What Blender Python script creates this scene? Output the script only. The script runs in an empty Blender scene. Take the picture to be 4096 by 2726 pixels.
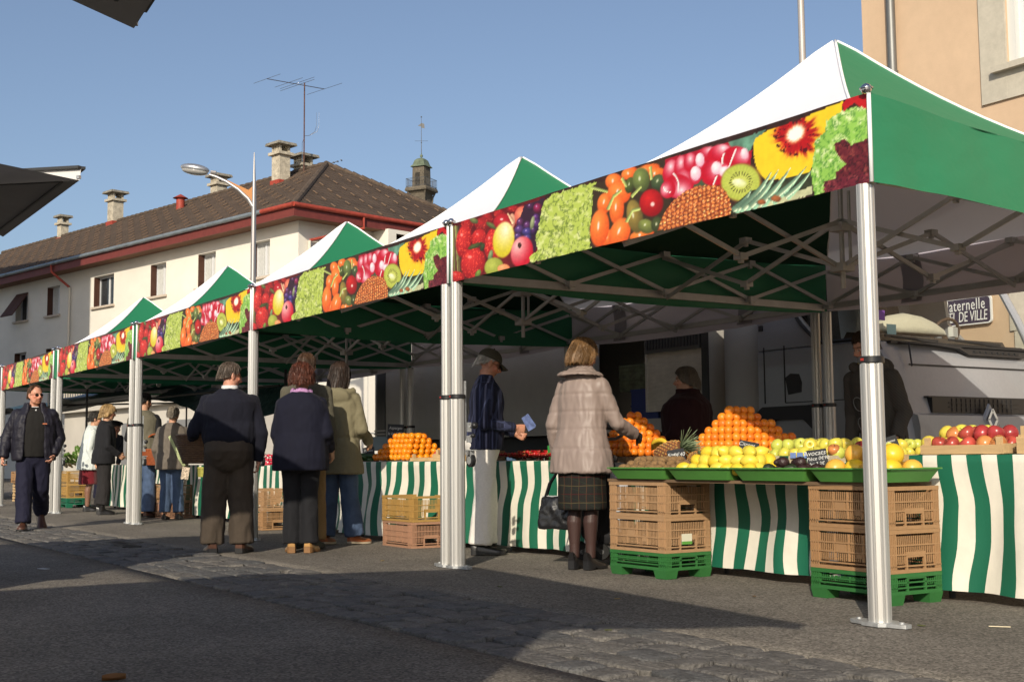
import bpy, math, random
import numpy as np
from mathutils import Vector as V, Matrix, noise as NZ
RND=random.Random(11)
SC=bpy.context.scene
COL=SC.collection
pi=math.pi
def lin(c):
    return tuple(((x/255+.055)/1.055)**2.4 if x>10 else x/255/12.92 for x in c)
# ---------------------------------------------------------------- materials
MATS={}
def mat(name,col,rough=.6,metal=0,var=None,bump=None,spec=.5,attr=False,alpha=1,trans=0,emit=None,coat=0,stripe=None,sheen=0,var2=None,ior=1.45,aniso=None,sub=0):
    if name in MATS: return MATS[name]
    m=bpy.data.materials.new(name); m.use_nodes=True; nt=m.node_tree; N=nt.nodes; Lk=nt.links
    b=N['Principled BSDF']
    b.inputs['Roughness'].default_value=rough; b.inputs['Metallic'].default_value=metal
    b.inputs['Specular IOR Level'].default_value=spec; b.inputs['IOR'].default_value=ior
    b.inputs['Coat Weight'].default_value=coat
    if sheen: b.inputs['Sheen Weight'].default_value=sheen
    if trans: b.inputs['Transmission Weight'].default_value=trans
    if alpha<1: b.inputs['Alpha'].default_value=alpha
    if sub:
        b.inputs['Subsurface Weight'].default_value=sub; b.inputs['Subsurface Radius'].default_value=(.012,.005,.003)
    tc=N.new('ShaderNodeTexCoord')
    src=None
    if attr:
        a=N.new('ShaderNodeAttribute'); a.attribute_name='Col'; src=a.outputs['Color']
    else:
        r=N.new('ShaderNodeRGB'); r.outputs[0].default_value=(*col,1); src=r.outputs[0]
    for vv in (var,var2):
        if not vv: continue
        sc,amt=vv[0],vv[1]
        n=N.new('ShaderNodeTexNoise'); n.inputs['Scale'].default_value=sc; n.inputs['Detail'].default_value=5; n.inputs['Roughness'].default_value=.62
        mp=N.new('ShaderNodeMapping'); Lk.new(tc.outputs['Object'],mp.inputs[0]); Lk.new(mp.outputs[0],n.inputs['Vector'])
        if len(vv)>2: mp.inputs['Scale'].default_value=vv[2]
        mr=N.new('ShaderNodeMapRange'); mr.inputs['From Min'].default_value=.3; mr.inputs['From Max'].default_value=.7
        mr.inputs['To Min'].default_value=1-amt; mr.inputs['To Max'].default_value=1+amt
        Lk.new(n.outputs['Fac'],mr.inputs['Value'])
        mx=N.new('ShaderNodeVectorMath'); mx.operation='SCALE'; Lk.new(src,mx.inputs[0]); Lk.new(mr.outputs[0],mx.inputs['Scale']); src=mx.outputs[0]
    if isinstance(src,bpy.types.NodeSocket): Lk.new(src,b.inputs['Base Color'])
    if bump:
        n=N.new('ShaderNodeTexNoise'); n.inputs['Scale'].default_value=bump[0]; n.inputs['Detail'].default_value=4
        mp=N.new('ShaderNodeMapping'); Lk.new(tc.outputs['Object'],mp.inputs[0]); Lk.new(mp.outputs[0],n.inputs['Vector'])
        if len(bump)>2: mp.inputs['Scale'].default_value=bump[2]
        bp=N.new('ShaderNodeBump'); bp.inputs['Strength'].default_value=bump[1]; bp.inputs['Distance'].default_value=bump[3] if len(bump)>3 else .01
        Lk.new(n.outputs['Fac'],bp.inputs['Height']); Lk.new(bp.outputs[0],b.inputs['Normal'])
    if emit:
        b.inputs['Emission Color'].default_value=(*emit[0],1); b.inputs['Emission Strength'].default_value=emit[1]
    MATS[name]=m
    return m
def cloth_translucent(name,col,amt=.35,**k):
    """thin canopy fabric: diffuse with some light let through"""
    m=mat(name,col,**k); nt=m.node_tree; N=nt.nodes; b=N['Principled BSDF']
    t=N.new('ShaderNodeBsdfTranslucent'); t.inputs['Color'].default_value=(*col,1)
    mx=N.new('ShaderNodeMixShader'); mx.inputs[0].default_value=amt
    nt.links.new(b.outputs[0],mx.inputs[1]); nt.links.new(t.outputs[0],mx.inputs[2]); nt.links.new(mx.outputs[0],N['Material Output'].inputs[0])
    return m
# ---------------------------------------------------------------- mesh builder
def rotm(ax=0,ay=0,az=0):
    return Matrix.Rotation(az,3,'Z')@Matrix.Rotation(ay,3,'Y')@Matrix.Rotation(ax,3,'X')
class MB:
    def __init__(s): s.v=[];s.f=[];s.m=[]
    def add(s,vs,fs,m=0):
        o=len(s.v); s.v.extend(tuple(p) for p in vs)
        for f in fs: s.f.append(tuple(i+o for i in f)); s.m.append(m)
        return s
    def box(s,x0,x1,y0,y1,z0,z1,m=0):
        if x0>x1:x0,x1=x1,x0
        if y0>y1:y0,y1=y1,y0
        if z0>z1:z0,z1=z1,z0
        return s.add([(x0,y0,z0),(x1,y0,z0),(x1,y1,z0),(x0,y1,z0),(x0,y0,z1),(x1,y0,z1),(x1,y1,z1),(x0,y1,z1)],
          [(0,3,2,1),(4,5,6,7),(0,1,5,4),(1,2,6,5),(2,3,7,6),(3,0,4,7)],m)
    def obox(s,c,size,Mx=None,m=0,taper=1):
        a,b,h=[x/2 for x in size]; vs=[]
        for z,t in ((-h,1),(h,taper)):
            for x,y in ((-a,-b),(a,-b),(a,b),(-a,b)):
                p=V((x*t,y*t,z)); p=Mx@p if Mx else p; vs.append(p+V(c))
        return s.add(vs,[(0,3,2,1),(4,5,6,7),(0,1,5,4),(1,2,6,5),(2,3,7,6),(3,0,4,7)],m)
    def bar(s,p,q,w,h,m=0,up=(0,0,1)):
        p=V(p);q=V(q);d=(q-p).normalized();u=V(up)
        if abs(d.dot(u))>.99:u=V((1,0,0))
        x=d.cross(u).normalized();y=x.cross(d)
        vs=[e+x*(a*w/2)+y*(b*h/2) for e in (p,q) for a,b in ((-1,-1),(1,-1),(1,1),(-1,1))]
        return s.add(vs,[(0,1,2,3),(7,6,5,4),(0,4,5,1),(1,5,6,2),(2,6,7,3),(3,7,4,0)],m)
    def tube(s,pts,rad,n=8,m=0,cap=True,flat=1.0):
        pts=[V(p) for p in pts]; K=len(pts)
        if not hasattr(rad,'__len__'): rad=[rad]*K
        rings=[];x=None
        for i in range(K):
            d=(pts[min(i+1,K-1)]-pts[max(i-1,0)]).normalized()
            if x is None:
                u=V((0,0,1)) if abs(d.z)<.9 else V((1,0,0))
                x=d.cross(u).normalized()
            else:
                x=(x-d*x.dot(d)).normalized()
            y=d.cross(x)
            rings.append([pts[i]+(x*math.cos(2*pi*j/n)+y*(math.sin(2*pi*j/n)*flat))*rad[i] for j in range(n)])
        return s.loft(rings,m,cap)
    def loft(s,rings,m=0,cap=True,closed=True):
        n=len(rings[0]);vs=[p for r in rings for p in r];fs=[]
        for i in range(len(rings)-1):
            for j in range(n if closed else n-1):
                a=i*n+j;b=i*n+(j+1)%n;fs.append((a,b,b+n,a+n))
        if cap: fs.append(tuple(range(n-1,-1,-1)));fs.append(tuple((len(rings)-1)*n+j for j in range(n)))
        return s.add(vs,fs,m)
    def lathe(s,prof,n=16,m=0,o=(0,0,0),Mx=None,cap=True):
        rings=[]
        for r,z in prof:
            rg=[]
            for j in range(n):
                p=V((r*math.cos(2*pi*j/n),r*math.sin(2*pi*j/n),z)); p=Mx@p if Mx else p
                rg.append(p+V(o))
            rings.append(rg)
        return s.loft(rings,m,cap)
    def grid(s,fn,nu,nv,m=0):
        vs=[fn(i/nu,j/nv) for j in range(nv+1) for i in range(nu+1)]
        return s.add(vs,[(j*(nu+1)+i,j*(nu+1)+i+1,(j+1)*(nu+1)+i+1,(j+1)*(nu+1)+i) for j in range(nv) for i in range(nu)],m)
    def ell(s,c,r,nu=12,nv=8,m=0,Mx=None):
        if not hasattr(r,'__len__'): r=(r,r,r)
        vs=[];c=V(c)
        def P(x,y,z):
            p=V((x*r[0],y*r[1],z*r[2])); p=Mx@p if Mx else p; return p+c
        vs.append(P(0,0,-1))
        for j in range(1,nv):
            t=-pi/2+pi*j/nv
            for i in range(nu): vs.append(P(math.cos(t)*math.cos(2*pi*i/nu),math.cos(t)*math.sin(2*pi*i/nu),math.sin(t)))
        vs.append(P(0,0,1));fs=[]
        for i in range(nu): fs.append((0,1+(i+1)%nu,1+i))
        for j in range(nv-2):
            for i in range(nu):
                a=1+j*nu+i;b=1+j*nu+(i+1)%nu;fs.append((a,b,b+nu,a+nu))
        o=1+(nv-2)*nu
        for i in range(nu): fs.append((o+i,o+(i+1)%nu,len(vs)-1))
        return s.add(vs,fs,m)
    def mesh(s,name,mats):
        me=bpy.data.meshes.new(name); me.from_pydata(s.v,[],s.f)
        for k in (mats if isinstance(mats,(list,tuple)) else [mats]): me.materials.append(k)
        if any(s.m): me.polygons.foreach_set('material_index',s.m)
        return me
    def build(s,name,mats,parent=None,smooth=None,loc=None):
        me=s.mesh(name,mats)
        return link(name,me,parent,smooth,loc)
def link(name,me,parent=None,smooth=None,loc=None):
    if smooth:
        me.polygons.foreach_set('use_smooth',[True]*len(me.polygons))
        if smooth<3: me.set_sharp_from_angle(angle=smooth)
    me.update()
    o=bpy.data.objects.new(name,me); COL.objects.link(o)
    if parent: o.parent=parent
    if loc: o.location=loc
    return o
def empty(name,loc=(0,0,0),rz=0):
    o=bpy.data.objects.new(name,None); COL.objects.link(o); o.location=loc; o.rotation_euler=(0,0,rz); o.empty_display_size=.1
    return o
def tag(o,label=None,cat=None,group=None,kind=None):
    if label:o['label']=label
    if cat:o['category']=cat
    if group:o['group']=group
    if kind:o['kind']=kind
    return o
def copy_tree(o,parent=None):
    c=o.copy(); COL.objects.link(c)
    if parent:c.parent=parent
    for ch in list(o.children): copy_tree(ch,c)
    return c
SM=.7
# ---------------------------------------------------------------- camera
CAM_C=V((4.12316,-4.78141,.8202)); F_PX=5000.94; PITCH=.0927114; ROLL=-.00854843; AZ=.57791311
_fw=V((-math.cos(AZ)*math.cos(PITCH),math.sin(AZ)*math.cos(PITCH),math.sin(PITCH)))
_r=_fw.cross(V((0,0,1))).normalized(); _u=_r.cross(_fw)
_r2=_r*math.cos(ROLL)+_u*math.sin(ROLL); _u2=-_r*math.sin(ROLL)+_u*math.cos(ROLL)
cam=bpy.data.cameras.new('camera'); camo=bpy.data.objects.new('camera',cam); COL.objects.link(camo)
cam.sensor_width=36; cam.lens=F_PX/4096*36; cam.clip_start=.05; cam.clip_end=2000
camo.matrix_world=Matrix(((_r2.x,_u2.x,-_fw.x,CAM_C.x),(_r2.y,_u2.y,-_fw.y,CAM_C.y),(_r2.z,_u2.z,-_fw.z,CAM_C.z),(0,0,0,1)))
SC.camera=camo
def at(x,y,ax,val):
    """site survey helper: where the sight line through a point of the 2356 px wide print meets the plane axis=val"""
    d=_fw+_r2*((x*1.7385-2048)/F_PX)-_u2*((y*1.7385-1363)/F_PX)
    return CAM_C+d*((val-CAM_C[ax])/d[ax])
# ---------------------------------------------------------------- light
SUN_EL=math.radians(26); SUN_D=V((.7071*math.cos(SUN_EL),-.7071*math.cos(SUN_EL),math.sin(SUN_EL)))
w=bpy.data.worlds.new('World'); SC.world=w; w.use_nodes=True; nt=w.node_tree
sky=nt.nodes.new('ShaderNodeTexSky'); sky.sky_type='NISHITA'; sky.sun_disc=False
sky.sun_elevation=SUN_EL; sky.sun_rotation=math.atan2(SUN_D.x,SUN_D.y)
sky.air_density=1.0; sky.dust_density=2.6; sky.ozone_density=3.6; sky.altitude=200
hs=nt.nodes.new('ShaderNodeHueSaturation'); hs.inputs['Saturation'].default_value=.86; nt.links.new(sky.outputs[0],hs.inputs['Color']); nt.links.new(hs.outputs[0],nt.nodes['Background'].inputs['Color']); nt.nodes['Background'].inputs['Strength'].default_value=.112
sl=bpy.data.lights.new('sun','SUN'); sl.energy=4.2; sl.angle=math.radians(.53); sl.color=(1,.9,.74)
so=bpy.data.objects.new('sun',sl); COL.objects.link(so); so.rotation_euler=SUN_D.to_track_quat('Z','Y').to_euler(); so.location=(20,-20,20)
SC.view_settings.view_transform='Standard'; SC.view_settings.look='None'; SC.view_settings.exposure=0.15; SC.view_settings.gamma=1
SC.render.engine='CYCLES'
# ---------------------------------------------------------------- ground
def asphalt(name,col,fine=150):
    m=bpy.data.materials.new(name); m.use_nodes=True; nt=m.node_tree; N=nt.nodes; L=nt.links; b=N['Principled BSDF']
    tc=N.new('ShaderNodeTexCoord')
    vo=N.new('ShaderNodeTexVoronoi'); vo.inputs['Scale'].default_value=fine; L.new(tc.outputs['Object'],vo.inputs['Vector'])
    n1=N.new('ShaderNodeTexNoise'); n1.inputs['Scale'].default_value=70; n1.inputs['Detail'].default_value=6; n1.inputs['Roughness'].default_value=.75; L.new(tc.outputs['Object'],n1.inputs['Vector'])
    n2=N.new('ShaderNodeTexNoise'); n2.inputs['Scale'].default_value=.9; n2.inputs['Detail'].default_value=6; L.new(tc.outputs['Object'],n2.inputs['Vector'])
    n3=N.new('ShaderNodeTexNoise'); n3.inputs['Scale'].default_value=6; n3.inputs['Detail'].default_value=6;n3.inputs['Roughness'].default_value=.7; L.new(tc.outputs['Object'],n3.inputs['Vector'])
    cr=N.new('ShaderNodeValToRGB'); e=cr.color_ramp.elements
    e[0].position=.0; e[0].color=(*[c*.22 for c in col],1); e[1].position=1; e[1].color=(*[c*2.2 for c in col],1)
    x=cr.color_ramp.elements.new(.5); x.color=(*col,1)
    sep=N.new('ShaderNodeSeparateColor'); L.new(vo.outputs['Color'],sep.inputs[0])
    mixv=N.new('ShaderNodeMath'); mixv.operation='MULTIPLY_ADD'; mixv.inputs[1].default_value=.6; L.new(sep.outputs[0],mixv.inputs[0])
    m2=N.new('ShaderNodeMath'); m2.operation='MULTIPLY'; m2.inputs[1].default_value=.4; L.new(n1.outputs['Fac'],m2.inputs[0]); L.new(m2.outputs[0],mixv.inputs[2])
    L.new(mixv.outputs[0],cr.inputs[0])
    a=N.new('ShaderNodeMapRange'); a.inputs[1].default_value=.3;a.inputs[2].default_value=.7;a.inputs[3].default_value=.78;a.inputs[4].default_value=1.18; L.new(n2.outputs['Fac'],a.inputs[0])
    a2=N.new('ShaderNodeMapRange'); a2.inputs[1].default_value=.3;a2.inputs[2].default_value=.7;a2.inputs[3].default_value=.85;a2.inputs[4].default_value=1.12; L.new(n3.outputs['Fac'],a2.inputs[0])
    mu=N.new('ShaderNodeMath'); mu.operation='MULTIPLY'; L.new(a.outputs[0],mu.inputs[0]); L.new(a2.outputs[0],mu.inputs[1])
    sc=N.new('ShaderNodeVectorMath'); sc.operation='SCALE'; L.new(cr.outputs[0],sc.inputs[0]); L.new(mu.outputs[0],sc.inputs['Scale'])
    L.new(sc.outputs[0],b.inputs['Base Color']); b.inputs['Roughness'].default_value=.85; b.inputs['Specular IOR Level'].default_value=.25
    bp=N.new('ShaderNodeBump'); bp.inputs['Strength'].default_value=.9; bp.inputs['Distance'].default_value=.006; L.new(mixv.outputs[0],bp.inputs['Height']); L.new(bp.outputs[0],b.inputs['Normal'])
    return m
M_ASPH=asphalt('asphalt',(.150,.133,.111),95)
g=MB()
# one sheet: fine near the stalls, reaching the horizon; a slot is left where the stone band lies slightly sunk
SY0,SY1=-1.95,-.93
def gz(x,y): return .006*NZ.noise(V((x*.5,y*.5,3)))+.003*NZ.noise(V((x*2.3,y*2.3,7)))
xs=[-400,-120,-60,-40]+[-30+.3*i for i in range(0,121)]+[10,30,100,400]
ys=[-400,-100,-30,-10]+[-7+.3*i for i in range(0,17)]+[SY0]
ys2=[SY1]+[-.75+.3*i for i in range(0,40)]+[16,30,60,120,400]
for yy in (ys,ys2):
    if yy is ys: yy=ys+[SY0+.0001]
    else: yy=[SY1-.0001]+ys2
    vs=[(x,y,-.06 if y in (SY0+.0001,SY1-.0001) else (gz(x,y) if -30<x<6 and -7<y<11 else 0)) for y in yy for x in xs]; n=len(xs)
    g.add(vs,[(j*n+i,j*n+i+1,(j+1)*n+i+1,(j+1)*n+i) for j in range(len(yy)-1) for i in range(n-1)])
vs=[(x,y,-.03) for y in (SY0-.4,SY1+.4) for x in xs]
n=len(xs)
tag(g.build('asphalt_ground',M_ASPH,smooth=3),kind='structure')
g2=MB().add(vs,[(i,i+1,n+i+1,n+i) for i in range(n-1)])
tag(g2.build('gutter_mortar',mat('mortar',(.21,.19,.155),.95,var=(14,.35),var2=(2,.25),bump=(60,.5)),smooth=None),kind='structure')
# stones of the band
st=MB()
def stone(x0,x1,y0,y1):
    h=RND.uniform(-.002,.010); ja=lambda:RND.uniform(-.012,.012)
    q=[(x0+ja(),y0+ja()),(x1+ja(),y0+ja()),(x1+ja(),y1+ja()),(x0+ja(),y1+ja())]
    # round the outline a little
    ring=[]
    for k in range(4):
        a=V(q[k]);b=V(q[(k+1)%4])
        for t in (.12,.5,.88):
            p=a.lerp(b,t); c=V(((x0+x1)/2,(y0+y1)/2)); ring.append(p+(p-c)*(.03 if t==.5 else 0)+V((ja(),ja()))*.25)
    n=len(ring); c=V(((x0+x1)/2,(y0+y1)/2)); tl=V((RND.uniform(-.03,.03),RND.uniform(-.03,.03)))
    def lev(s_,z): return [(*(c+(p-c)*s_),z+ (p-c).dot(tl)+RND.uniform(-.0025,.0025)) for p in ring]
    R_=[lev(1.0,-.035),lev(1.0,h-.012),lev(.965,h-.001),lev(.86,h+.003),lev(.45,h+.002)]
    st.loft(R_,RND.choice((0,0,1,2)))
y=SY0+.01
for row in range(5):
    wd=(SY1-SY0-.02)/5
    x=-24+RND.uniform(0,.2)
    while x<7:
        Ls=RND.uniform(.17,.30)
        if x>-13 or row>0: stone(x+.009,x+Ls-.009,y+.009,y+wd-.009)
        x+=Ls
    y+=wd
smats=[mat('stone_%d'%i,c,.8,var=(9,.35),var2=(70,.35),bump=(38,1.0,(1,1,1),.018)) for i,c in enumerate(((.112,.104,.095),(.135,.124,.110),(.095,.093,.090)))]
tag(st.build('cobblestone_band',smats,smooth=SM),kind='structure')
# litter on the asphalt
def litter(nm,p,size,col,lab,rz):
    b=MB().obox((0,0,size[2]/2+.004),size,rotm(0,.03,0)); o=b.build(nm,mat(nm+'_mat_%d'%int(col[0]*1000),col,.8)); o.location=p; o.rotation_euler=(0,0,rz); tag(o,lab,'litter')
litter('straw',at(2300,1443,2,0),(.10,.006,.004),(.6,.52,.36),'pale straw lying on the asphalt right of the nearest pole',.9)
for k_,(lx_,ly_) in enumerate(((1150,1350),(1420,1378),(1735,1372),(1400,1450),(880,1290),(2120,1440))):
    litter('leaf_scrap',at(lx_,ly_,2,0),(.035,.018,.003),RND.choice(((.09,.10,.03),(.25,.17,.06),(.12,.07,.03))),'tiny leaf scrap lying on the asphalt %s'%('before the double pole','before the trolley wheels','before the striped cloth between the crates','right of the shadow tip','behind the tan shoes','right of the nearest pole foot')[k_],k_*1.3)
litter('paper_scrap',at(100,1309,2,0),(.09,.05,.003),(.5,.5,.5),'small pale paper scrap lying on the shaded asphalt at left',.4)
lf=MB()
lf.grid(lambda u,v:((u-.5)*.07*(1-abs(2*v-1)**2),(v-.5)*.09,.012+.01*math.cos(u*5)),6,6)
o=lf.build('fallen_leaf',mat('dry_leaf',(.22,.1,.03),.8),smooth=3,loc=at(262,1564,2,0)); tag(o,'brown dry leaf lying on the dark asphalt at the bottom left','leaf')
mh=MB().box(-.45,.45,-.02,.02,0,.012).box(-.45,.45,-.16,-.12,0,.012)
for i in range(13): mh.box(-.45+i*.0725,-.45+i*.0725+.03,-.12,-.02,0,.010)
o=mh.build('drain_grate',mat('drain_iron',(.05,.048,.045),.7,.6,var=(30,.3))); o.location=at(300,1252,2,0); o.rotation_euler=(0,0,-.1); tag(o,'long iron drain grate set beside the cobblestones at left','drain')
# ================================================================ market tents
M_ALU=mat('brushed_aluminium',(.50,.49,.465),.42,.62,var=(3,.06,(1,1,.05)),bump=(40,.15,(1,1,.02),.002))
M_ALU2=mat('dull_aluminium',(.50,.49,.47),.5,.55,var=(8,.1))
M_ZINC=mat('zinc_plate',(.45,.46,.46),.5,.6,var=(25,.2))
M_BLK=mat('black_plastic',(.015,.015,.016),.4)
M_RED=mat('red_label',(.35,.03,.02),.5)
M_STEEL=mat('bright_steel',(.7,.7,.72),.18,1)
M_WHITE=cloth_translucent('white_canopy',(.80,.79,.83),.12,rough=.75,bump=(3,.25,(1,1,1),.03))
M_GREEN=cloth_translucent('green_canopy',(.018,.178,.080),.012,rough=.55,bump=(3,.3,(1,1,1),.03))
M_GREENV=cloth_translucent('green_valance',(.024,.19,.088),.012,rough=.5,bump=(2.2,.5,(.35,1,1.6),.04))
M_BACKW=cloth_translucent('back_valance_cloth',(.57,.53,.59),.15,rough=.8,bump=(2,.4,(.4,1,1.5),.04))
M_SHADEW=mat('pale_undershade',(.52,.47,.52),.9); M_SHADEG=mat('green_undershade',(.004,.046,.021),.9)  # darkened fabric tones, the shade inside the tents put into the colour
M_PIPE=mat('white_piping',(.8,.8,.8),.6)
M_PRINT=mat('printed_banner',(1,1,1),.55,attr=True,bump=(2.2,.25,(.5,1,1.5),.02))
# ---- the printed fruit picture, painted as vertex colours in the print's own plane
def vn(x,y,s=0):
    xi=np.floor(x).astype(np.int64);yi=np.floor(y).astype(np.int64);fx=x-xi;fy=y-yi
    def h(a,b):
        t=(a*374761393+b*668265263+s*1274126177)&0xffffffff
        t=((t^(t>>13))*1274126177)&0xffffffff
        return ((t^(t>>16))&0xffff)/65535.
    u=fx*fx*(3-2*fx);v=fy*fy*(3-2*fy)
    return (h(xi,yi)*(1-u)+h(xi+1,yi)*u)*(1-v)+(h(xi,yi+1)*(1-u)+h(xi+1,yi+1)*u)*v
def fbm(x,y,s=0,o=4):
    r=0;a=.5;t=0
    for i in range(o): r=r+a*vn(x*2**i,y*2**i,s+i*17);t+=a;a*=.55
    return r/t
def paint_print(nu,nv):
    """returns (nu+1)*(nv+1) linear colours; u left to right, v bottom to top"""
    U,Vv=np.meshgrid(np.linspace(0,1,nu+1),np.linspace(0,1,nv+1))
    # design sheet: the print drawn on a slanted sheet (perspective map of the unit square)
    src=np.array([(0,0),(1,0),(1,1),(0,1)],float);dst=np.array([(1040,650),(1993,425),(1992,214),(1040,517)],float)
    A=[];B=[]
    for (u,v),(x,y) in zip(src,dst):
        A+=[[u,v,1,0,0,0,-u*x,-v*x],[0,0,0,u,v,1,-u*y,-v*y]];B+=[x,y]
    h=np.append(np.linalg.solve(np.array(A),np.array(B)),1)
    Wd=h[6]*U+h[7]*Vv+1
    X=(h[0]*U+h[1]*Vv+h[2])/Wd;Y=(h[3]*U+h[4]*Vv+h[5])/Wd
    a=lambda x,y:(977.9+x*.2018,402.6+y*.2018)
    b=lambda x,y:(1323+x*.3301,172.6+y*.3301)
    Ca=np.zeros(X.shape+(3,)); n0=fbm(X/14,Y/14,1)
    Ca[:]=np.array([52,30,22]); Ca*= (.5+n0)[...,None]
    wx=X+ (fbm(X/6,Y/6,5)-.5)*5; wy=Y+(fbm(X/6,Y/6,9)-.5)*5
    def put(mask,col,al=1):
        mk=(np.clip(mask,0,1)*al)[...,None]; Ca[:]=Ca*(1-mk)+np.asarray(col)*mk
    def blob(f,cx,cy,rx,ry,c1,c0=None,rot=0,hl=None,lx=-.25,ly=-.3,warp=0,tex=None,pw=1):
        k=.2018 if f is a else .3301
        cx,cy=f(cx,cy);rx*=k;ry*=k
        xx=(wx if warp else X)-cx;yy=(wy if warp else Y)-cy;c,s=math.cos(rot),math.sin(rot)
        p=(xx*c+yy*s)/rx;q=(-xx*s+yy*c)/ry;d=np.sqrt(p*p+q*q)
        m=np.clip((1.04-d)*8,0,1)
        c0=np.array(c0 if c0 is not None else [v*.55 for v in c1],float);c1=np.array(c1,float)
        t=(np.clip(1-np.sqrt((p-lx)**2+(q-ly)**2)/1.25,0,1)**pw)[...,None]
        col=c0*(1-t)+c1*t
        col=col*(.92+.16*fbm(X/4,Y/4,3))[...,None]
        if tex=='seed':
            sx=vn(X/2.1,Y/2.1,31);col=col+((sx>.78)*60)[...,None]*np.array([1,.75,.4])
        put(m,col)
        if hl:
            hd=np.sqrt(((p-hl[0])/hl[2])**2+((q-hl[1])/hl[3])**2);put(np.clip((1-hd)*2,0,1),hl[4] if len(hl)>4 else (250,240,230),.85)
        return p,q,d,m
    def poly(f,pts,warp=3.,sc=7):
        P=[f(*p) for p in pts];gx=X+(fbm(X/sc,Y/sc,21)-.5)*2*warp;gy=Y+(fbm(X/sc,Y/sc,27)-.5)*2*warp
        ins=np.zeros(X.shape,bool);n=len(P)
        for i in range(n):
            x1,y1=P[i];x2,y2=P[i-1]
            cr=((y1>gy)!=(y2>gy))&(gx<(x2-x1)*(gy-y1)/((y2-y1) if abs(y2-y1)>1e-9 else 1e-9)+x1);ins^=cr
        return ins.astype(float)
    def stroke(f,p,q,w0,w1,col,al=1,bend=0):
        k=.2018 if f is a else .3301
        x1,y1=f(*p);x2,y2=f(*q);dx,dy=x2-x1,y2-y1;L2=dx*dx+dy*dy
        t=np.clip(((X-x1)*dx+(Y-y1)*dy)/L2,0,1)
        off=((X-x1)*dy-(Y-y1)*dx)/math.sqrt(L2)+bend*np.sin(t*pi)
        wd=(w0+(w1-w0)*t)*k; inside=(((X-x1)*dx+(Y-y1)*dy)/L2)
        m=np.clip((wd-np.abs(off))*1.5+.5,0,1)*(inside>-.02)*(inside<1.02)
        shade=(1-.35*np.clip(off/np.maximum(wd,.1),-1,1))[...,None]
        put(m,np.array(col)*shade,al)
    def leafy(mask,lo,mid,hi,s,sc=9):
        n=fbm(X/sc,Y/sc,s,5);r=np.abs(fbm(X/sc*.8,Y/sc*.8,s+7,4)-.5)*2
        col=np.array(mid)+(np.array(hi)-np.array(mid))*np.clip((n-.48)*4,0,1)[...,None]
        col=col+(np.array(lo)-col)*np.clip((.14-r)*6,0,.9)[...,None]
        put(mask,col)
    # --- strawberries and apples
    put(poly(a,[(300,560),(900,300),(1340,250),(1340,900),(1000,1100),(300,1240)],2),np.array([96,14,18])*(.6+.8*n0)[...,None])
    for k in range(5): stroke(a,(310+k*14,600),(330+k*22,1190),10,7,[(112,120,58),(90,60,40),(140,140,80),(100,95,50),(70,50,30)][k])
    for c in ((690,520,70,80),(820,455,60,50),(980,400,70,40),(470,560,75,85),(640,570,95,80)): blob(a,*c,(190,35,38),(110,10,16),tex='seed')
    for cx,cy,rx,ry,ro in ((430,760,88,190,.1),(600,725,85,105,.2),(735,790,72,170,.1),(800,880,70,80,0),(360,1160,90,60,.2),(540,1010,140,185,.12)):
        blob(a,cx,cy,rx,ry,(225,52,48),(150,12,20),rot=ro,tex='seed',hl=(-.35,-.35,.22,.12,(245,150,140)))
    for cx,cy,rx,ry,ro,c in ((560,815,90,28,-.4,(86,100,50)),(640,830,25,50,.3,(70,84,42)),(735,930,26,70,.2,(150,180,120)),(745,590,75,26,.5,(118,128,70)),(540,530,50,30,.4,(130,140,80)),(600,1130,30,50,.5,(140,170,70))): blob(a,cx,cy,rx,ry,c,rot=ro)
    blob(a,1075,490,88,125,(238,150,110),(190,50,55)); blob(a,965,540,40,90,(240,200,160),(190,120,100))
    blob(a,870,545,112,95,(205,35,45),(140,10,25),hl=(-.2,-.3,.2,.15)); stroke(a,(915,450),(985,560),6,20,(235,190,150))
    # grapes
    put(poly(a,[(1100,360),(1330,270),(1300,560),(1220,900),(1010,760),(1030,560)],2),(52,26,46))
    for cx,cy,rx,ry,c in ((1165,375,48,45,(96,44,92)),(1250,395,56,62,(178,40,98)),(1230,500,40,44,(120,60,150)),(1060,560,44,60,(120,55,110)),(1135,590,42,50,(122,62,130)),(1235,575,60,66,(110,58,140)),(1055,640,56,56,(112,70,150)),(1140,665,60,52,(92,78,165)),(1040,715,44,42,(110,70,150)),(1140,730,44,40,(96,86,170)),(1205,650,36,56,(90,50,110))):
        blob(a,cx,cy,rx,ry,c,[v*.35 for v in c],hl=(-.3,-.4,.2,.18,(200,170,215)))
    blob(a,1190,560,24,80,(180,190,140),rot=.15)
    blob(a,780,1060,112,112,(192,200,90),(140,150,50)); blob(a,890,1075,75,50,(240,180,120),(225,130,80))
    blob(a,880,750,125,210,(252,244,214),(214,196,40),rot=.08,lx=.05,ly=-.55)
    p,q,d,m=blob(a,1085,890,118,182,(248,196,192),(196,28,48),rot=.1,lx=-.45,ly=-.35)
    blob(a,1060,815,20,34,(90,50,40))
    # --- big lettuce
    leafy(poly(a,[(1330,300),(1420,240),(1600,180),(1905,100),(1915,260),(1880,470),(1850,560),(1835,760),(1860,870),(1420,960),(1190,1010),(1155,960),(1260,870),(1225,760),(1290,460)],4.5,8),(84,104,40),(182,200,88),(218,226,150),40)
    # --- chillies
    put(poly(b,[(100,780),(330,690),(640,570),(640,1090),(330,1180),(80,1215)],1.5),(58,44,26))
    OR=(246,150,66);OD=(222,84,28)
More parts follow.
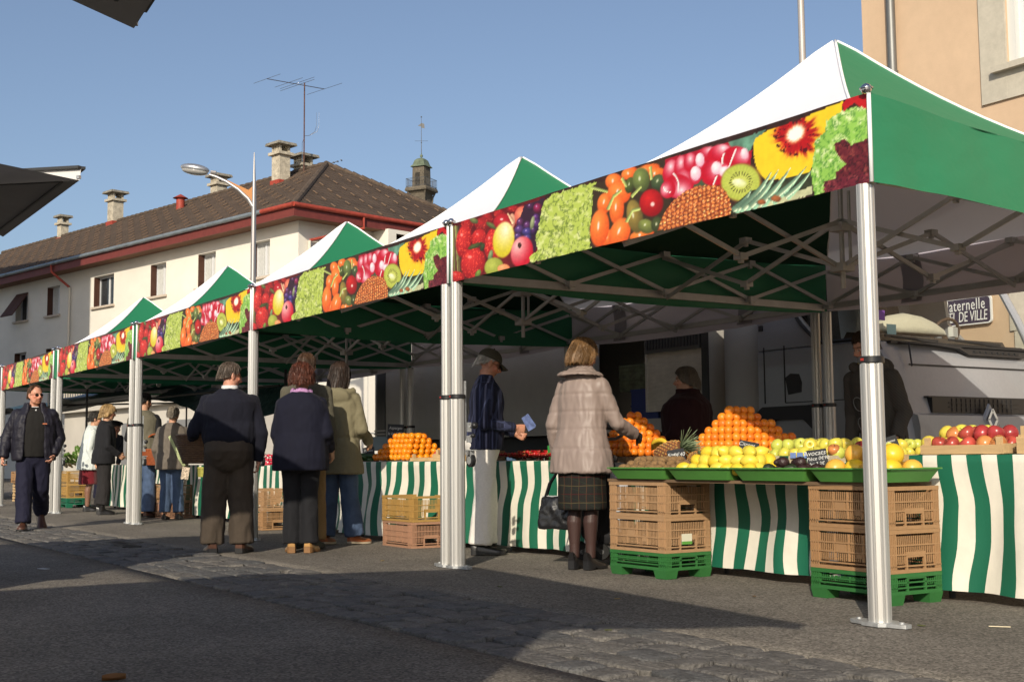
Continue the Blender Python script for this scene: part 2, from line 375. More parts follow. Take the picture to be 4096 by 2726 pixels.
    for cx,cy,rx,ry,ro in ((350,695,60,42,-.5),(470,672,95,36,-.3),(535,700,70,44,-.2),(180,905,52,75,.2),(245,755,60,60,0),(280,835,82,80,.1),(262,945,52,112,.05),(205,1150,90,60,0),(440,1130,90,40,-.25),(145,1080,66,135,.08),(285,1115,72,112,.35)):
        blob(b,cx,cy,rx,ry,OR,OD,rot=ro,hl=(-.15,-.1,.13,.3))
    for cx,cy,rx,ry,ro,c in ((352,780,32,60,.2,(96,110,50)),(432,742,62,86,0,(134,152,78)),(552,760,52,58,.4,(88,108,66)),(390,1000,58,122,-.18,(176,150,70)),(470,1070,60,50,.5,(150,160,80)),(550,1060,46,60,0,(82,92,50))): blob(b,cx,cy,rx,ry,c,rot=ro,hl=(-.2,-.1,.16,.25,(225,228,190)))
    blob(b,505,905,86,98,(214,34,32),(140,6,14),hl=(.1,.1,.22,.2))
    for p_,q_ in (((200,950),(240,860)),((240,860),(295,815)),((330,1040),(370,960)),((370,960),(425,945)),((90,795),(200,825)),((365,860),(430,790)),((495,650),(505,740)),((300,730),(330,790))): stroke(b,p_,q_,11,8,(172,184,104))
    # --- radishes
    put(poly(b,[(600,600),(1050,480),(1200,540),(1190,640),(990,800),(760,880),(590,860)],1.5),(168,16,40))
    put(poly(b,[(1040,480),(1300,390),(1230,470),(1170,560),(1060,520)],1.5),np.array([96,140,118])*(.6+.7*n0)[...,None])
    put(poly(b,[(780,720),(900,690),(930,780),(800,830)],2),(70,86,60))
    for cx,cy,rx,ry,ro,wx_,wy_ in ((640,690,58,92,.2,-.2,-.5),(710,660,48,90,.1,-.1,-.5),(735,760,70,100,0,-.1,-.2),(775,620,46,70,.1,0,-.4),(845,640,46,95,.1,0,-.5),(900,560,80,50,-.2,.3,-.5),(985,570,90,76,-.4,.5,-.6),(930,700,82,92,.3,.4,-.4),(1010,705,62,84,.3,.2,-.4),(1090,585,92,78,-.1,.75,-.1),(815,710,46,70,.1,-.1,.0),(690,790,98,88,0,.3,.35),(620,810,54,66,.2,-.4,.1)):
        blob(b,cx,cy,rx,ry,(252,232,238),(190,8,36),rot=ro,lx=wx_*.85,ly=wy_*.85,pw=1.9)
    for c in ((845,605,32,50),(815,700,38,52),(960,665,38,48),(1012,690,38,40),(1148,560,26,40)): blob(b,*c,(250,246,246),(224,170,190))
    for p_,q_,bd in (((1090,530),(1040,660),0),((1010,560),(1000,640),2),((960,720),(930,800),0),((660,700),(690,830),-6),((590,790),(640,830),5)): stroke(b,p_,q_,6,4,(244,232,226),bend=bd)
    # --- gold kiwi half
    G=poly(b,[(1208,500),(1225,450),(1320,390),(1500,330),(1850,190),(1835,320),(1720,420),(1650,560),(1600,690),(1480,740),(1300,745),(1240,690),(1215,600)],.8)
    put(G,np.array([242,206,38])*(.93+.12*n0)[...,None])
    cx,cy=b(1510,430);ang=np.arctan2(Y-cy,X-cx);rr=np.hypot((X-cx)/1.08,(Y-cy))/(.3301*168);sp=fbm(ang*7+50,rr*1.2,61,3)
    rr2=rr+(sp-.5)*.75
    put(np.clip((1.1-rr2)*3,0,1)*G,(240,150,40),.8); put(np.clip((.93-rr2)*4,0,1)*G,np.array([176,16,20])*(.75+.5*sp)[...,None])
    put(((fbm(ang*9,rr*6,71,2)>.66)&(rr>.45)&(rr<.9)).astype(float)*G,(70,8,14),.9)
    cx,cy=b(1505,418);c_,s_=math.cos(-.75),math.sin(-.75);xx=X-cx;yy=Y-cy;d=np.sqrt(((xx*c_+yy*s_)/(.3301*78))**2+((-xx*s_+yy*c_)/(.3301*52))**2)+(sp-.5)*.4
    put(np.clip((1.25-d)*2.5,0,1),(250,190,120),.8);put(np.clip((1-d)*3,0,1),(255,248,235))
    # --- kiwi slice
    blob(b,1128,768,146,140,(150,120,50),(120,80,40),rot=-.4)
    p,q,d,m=blob(b,1122,765,136,130,(206,210,104),(176,188,70),rot=-.4,lx=0,ly=0)
    ang=np.arctan2(q,p);put(m*np.clip((np.sin(ang*22)-.2)*2,0,1)*((d>.38)&(d<.6)),(40,34,16),.9);put(m*np.clip(np.sin(ang*30),0,1)*(d>.55)*.35,(150,165,60))
    blob(b,1112,770,52,30,(246,244,214),(214,220,140),rot=.2)
    # --- pineapple and its leaves
    Pm=poly(b,[(545,1105),(590,985),(650,900),(730,830),(830,790),(980,785),(1035,850),(1062,960),(1050,1000)],.8)
    gu=(X*.86-Y*.5+9*fbm(X/16,Y/16,83))/10.5;gv=(X*.36+Y*.93+9*fbm(X/18,Y/18,87))/9.0
    cell=np.abs(((gu+.5*np.floor(gv))%1)-.5)*2;cel2=np.abs((gv%1)-.5)*2
    k=np.clip(np.maximum(cell,cel2)*1.6-.75,0,1);t=fbm(X/3,Y/3,81)
    col=np.array([232,138,70])*(1-k)[...,None]+np.array([84,16,10])*k[...,None];col=col*(.55+.9*t)[...,None]
    col=col+((cell<.18)&(cel2>.35)&(t>.5))[...,None]*np.array([60,80,70]);put(Pm,col)
    put(poly(b,[(1050,1000),(1065,930),(1190,830),(1420,740),(1620,690),(1615,840),(1300,930),(1120,980)],1.5),np.array([48,52,34])*(.5+n0)[...,None])
    put(poly(b,[(1230,940),(1400,870),(1620,790),(1615,850),(1300,945)],1.5),np.array([202,204,158])*(.75+.4*n0)[...,None])
    for p_,q_,w0 in (((1080,970),(1195,820),34),((1110,960),(1265,780),36),((1150,955),(1335,690),40),((1200,940),(1382,678),36),((1260,930),(1462,668),40),((1340,900),(1575,655),34),((1440,870),(1610,680),26)):
        stroke(b,p_,q_,w0,2,(128,166,136),bend=3); stroke(b,p_,q_,w0*.28,1,(196,216,178),bend=4.4)
    for c in ((1370,880,36,24),(1270,905,30,20)): blob(b,*c,(190,110,60),(120,70,40))
    # --- leaves at the end
    leafy(poly(b,[(1625,600),(1640,470),(1710,420),(1725,330),(1840,260),(2060,200),(2060,760),(1630,860),(1610,700)],3.5,9),(70,128,44),(146,196,84),(226,238,178),90,11)
    leafy(poly(b,[(1780,500),(1850,455),(1900,500),(1960,470),(2060,450),(2060,770),(1800,800),(1780,700),(1860,640),(1800,570)],4,8),(40,10,16),(98,28,38),(140,64,58),97,9)
    leafy(poly(b,[(1700,760),(1800,740),(2060,690),(2060,780),(1700,850)],2,8),(40,12,18),(104,30,44),(150,70,70),99,8)
    put(poly(b,[(1842,210),(1900,150),(2060,90),(2060,255),(1990,240),(1930,200),(1890,230),(1855,265)],1),np.array([182,22,28])*(.8+.4*n0)[...,None])
    Ca[:]=np.clip(Ca,4,255)/255
    Ln=np.where(Ca>.04045,((Ca+.055)/1.055)**2.4,Ca/12.92)*.92
    return Ln.reshape(-1,3)
TW,TD,ZB,ZT,ZP=2.03,2.03,2.15,2.60,3.835   # half width, half depth, valance bottom, eave, peak
NU,NVV=520,64
PCOL=paint_print(NU,NVV)
def set_cols(me,arr):
    at_=me.color_attributes.new('Col','FLOAT_COLOR','POINT')
    at_.data.foreach_set('color',np.concatenate([arr,np.ones((len(arr),1))],1).astype(np.float32).ravel())
def ripple(x,z,s): return .012*NZ.noise(V((x*1.3,z*1.2,s)))+.006*NZ.noise(V((x*4,z*2.5,s+9)))
def valance_mesh(name,m,p0,p1,out,nu,nv,sagT,sagB,seed,zb=ZB,zt=ZT,amp=1):
    """cloth strip from p0 to p1 (left to right as seen from outside)"""
    p0=V(p0);p1=V(p1);out=V(out)
    def fn(u,v):
        s=4*u*(1-u); zz0=zb-sagB*s+.012*NZ.noise(V((u*5,seed*1.7,1)))*s; zz1=zt-sagT*s; z=zz0+(zz1-zz0)*v
        p=p0.lerp(p1,u); L=(p1-p0).length
        e=min(1,u*L/.12,(1-u)*L/.12)
        return p+out*((ripple(u*L,z,seed)*amp+.012*(1-v)*amp)*e)+V((0,0,z))
    b=MB().grid(fn,nu,nv)
    return b.mesh(name,m)
def leg_parts(root,x,y,leaf=False,caster=0):
    leg=empty('leg',(x,y,0)); leg.parent=root
    def prof(r,gro):
        # extruded section: round column with four flat ribs and grooves
        pts=[];n=64
        for i in range(n):
            a=2*pi*i/n; k=(a*4/pi)%1
            rr=r*(1+.05*math.cos(4*a)); 
            if i%8 in (3,5): rr-=gro
            pts.append((rr*math.cos(a),rr*math.sin(a)))
        return pts
    def ext(name,r,z0,z1,gro):
        P=prof(r,gro); b=MB().loft([[(a,c,z) for a,c in P] for z in (z0,z1)]); return b.build(name,M_ALU,leg,smooth=.35)
    ext('upper_tube',.046,1.2,ZB+.0,.004); ext('lower_tube',.058,.012,1.27,.0045)
    b=MB().lathe([(.060,1.262),(.064,1.266),(.064,1.292),(.056,1.297)],24); b.box(-.009,.009,-.0655,-.060,1.274,1.286,1); b.build('collar',[M_BLK,M_RED],leg,smooth=SM)
    f=MB()
    ring=[(-.17,-.02),(-.15,-.035),(-.075,-.045),(-.05,-.075),(.05,-.075),(.075,-.045),(.15,-.035),(.17,-.02),(.17,.02),(.15,.035),(.075,.045),(.05,.075),(-.05,.075),(-.075,.045),(-.15,.035),(-.17,.02)]
    f.loft([[(a,c,z) for a,c in ring] for z in (.004,.022)])
    for sx in (-.13,.13): f.lathe([(.012,.022),(.012,.03)],10,o=(sx,0,0))
    f.build('foot_plate',M_ZINC,leg,smooth=SM)
    if caster:
        c=MB()
        c.box(-.012,.012,.056,.072,.95,1.4,0); c.box(.02,.07,.05,.085,.86,.875,0).box(.05,.06,.05,.085,.78,.872,0).box(.10,.11,.05,.085,.78,.872,0)
        c.box(.048,.14,.046,.09,.872,.88,0)
        c.tube([(.05,.07,.98),(.1,.07,.99)],.006,8,0).tube([(.05,.07,1.05),(.11,.07,1.06)],.006,8,0)
        c.lathe([(.035,-.018),(.05,-.014),(.05,.014),(.035,.018)],20,1,(.085,.068,.80),rotm(pi/2))
        c.lathe([(.0,-.02),(.03,-.02),(.03,.02),(0,.02)],14,0,(.085,.068,.80),rotm(pi/2))
        c.ell((.135,.07,1.06),.026,12,8,1).ell((.115,.07,.985),.018,10,8,1)
        c.obox((.055,.07,1.05),(.02,.03,.07),None,0); c.obox((.055,.07,.96),(.025,.03,.05),None,0)
        c.build('caster',[M_ZINC,M_BLK],leg,smooth=SM)
    return leg
def make_tent():
    root=empty('market_tent')
    # canopy panels
    def hipz(t): return ZT+(ZP-ZT)*t**1.8 if t<.975 else ZT+(ZP-ZT)*.955+(ZP-ZT)*.022*math.sin((t-.975)/.025*pi/2)
    cs=[(-TW,-TD),(TW,-TD),(TW,TD),(-TW,TD)]
    sag=[.02,.10,.05,.06]
    for k,(nm,m) in enumerate((('front_roof_panel',M_WHITE),('side_roof_panel',M_GREEN),('back_roof_panel',M_WHITE),('side_roof_panel',M_GREEN))):
        A=V((*cs[k],0));B=V((*cs[(k+1)%4],0))
        def fn(u,t,A=A,B=B,sg=sag[k]):
            t2=min(t,.995); e=A.lerp(B,u)*(1-t2); s=4*u*(1-u)
            return V((e.x,e.y,hipz(t2)-s*(sg*(1-t2)**3+.03*t2*(1-t2)*1.6)+.012*NZ.noise(V((e.x*1.7,e.y*1.7,k)))*(1-t2)+.010*(1-t2)*(1-abs(2*u-1))**0*math.sin(u*26+k)*NZ.noise(V((u*5,t2*1.5,k+3)))*min(1,t2*6)))
        MB().grid(fn,24,20).build(nm,m,root,smooth=3)
        if k%2: MB().grid(lambda u,t:fn(u,t)+V((0,0,-.006)),24,20).build('roof_shade_sheet',M_SHADEG,root,smooth=3)  # added dark sheet under the green panels, interior shade painted as its colour
    pp=MB()
    for k in range(4):
        c=cs[k]; pts=[]
        for i in range(21):
            t=min(i/20,.995); pts.append((c[0]*(1-t),c[1]*(1-t),hipz(t)+.004))
        pp.tube(pts,.011,6)
    pp.build('hip_piping',M_PIPE,root,smooth=3)
    # valances
    me=valance_mesh('front_valance',M_PRINT,(-TW,-TD-.005,0),(TW,-TD-.005,0),(0,-1,0),NU,NVV,.0,.0,2)
    set_cols(me,PCOL); link('front_valance',me,root,3)
    me=valance_mesh('side_valance',M_GREENV,(TW+.005,-TD,0),(TW+.005,TD,0),(1,0,0),64,16,.10,.05,4,amp=2.4); link('side_valance',me,root,3)
    me=valance_mesh('side_valance',M_GREENV,(-TW-.005,TD,0),(-TW-.005,-TD,0),(-1,0,0),48,10,.06,.03,6); link('side_valance',me,root,3)
    me=valance_mesh('back_valance',M_BACKW,(TW,TD+.005,0),(-TW,TD+.005,0),(0,1,0),48,12,.04,.05,8,zb=2.16,amp=2); link('back_valance',me,root,3)
    for x in (-TW-.006,TW+.006): MB().tube([(x,-TD-.012,ZB),(x,-TD-.012,ZT+.02)],.011,6).build('valance_piping',M_PIPE,root,smooth=3)
    for sx in (-1,1):
        MB().ell((sx*TW,-TD-.02,ZT+.015),.028,12,8).lathe([(.034,-.004),(.034,.004)],12,0,(sx*TW,-TD-.02,ZT+.018)).build('corner_button',M_STEEL,root,smooth=3)
    # legs
    lx,ly=TW-.035,TD-.02
    leg_parts(root,lx-.03,-ly); leg_parts(root,-lx-.025,-ly,caster=1); leg_parts(root,lx-.03,ly); leg_parts(root,-lx-.025,ly)
    # folding frame
    zt,zb=2.52,2.20
    def scissor(p,q,rev,off,zt=zt,zb=zb):
        for s in (0,1):
            a=V((*p,zt if s==rev else zb));b_=V((*q,zb if s==rev else zt)); d=(b_-a).normalized(); n=V((-d.y,d.x,0)).normalized()*(.014*(1 if s else -1))
            MB().bar(a+n,b_+n,.017,.031).build('scissor_bar',M_ALU2,root)
    def side(c0,c1,nseg,zt=zt,zb=zb):
        for i in range(nseg):
            p=V(c0).lerp(V(c1),i/nseg);q=V(c0).lerp(V(c1),(i+1)/nseg); scissor((p.x,p.y),(q.x,q.y),i%2,0,zt,zb)
            if i:
                for z in (zt,zb): MB().obox((p.x,p.y,z),(.07,.07,.045)).obox((p.x,p.y,z-.02),(.03,.03,.05)).build('joint',M_ALU2,root)
    ix,iy=lx-.04,ly-.04
    side((-ix,-iy),(ix,-iy),4);side((ix,-iy),(ix,iy),4);side((ix,iy),(-ix,iy),4);side((-ix,iy),(-ix,-iy),4)
    for e in ((0,-iy),(ix,0),(0,iy),(-ix,0)): side(e,(0,0),2,2.49,2.15)
    c=MB().tube([(0,0,2.0),(0,0,ZP-.15)],.018,10).obox((0,0,2.44),(.12,.12,.06)).obox((0,0,2.15),(.12,.12,.06)).lathe([(.0,ZP-.17),(.06,ZP-.165),(.05,ZP-.14),(0,ZP-.13)],14)
    c.tube([(.05,.03,2.16),(.05,.03,2.7)],.012,8); c.build('centre_mast',M_ALU2,root,smooth=SM)
    for sx in (-1,1):
        MB().bar((sx*(TW-.02),-ly+.05,2.185),(sx*(TW-.02),ly-.05,2.185),.03,.062).build('side_rail',M_ALU2,root)
    MB().bar((-lx+.05,ly+.0,2.20),(lx-.05,ly,2.20),.03,.05).build('back_rail',M_ALU2,root)
    for sx in (-1,1):
        for x,y in ((sx*lx,-ly),(sx*lx,ly)):
            MB().obox((x-sx*.045,y+(.045 if y<0 else -.045),zb),(.07,.07,.06)).build('slider',M_ALU2,root)
    # straps showing through the back cloth
    for x in (-1.05,1.0):
        MB().grid(lambda u,v,x=x:(x+(u-.5)*.22+.03*math.sin(v*4),TD-.01+.004*math.sin(u*3),2.14+.46*v),4,8).build('hanging_strap',mat('grey_strap',(.30,.28,.31),.8),root,smooth=3)
    return root
tents=[]
TX=[-2.0,-6.13,-10.15,-14.39,-18.76]
TLAB=['green and white market tent with a printed fruit banner, its green side in full view','market tent with fruit banner and green peak, between the largest and the middle tent','middle market tent of the row, its fruit banner above the man in the navy sweater','market tent with fruit banner above the woman in the grey blazer','farthest market tent with fruit banner, above the walking man in sunglasses']
for i,x in enumerate(TX):
    t=make_tent() if i==0 else copy_tree(tents[0])
    t.location=(x,TD+.01,0); tag(t,TLAB[i],'tent','fruit banner market tents in a row'); tents.append(t)
# ================================================================ buildings, lamp, vans behind the viewer
M_REND=mat('cream_render',(.71,.67,.59),.9,var=(.6,.05),var2=(.25,.06,(1,1,3)),bump=(50,.15,(1,1,1),.01))
M_SOFF=mat('soffit_wood',(.17,.085,.045),.8,var=(3,.2,(1,12,1)))
M_REDP=mat('red_paint',(.155,.034,.028),.55,var=(4,.15))
M_REDP2=mat('red_lead_flashing',(.32,.05,.03),.6,var=(6,.2))
M_ZINCG=mat('zinc_gutter',(.27,.31,.33),.45,.5,var=(4,.2))
M_SHUT=mat('brown_shutter',(.075,.03,.018),.7,var=(4,.2,(8,8,1)))
M_WFRM=mat('white_window_frame',(.62,.63,.64),.5)
M_GLASS=mat('window_glass',(.03,.035,.04),.08,spec=.6,var=(2,.3))
M_CURT=mat('lace_curtain',(.45,.45,.43),.9,var=(8,.35,(14,14,1)))
M_CONC=mat('chimney_concrete',(.44,.39,.30),.9,var=(5,.3),var2=(25,.2),bump=(30,.4))
M_LICH=mat('lichened_slab',(.22,.20,.16),.95,var=(12,.55),bump=(30,.6))
M_IRON=mat('grey_iron',(.10,.10,.10),.6,.5)
M_SILL=mat('stone_sill',(.5,.42,.34),.85,var=(8,.12))
K0=V((-37.773,13.298,0)); RZ=math.atan2(.2198,.9755)
house=empty('house',K0,RZ); tag(house,'long cream house with brown tiled hip roof, red eaves and five chimneys','house')
_Ri=Matrix.Rotation(-RZ,3,'Z')
def hl(x7,y7,v=None,u=None):
    """local house coordinates of a surveyed point on plane y=v or x=u"""
    px,py=x7*.4517,287.6+y7*.4517
    d=_fw+_r2*((px*1.7385-2048)/F_PX)-_u2*((py*1.7385-1363)/F_PX)
    c=_Ri@(CAM_C-K0); d=_Ri@d
    t=((v-c.y)/d.y) if v is not None else ((u-c.x)/d.x)
    return c+d*t
def sheet_open(b,x0,x1,z0,z1,ops,dep,axis=0,m=0):
    xs=sorted({x0,x1,*[o[0] for o in ops],*[o[1] for o in ops]});zs=sorted({z0,z1,*[o[2] for o in ops],*[o[3] for o in ops]})
    P=(lambda x,y,z:(x,y,z)) if axis==0 else (lambda x,y,z:(-y,x,z))
    for i in range(len(xs)-1):
        for j in range(len(zs)-1):
            cx,cz=(xs[i]+xs[i+1])/2,(zs[j]+zs[j+1])/2
            if any(o[0]<cx<o[1] and o[2]<cz<o[3] for o in ops): continue
            b.add([P(xs[i],0,zs[j]),P(xs[i+1],0,zs[j]),P(xs[i+1],0,zs[j+1]),P(xs[i],0,zs[j+1])],[(0,1,2,3)],m)
    for a,c,e,f in ops:
        for q in (((a,0,e),(a,0,f),(a,dep,f),(a,dep,e)),((c,0,f),(c,0,e),(c,dep,e),(c,dep,f)),((a,0,f),(c,0,f),(c,dep,f),(a,dep,f)),((c,0,e),(a,0,e),(a,dep,e),(c,dep,e))):
            b.add([P(*p) for p in q],[(0,1,2,3)],m)
WU=[(21.99,23.31),(18.65,19.93),(13.55,15.36),(9.18,10.42),(5.45,6.73),(1.78,3.05)]
EZ=9.50; GZ=9.88; ov=.7; LEN=42.; WID=10.4; RX0,RX1=-5.2,-36.9; RIDGE=13.3
ops=[(-b_,-a_,7.65,9.02) for a_,b_ in WU]+[(-30.2,-28.9,7.65,9.02),(-34,-32.7,7.65,9.02)]
ops2=[(a_,b_,4.75,6.1) for a_,b_,_,_ in ops]; ops3=[(a_,b_,1.6,3.1) for a_,b_,_,_ in ops]
wl=MB(); sheet_open(wl,-LEN,0,0,EZ,ops+ops2+ops3,.34)
sheet_open(wl,0,3.5,0,EZ,[],.3,axis=1)   # side wall up to the recessed balcony
lo=MB()
so_=[(3.9,6.4,7.2,9.35)]
for (y0,y1,z0,z1) in ((3.5,3.9,0,EZ),(6.4,WID,0,EZ),(3.9,6.4,0,7.2),(3.9,6.4,9.35,EZ)): wl.add([(.9,y0,z0),(.9,y1,z0),(.9,y1,z1),(.9,y0,z1)],[(0,1,2,3)])
wl.add([(0,3.5,0),(.9,3.5,0),(.9,3.5,EZ),(0,3.5,EZ)],[(0,1,2,3)])
wl.add([(.9,WID,0),(-LEN,WID,0),(-LEN,WID,EZ),(.9,WID,EZ)],[(0,1,2,3)]); wl.add([(-LEN,0,0),(-LEN,0,EZ),(-LEN,WID,EZ),(-LEN,WID,0)],[(0,1,2,3)])
wl.build('wall',M_REND,house)
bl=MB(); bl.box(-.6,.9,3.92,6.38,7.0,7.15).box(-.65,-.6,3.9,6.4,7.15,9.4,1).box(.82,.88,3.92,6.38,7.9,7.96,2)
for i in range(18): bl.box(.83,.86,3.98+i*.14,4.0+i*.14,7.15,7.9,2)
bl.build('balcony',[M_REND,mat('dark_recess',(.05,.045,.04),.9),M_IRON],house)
def window(a,b,z0,z1,kind):
    r=empty('window',((a+b)/2,.30,z0)); r.parent=house; w=(b-a)/2; h=z1-z0
    f=MB(); t=.075
    f.box(-w,-w+t,-.03,.05,0,h).box(w-t,w,-.03,.05,0,h).box(-w+t,w-t,-.03,.05,0,t).box(-w+t,w-t,-.03,.05,h-t,h)
    f.box(-.045,.045,-.025,.045,t,h-t); f.build('frame',M_WFRM,r)
    MB().box(-w+t,w-t,.018,.024,t,h-t).build('pane',M_GLASS if kind!=3 else M_GLASS,r)
    if kind in (1,2):
        n=26
        MB().grid(lambda u,v:(-w+t+(2*w-2*t)*u,.005+.012*math.sin(u*60),t+(h-2*t)*v),n*3,2).build('curtain',M_CURT,r,smooth=3)
    MB().box(-w-.12,w+.12,-.42,-.04,-.09,0).build('sill',M_SILL,r)
    s=MB()
    if kind==3:
        c=V((0,-.36,h-.05)); 
        for k in range(2):
            p0=V((-w+.02+k*w,-.30,h-.02)); 
            s.add([p0,p0+V((w-.02,0,0)),p0+V((w-.02,-.78,-1.15)),p0+V((0,-.78,-1.15)),p0+V((0,.03,-.03)),p0+V((w-.02,.03,-.03)),p0+V((w-.02,-.75,-1.18)),p0+V((0,-.75,-1.18))],[(0,1,2,3),(7,6,5,4),(0,4,5,1),(1,5,6,2),(2,6,7,3),(3,7,4,0)])
    else:
        for i in range(3): s.box(-w+.006+i*.014,-w+.016+i*.014,-.295,-.035,.02,h-.02)
        for zz in (.25,.7,1.15): s.box(-w+.05,-w+.056,-.29,-.04,zz,zz+.03)
    s.build('shutter',M_SHUT,r)
kinds=[3,1,0,1,1,2,0,1]
for o_,k in zip(ops,kinds): window(*o_,k)
for o_ in ops2: window(*o_,0)
# roof of waved tiles
def tilecol(i,j):
    r=random.Random(i*7919+j*31); k=r.uniform(.88,1.10); 
    return (.068*k,.046*k,.031*k)
def roof_slope(name,e0,e1,r0,r1,pitchw=.25,rows=20):
    e0,e1,r0,r1=map(V,(e0,e1,r0,r1)); ax=(e1-e0).normalized(); Ltot=(e1-e0).length
    up=((r0-e0)-ax*(r0-e0).dot(ax)); S=up.length; up=up/S; nrm=ax.cross(up)
    if nrm.z<0:nrm=-nrm
    a0=(r0-e0).dot(ax); a1=(r1-e0).dot(ax)
    b=MB(); nx=int(Ltot/pitchw*4); cols=[]
    lev=[]
    for j in range(rows): lev+= [(j/rows+.002,.030),(j/rows+.96/rows,.004)]
    lev.append((1,0.01))
    for s,h in lev:
        x0=a0*s; x1=Ltot+(a1-Ltot)*s; row=int(s*rows)
        for i in range(nx+1):
            x=min(max(Ltot*i/nx,x0),x1); ph=(x/pitchw)%1
            p=e0+ax*x+up*(S*s)+nrm*(h+.011*math.sin(2*pi*ph)); b.v.append(tuple(p)); cols.append(tilecol(int(x/pitchw),row))
    for j in range(len(lev)-1):
        for i in range(nx):
            q=j*(nx+1)+i; b.f.append((q,q+1,q+nx+2,q+nx+1)); b.m.append(0)
    nb=len(b.v)
    # snow hooks, staggered
    for j in range(1,rows-1,2):
        s=(j+.5)/rows; x=a0*s+.5+(.55 if (j//2)%2 else 0)
        while x<Ltot+(a1-Ltot)*s-.4:
            p=e0+ax*x+up*(S*s)+nrm*.06; b.obox(p,(.05,.30,.035),Matrix((ax,up,nrm)).transposed(),1); x+=1.12
    cols+= [(.2,.12,.07)]*(len(b.v)-nb)
    me=b.mesh(name,[mat('roof_tile',(1,1,1),.85,attr=True,var=(1.3,.2),var2=(.35,.15),bump=(40,.3)),mat('snow_hook',(.17,.11,.07),.7)])
    set_cols(me,np.array(cols)); return link(name,me,house,.6)
z0=GZ
roof_slope('roof_slope',(-LEN-ov,-ov,z0),(ov,-ov,z0),(RX1,5.2,RIDGE),(RX0,5.2,RIDGE))
roof_slope('roof_slope',(ov,-ov,z0),(ov,WID+ov,z0),(RX0,5.2,RIDGE),(RX0,5.201,RIDGE))
roof_slope('roof_slope',(ov,WID+ov,z0),(-LEN-ov,WID+ov,z0),(RX0,5.2,RIDGE),(RX1,5.2,RIDGE),pitchw=1,rows=10)
roof_slope('roof_slope',(-LEN-ov,WID+ov,z0),(-LEN-ov,-ov,z0),(RX1,5.201,RIDGE),(RX1,5.2,RIDGE),pitchw=1,rows=10)
rc=MB()
def ridge(a,b_,n):
    a=V(a);b_=V(b_)
    for i in range(n):
        p=a.lerp(b_,i/n);q=a.lerp(b_,(i+1.08)/n); rc.tube([p+V((0,0,.0)),q+V((0,0,.03))],[.11,.13],8)
ridge((RX0,5.2,RIDGE),(RX1,5.2,RIDGE),70); ridge((ov,-ov,z0),(RX0,5.2,RIDGE),22); ridge((ov,WID+ov,z0),(RX0,5.2,RIDGE),22)
rc.build('ridge_cap',mat('ridge_tile',(.085,.06,.042),.9,var=(6,.5),bump=(30,.4)),house,smooth=SM)
def prism(n,pts,m,par):  # outline (y,z) extruded along x
    pass
fa=MB(); fa.box(-LEN-ov,ov,-ov-.03,-ov,GZ-.42,GZ-.02).box(ov,ov+.03,-ov-.03,WID+ov,GZ-.42,GZ-.02); fa.build('fascia',M_REDP,house)
sf=MB().box(-LEN-ov,ov,-ov,0,EZ-.02,EZ+.01).box(0,ov,.0,WID+ov,EZ-.021,EZ+.009); sf.build('soffit',M_SOFF,house)
gm=MB(); gm.tube([(-LEN-ov,-ov-.10,GZ-.02),(-1.2,-ov-.10,GZ-.02)],.085,10)
for i in range(40): gm.tube([(-1.6-i*1.0,-ov-.10,GZ-.02),(-1.62-i*1.0,-ov-.10,GZ-.02)],.092,10)
gm.build('gutter',M_ZINCG,house,smooth=SM)
MB().tube([(-1.2,-ov-.10,GZ-.02),(ov+.10,-ov-.10,GZ-.02)],.088,10).tube([(ov+.10,-ov-.1,GZ-.02),(ov+.10,WID+ov,GZ-.02)],.088,10).build('gutter',M_REDP2,house,smooth=SM)
def dpipe(pts,zend):
    MB().tube(pts,.055,10).build('downpipe',M_REDP2,house,smooth=SM)
    e=V(pts[-1]); MB().tube([e,(e.x,e.y,e.z-.1),(e.x,e.y,zend)],.06,10).lathe([(.075,8.0),(.075,8.06)],10,o=(e.x,e.y,0)).lathe([(.075,5.5),(.075,5.56)],10,o=(e.x,e.y,0)).build('downpipe',mat('cream_pipe',(.6,.55,.46),.6),house,smooth=SM)
dpipe([(-17.9,-.8,GZ-.08),(-17.9,-.8,GZ-.4),(-17.5,-.10,GZ-1.1)],0.3)
dpipe([(.8,2.4,GZ-.08),(.8,2.4,GZ-.5),(.10,.43,GZ-1.1)],.3)
def chimney(x7,y7t,y7b,v,w,d,slab,name='chimney',onslope=True,mm=None):
    if onslope:
        # find where the base meets the front slope
        lo_,hi_=0.,5.2
        for _ in range(40):
            mid=(lo_+hi_)/2; p=hl(x7,y7b,v=mid); zr=GZ+(mid+ov)*(RIDGE-GZ)/(5.2+ov)
            if p.z<zr: hi_=mid
            else: lo_=mid
        v=mid
    pt=hl(x7,y7t,v=v); h=pt.z; x=pt.x; y=v
    zb=GZ+(max(0,5.2-abs(y-5.2))-0+ov)*(RIDGE-GZ)/(5.2+ov)-.5
    m=mm or [M_CONC,M_LICH]
    b=MB(); st_=h-.42
    b.box(x-w,x+w,y-d,y+d,zb,st_-.12,0).box(x-w-.12,x+w+.12,y-d-.12,y+d+.12,st_-.12,st_,0)
    for sx in (-1,-.33,.33,1):
        for sy in (-1,1): b.box(x+sx*(w-.05)-.05,x+sx*(w-.05)+.05,y+sy*(d-.05)-.05,y+sy*(d-.05)+.05,st_,st_+.30,0)
    b.obox((x,y,st_+.36),(2*(w+slab),2*(d+slab),.12),None,1,taper=.93)
    o=b.build(name,m,house)
    MB().box(x-w-.04,x+w+.04,y-d-.06,y+d+.04,zb,zb+.52).build('flashing',M_REDP2,o)
    return x,y,h
chimney(322,462,530,5.3,.24,.22,.18,onslope=False)
chimney(590,340,492,4,.31,.29,.22)
chimney(1115,255,330,5.8,.30,.27,.20,onslope=False)
c4=chimney(1432,95,288,4,.29,.27,.22)
